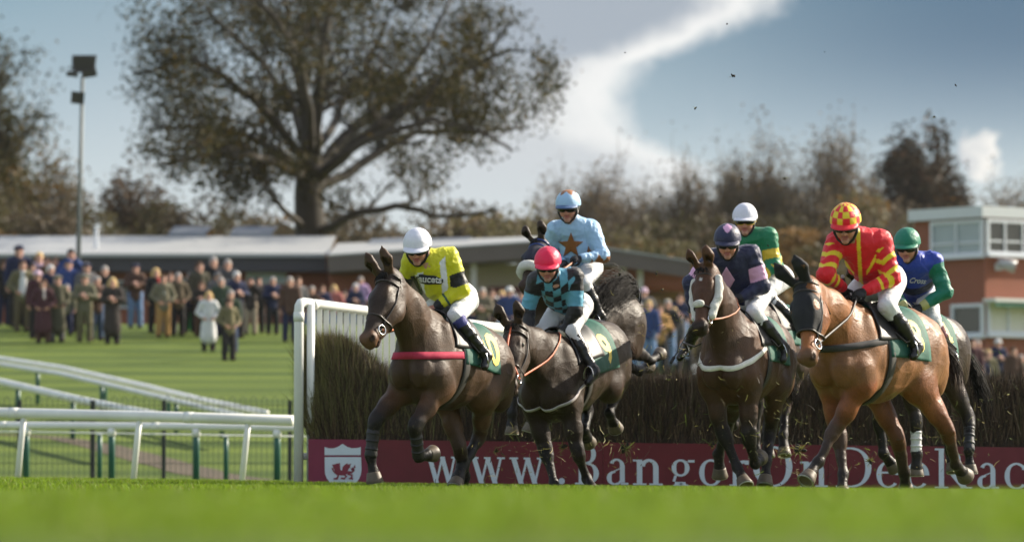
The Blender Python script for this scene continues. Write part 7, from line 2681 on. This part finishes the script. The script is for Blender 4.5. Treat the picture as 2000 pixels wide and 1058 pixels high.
sh, lh, fc, bh = 'short_hair', 'long_hair', 'short_hair+flat_cap', 'short_hair+brimmed_hat'
CROWD = [
    # on the lawn at the left, back to front
    (36, 478, 640, 'down', False, NAVY, BLACK, fc, (H_DARK, NAVY), 'man in a navy coat and cap, tallest at the far left'),
    (7, 508, 636, 'down', False, BLACK, NAVY, lh, (H_BROWN,), 'woman in dark coat with brown hair, cut by the left edge'),
    (76, 492, 640, 'down', False, PINK, GREY, sh, (H_BLOND,), 'person in pale pink standing behind the man in a white jumper'),
    (61, 513, 645, 'down', False, LILAC, NAVY, lh, (H_DARK,), 'woman in lilac beside the man in a white jumper'),
    (90, 501, 642, 'down', False, BROWN, BLACK, sh, (H_BROWN,), 'brown haired man in brown between the pink and tan figures'),
    (108, 501, 644, 'down', False, (0.13, 0.095, 0.045), BROWN, sh, (H_BROWN,), 'man in a tan brown jacket left of the mast'),
    (97, 517, 648, 'pockets', False, NAVY, BLACK, sh, (H_WHITE,), 'white haired man in navy behind the long maroon coat'),
    (138, 486, 644, 'raised', False, BLUE, NAVY, sh, (H_DARK,), 'tall man in a blue jacket beside the mast'),
    (133, 505, 650, 'down', False, (0.03, 0.05, 0.15), BLACK, fc, (H_DARK, BLUE), 'person in a blue cap just left of the mast'),
    (167, 512, 650, 'down', False, GREY, BLACK, fc, (H_GREY, NAVY), 'man in a navy cap and grey coat just right of the mast'),
    (204, 519, 652, 'down', False, BLACK, BLACK, sh, (H_GREY,), 'balding man in a dark suit behind the woman in a long dark coat'),
    (43, 508, 648, 'pockets', False, OLIVE_, (0.075, 0.060, 0.034), sh, (H_BROWN,), 'man in an open olive jacket over a white jumper'),
    (72, 528, 662, 'down', False, MAROON, BLACK, bh, (H_BROWN, PINK), 'woman in a pink hat behind the long maroon coat'),
    (84, 545, 670, 'pockets', True, MAROON, BROWN, lh, (H_BROWN,), 'woman in a long maroon coat and pale scarf'),
    (111, 537, 668, 'pockets', True, (0.058, 0.055, 0.036), GREY, fc, (H_GREY, OLIVE_), 'man in a long olive overcoat and flat cap'),
    (130, 555, 655, 'down', False, TWEED, NAVY, sh, (H_GREY,), 'grey haired man in tweed behind the long olive overcoat'),
    (165, 535, 668, 'folded', False, TWEED, OLIVE_, fc, (H_GREY, TWEED), 'man in a tweed jacket and flat cap, front row right of the mast'),
    (188, 539, 665, 'folded', False, BROWN, (0.035, 0.055, 0.10), sh, (H_GREY,), 'man in brown jacket and dark jeans'),
    (219, 542, 672, 'folded', True, (0.030, 0.024, 0.022), BLACK, lh, (H_BLOND,), 'blonde woman in a long dark brown coat'),
    (264, 514, 641, 'folded', False, BROWN, JEAN, fc, (H_DARK, NAVY), 'man in a brown leather jacket, cap and blue jeans'),
    (303, 523, 650, 'down', False, BLACK, BLACK, lh, (H_BLOND,), 'fair haired woman in black with a red scarf'),
    (332, 531, 652, 'down', False, BROWN, GREY, sh, (H_BROWN,), 'brown haired man between the two olive coats'),
    (318, 535, 659, 'pockets', False, (0.115, 0.105, 0.070), MUSTARD, sh, (H_BROWN,), 'man in a pale tweed coat and mustard trousers'),
    (347, 532, 655, 'pockets', False, (0.075, 0.058, 0.036), BLACK, sh, (H_GREY,), 'man in a waxed olive coat and black trousers'),
    (371, 532, 650, 'down', False, NAVY, BLACK, sh, (H_GREY,), 'pink faced man in navy beside the waxed olive coat'),
    (388, 511, 650, 'down', False, (0.048, 0.044, 0.030), BLACK, sh, (H_BROWN,), 'man in a dark olive jacket, leftmost of the three tall men'),
    (416, 501, 645, 'down', False, BLACK, BLACK, sh, (H_GREY,), 'man in a dark suit, tallest of the three tall men'),
    (444, 506, 648, 'down', False, (0.05, 0.05, 0.055), BLACK, sh, (H_GREY,), 'man in a charcoal jacket, rightmost of the three tall men'),
    (423, 531, 655, 'down', False, GREY, BLACK, bh, (H_GREY, GREY), 'man in a grey hat in front of the three tall men'),
    (393, 549, 658, 'folded', False, (0.028, 0.022, 0.020), BROWN, lh, (H_BROWN,), 'brown haired woman with a bright green bag'),
    (431, 541, 664, 'down', False, DKGREEN, NAVY, sh, (H_GREY,), 'grey haired man in dark green behind the white coat'),
    (461, 530, 660, 'folded', False, NAVY, BLACK, sh, (H_WHITE,), 'white haired man in navy behind the short olive jacket'),
    (489, 541, 653, 'raised', False, (0.030, 0.025, 0.024), BEIGE, sh, (H_DARK,), 'man in beige trousers raising a camera'),
    (504, 540, 650, 'down', False, BLACK, BLACK, sh, (H_DARK,), 'dark haired man beside the man with a camera'),
    (532, 540, 653, 'folded', False, NAVY, BLACK, sh, (H_GREY,), 'man in a navy jacket before the pale wall panel'),
    (566, 540, 668, 'down', False, BROWN, NAVY, sh, (H_GREY,), 'man in a brown coat walking left of the wing'),
    (581, 540, 664, 'down', False, GREY, BLACK, sh, (H_BROWN,), 'man in grey half hidden by the wing post'),
    (450, 566, 690, 'down', False, DKGREEN, (0.03, 0.045, 0.09), sh, (H_GREY,), 'man in dark green right behind the short olive jacket'),
    (407, 569, 686, 'pockets', True, CREAMC, BLACK, lh, (H_BLOND,), 'blonde woman in a short white coat and black leggings'),
    (446, 582, 704, 'pockets', False, (0.105, 0.092, 0.050), BLACK, fc, (H_DARK, BROWN), 'short man in an olive jacket and black trousers, nearest the rails'),
]
for i, c in enumerate(CROWD):
    o = spectator(*c, face=0.25 * math.sin(i * 2.3) + 0.25)
FAR = [
    (609, 558, BROWN, sh, H_GREY, 'grey haired man in brown above the wing, leftmost there'), (629, 556, NAVY, sh, H_BROWN, 'brown haired person in navy above the wing slats'),
    (652, 556, (0.30, 0.10, 0.09), lh, H_BLOND, 'blonde woman in a red coat above the wing'), (673, 566, GREY, sh, H_DARK, 'dark haired man in grey just left of the dark brown horse'),
    (694, 553, NAVY, sh, H_WHITE, 'white haired man in navy at the ear of the dark brown horse'), (704, 540, LILAC, sh, H_GREY, 'grey haired person in lilac behind the dark brown horse'),
    (914, 572, BEIGE, sh, H_BROWN, 'person in beige just right of the yellow sleeve'), (942, 561, (0.12, 0.10, 0.07), sh, H_GREY, 'grey haired man in a fawn coat by the white post'),
    (960, 564, BLACK, sh, H_BROWN, 'man in black next to the fawn coat'), (968, 579, (0.085, 0.078, 0.048), sh, H_WHITE, 'white haired man in a baggy olive coat above the wing rail'),
    (980, 567, NAVY, sh, H_BLOND, 'fair haired person in navy above the wing rail'), (995, 560, BLUE, bh, H_WHITE, 'person in a white hat under the maroon band'),
    (1004, 573, (0.10, 0.09, 0.06), sh, H_GREY, 'grey haired man in an open khaki coat near the black horse'), (1019, 567, MAROON, sh, H_DARK, 'dark haired person in maroon beside the black horse'),
    (925, 600, NAVY, sh, H_GREY, 'man in navy with his head just above the wing rail'), (950, 612, BROWN, sh, H_GREY, 'man in brown with his head level with the wing rail'),
    (1247, 590, BROWN, sh, H_GREY, 'grey haired man in brown behind the flying tail'), (1258, 562, GREY, bh, PINK, 'person in a bright pink hat behind the flying tail'),
    (1267, 586, BLUE, sh, H_BLOND, 'fair haired person in a blue coat behind the kicked hind hooves'), (1288, 594, MUSTARD, sh, H_BROWN, 'person in a mustard coat beside the blue coat'),
    (1304, 584, BLACK, sh, H_GREY, 'grey haired man in black with a white shirt'), (1316, 600, GREY, lh, H_BLOND, 'blonde woman in grey left of the bay horse'),
    (1328, 573, NAVY, sh, H_BROWN, 'brown haired man in navy left of the white cheekpiece'), (1338, 614, (0.03, 0.03, 0.03), sh, H_DARK, 'dark haired person in black just behind the bay horse'),
    (1230, 612, MAROON, lh, H_BROWN, 'woman in maroon behind the hindquarters of the black horse'),
]
for i, (u, vh, coat, top, tc_, lab) in enumerate(FAR):
    spectator(u, vh, None, ('down', 'folded', 'pockets')[i % 3], False, coat, BLACK if i % 2 else JEAN, top, (H_GREY, tc_) if '+' in top else (tc_,), lab, D=(128 + (i * 37 % 7)) if u < 1100 else 124 + (i * 37 % 6), face=0.2 * math.sin(i * 1.7))
RIGHT = [
    (1899, 660, MAROON, sh, H_BROWN, 'person in maroon at the left end of the crowd below the tower'), (1909, 663, BROWN, sh, H_GREY, 'grey haired man in brown near the hip of the almost black horse'),
    (1914, 688, NAVY, sh, H_DARK, 'dark haired person in navy low beside the almost black horse'), (1930, 682, OLIVE_, sh, H_BLOND, 'fair haired person in olive below the tower window'),
    (1949, 662, NAVY, bh, H_WHITE, 'person in a white hat in the crowd below the tower'), (1964, 690, BLACK, sh, H_GREY, 'grey haired man in black below the awning'),
    (1979, 677, BROWN, sh, H_BROWN, 'brown haired man in brown below the awning'), (1993, 692, DKGREEN, sh, H_GREY, 'man in dark green at the right edge below the awning'),
]
for i, (u, vh, coat, top, tc_, lab) in enumerate(RIGHT):
    spectator(u, vh, None, ('down', 'folded', 'pockets')[i % 3], False, coat, BLACK, top, (H_GREY, tc_) if '+' in top else (tc_,), lab, D=116 + (i * 31 % 6), face=0.3)

# a bright green bag carried by one of them
p = on_ground(381, 648, 78, 150)
r_ = empty('carrier_bag', p + V3(0, -.15, 0.42), 0.2, 'bright green carrier bag hanging beside a brown haired woman', 'bag')
mb = MB(); mb.add([V3(-.16, -.05, -.38), V3(.16, -.05, -.38), V3(.16, .05, -.38), V3(-.16, .05, -.38), V3(-.19, -.02, .12), V3(.19, -.02, .12), V3(.19, .02, .12), V3(-.19, .02, .12)], [(0, 3, 2, 1), (0, 1, 5, 4), (1, 2, 6, 5), (2, 3, 7, 6), (3, 0, 4, 7)])
mb.build('sack', wool((0.02, 0.26, 0.07)), r_)
mb = MB(); mb.tube([V3(-.1, 0, .11), V3(-.06, 0, .3), V3(.06, 0, .3), V3(.1, 0, .11)], .012, 6); mb.build('handle', wool((0.02, 0.26, 0.07)), r_)

# ------------------------------------------------------------------ whips
def whip(label, a, b, grip_first=True, rgb=(0.012, 0.012, 0.013)):
    """a riding whip from the point a (handle) to b"""
    a = np.asarray(a); b = np.asarray(b)
    r_ = empty('riding_whip', a, 0, label, 'whip', 'whips carried by the jockeys')
    d = b - a; L = np.linalg.norm(d)
    mb = MB(); mb.tube([V3(0, 0, 0), d * 0.25, d * 0.8, d], [0.007, 0.006, 0.004, 0.005], 8); mb.build('shaft', mat('whip %s' % (rgb,), rgb, 0.4), r_, smooth=True)
    mb = MB(); mb.tube([-nrm(d) * 0.03, V3(0, 0, 0), d * 0.22], [0.011, 0.0125, 0.010], 10); mb.build('grip', mat('whip grip', (0.012, 0.012, 0.013), 0.5), r_, smooth=True)
    mb = MB(); mb.ball(-nrm(d) * 0.035, 0.017, 10, 7); mb.build('knob', mat('whip knob', (0.42, 0.42, 0.44), 0.3), r_, smooth=True)
    mb = MB(); mb.tube([d * .96, d * 1.0, d * 1.12], [0.006, 0.016, 0.014], 8, flat=(V3(0, 1, 0), .3)); mb.build('flap', mat('whip flap', (0.016, 0.016, 0.017), 0.6), r_, smooth=True)


def away(p, d):
    q = np.asarray(p) - CAMP
    return CAMP + q * (1 + d / np.linalg.norm(q))


hA = JK['A'].hands['R']; kA = solve(hA, 806, 583, 0.14, True)
whip('whip with a pale knob in the hand of the yellow jockey', kA, kA + nrm(hA - kA) * 0.66)
hD = JK['D'].hands['R']; eD = solve(hD, 1316, 698, 0.60, True)
whip('whip pointing down past the boot of the navy jockey', hD - nrm(eD - hD) * 0.08, eD)
hF = JK['F'].hands['R']; kF = solve(hF, 1646, 541, 0.13, True)
whip('whip sticking up from the gloved hand of the red and yellow jockey', kF, kF + nrm(hF - kF) * 0.66)
hG = JK['G'].hands['L']; kG = solve(hG, 1766, 588, 0.13, True)
whip('whip held across the hands of the blue and green jockey', kG, kG + nrm(hG - kG) * 0.6)

# ------------------------------------------------------------------ turf thrown up by the hooves
def clod(u, v, D, r, seed, label, rgb=(0.020, 0.015, 0.010), blades=0):
    rs = np.random.RandomState(seed)
    c = at(u, v, D)
    root = empty('turf_clod', c, 0, label, 'turf clod', 'clods of turf in the air')
    B = Body()
    for k in range(5): B.ell(rs.normal(0, r * .55, 3), r * (0.35 + .5 * rs.rand(3)), r * .4)
    v_, f_ = B.surface(max(r * 0.22, 0.004))
    v_ = v_ + fnoise(v_, 1.6 / r, seed)[:, None] * r * 0.10
    mesh_from('soil', v_, f_, mat('soil', rgb, 0.95, var=0.4, vscale=40), root)
    V, F = [], []
    for k in range(blades):
        d = nrm(rs.normal(size=3)); s_ = nrm(np.cross(d, rs.normal(size=3))) * 0.003; L = r * (1.5 + 2.2 * rs.rand()); b = len(V)
        m_ = d * L * .6 + rs.normal(0, r * .2, 3)
        V += [-s_, s_, m_ + s_, m_ - s_, d * L + rs.normal(0, r * .5, 3)]; F += [(b, b + 1, b + 2, b + 3), (b + 3, b + 2, b + 4)]
    if blades:
        mesh_from('grass_tuft', np.array(V), F, mat('torn grass', (0.16, 0.15, 0.035), 0.7, var=0.3, trans=.3), root)


AIR = [(1432, 148, 40, .016, 'largest clod high against the blue sky'), (1357, 211, 41, .010, 'small clod below the big cloud'), (1420, 47, 42, .008, 'speck of turf near the top of the sky'),
       (1867, 167, 40, .009, 'speck of turf high above the tower'), (1825, 228, 41, .010, 'speck of turf over the dark round headed tree'), (1533, 349, 40, .010, 'clod above the green and gold jockey'),
       (1220, 103, 43, .006, 'speck of turf before the bright edge of the cloud'), (1611, 102, 41, .006, 'tiny speck high over the red and yellow jockey'), (1449, 350, 41, .008, 'speck just over the white cap'),
       (1372, 380, 41, .007, 'speck left of the white cap'), (1290, 385, 42, .008, 'speck against the hazy trees right of the pale blue jockey'), (1576, 392, 40, .007, 'speck left of the chequered cap'),
       (1210, 536, 45, .014, 'clod beside the tail of the black horse'), (1282, 534, 45, .012, 'clod over the brick band of the pavilion'), (1293, 565, 45, .012, 'clod over the green grass behind the pavilion'),
       (1500, 480, 43, .008, 'speck beside the gold hooped sleeve'), (1160, 700, 44, .010, 'clod below the lifted rump of the near black horse'), (1690, 470, 40, .004, 'tiny speck by the red shoulder')]
for i, (u, v, D, r, lab) in enumerate(AIR):
    clod(u, v, D, r, 100 + i, lab, blades=3 if r > .009 else 0)
for i, (u, v, D, r, lab) in enumerate([(1222, 875, 41, .035, 'tuft of torn grass hanging in front of the letters'), (1100, 872, 42, .022, 'grassy clod by the forelegs of the near black horse'), (1392, 868, 42, .018, 'grassy clod beside the bay forelegs'),
                                       (1560, 880, 39, .035, 'thick clod of turf behind the chestnut foreleg'), (1572, 935, 38, .045, 'heap of turf thrown up at the chestnut hoof'), (1700, 900, 39, .018, 'grassy clod under the chestnut belly'),
                                       (970, 880, 42, .014, 'small grassy clod behind the dark brown horse')]):
    clod(u, v, D, r, 200 + i, lab, rgb=(0.030, 0.024, 0.014), blades=46)
for i, (u, v, lab) in enumerate([(1674, 974 - 0, 'x')]): pass


def straw():
    rs = np.random.RandomState(9)
    n = 950
    ctr = np.array([(1040, 850), (1110, 880), (1220, 870), (1420, 820), (1540, 850), (1560, 900), (1700, 880), (1560, 800), (1290, 700), (1860, 860), (960, 900), (1940, 780), (1330, 650)])
    k = rs.randint(len(ctr), size=n)
    V, F, C = [], [], []
    for i in range(n):
        u, v = ctr[k[i]] + rs.normal(0, 1, 2) * (55, 38)
        if v > 948: v = 948 - rs.rand() * 60
        p = at(u, v, 38.5 + 7 * rs.rand())
        d = nrm(rs.normal(size=3)); L = 0.012 + 0.045 * rs.rand() ** 2; s_ = nrm(np.cross(d, rs.normal(size=3))) * (0.0016 + .0022 * rs.rand())
        bnd = nrm(rs.normal(size=3)) * L * .25
        b = len(V)
        V += [p - d * L - s_, p - d * L + s_, p + bnd + s_, p + bnd - s_, p + d * L + s_ * .4, p + d * L - s_ * .4]
        F += [(b, b + 1, b + 2, b + 3), (b + 3, b + 2, b + 4, b + 5)]
        c = [(0.22, 0.20, 0.06), (0.30, 0.24, 0.10), (0.03, 0.022, 0.014), (0.12, 0.16, 0.03)][rs.randint(4)]
        C += [np.array(c) * (0.6 + .7 * rs.rand())] * 6
    o = mesh_from('flying_grass', np.array(V), F, mat('torn straw', attr=True, rough=0.7, var=0, trans=.3), None, np.array(C))
    tag(o, 'bits of torn grass and straw flying about the hooves', 'grass', kind='stuff')


straw()


# ------------------------------------------------------------------ the thin autumn haze
hz = bpy.data.materials.new('haze'); hz.use_nodes = True
hN = NT(hz.node_tree); hN.n.remove(hN.n['Principled BSDF'])
pv_ = hN.new('ShaderNodeVolumePrincipled')
pv_.inputs['Color'].default_value = (0.90, 0.90, 0.90, 1)
pv_.inputs['Density'].default_value = 0.00007
pv_.inputs['Anisotropy'].default_value = 0.35
hN.l.new(pv_.outputs[0], hN.n['Material Output'].inputs['Volume'])
mb = MB(); mb.box((0, 280, 14.5), (850, 690, 35)); 
tag(mb.build('haze', hz), 'thin pale haze in the autumn air', None, None, 'stuff')
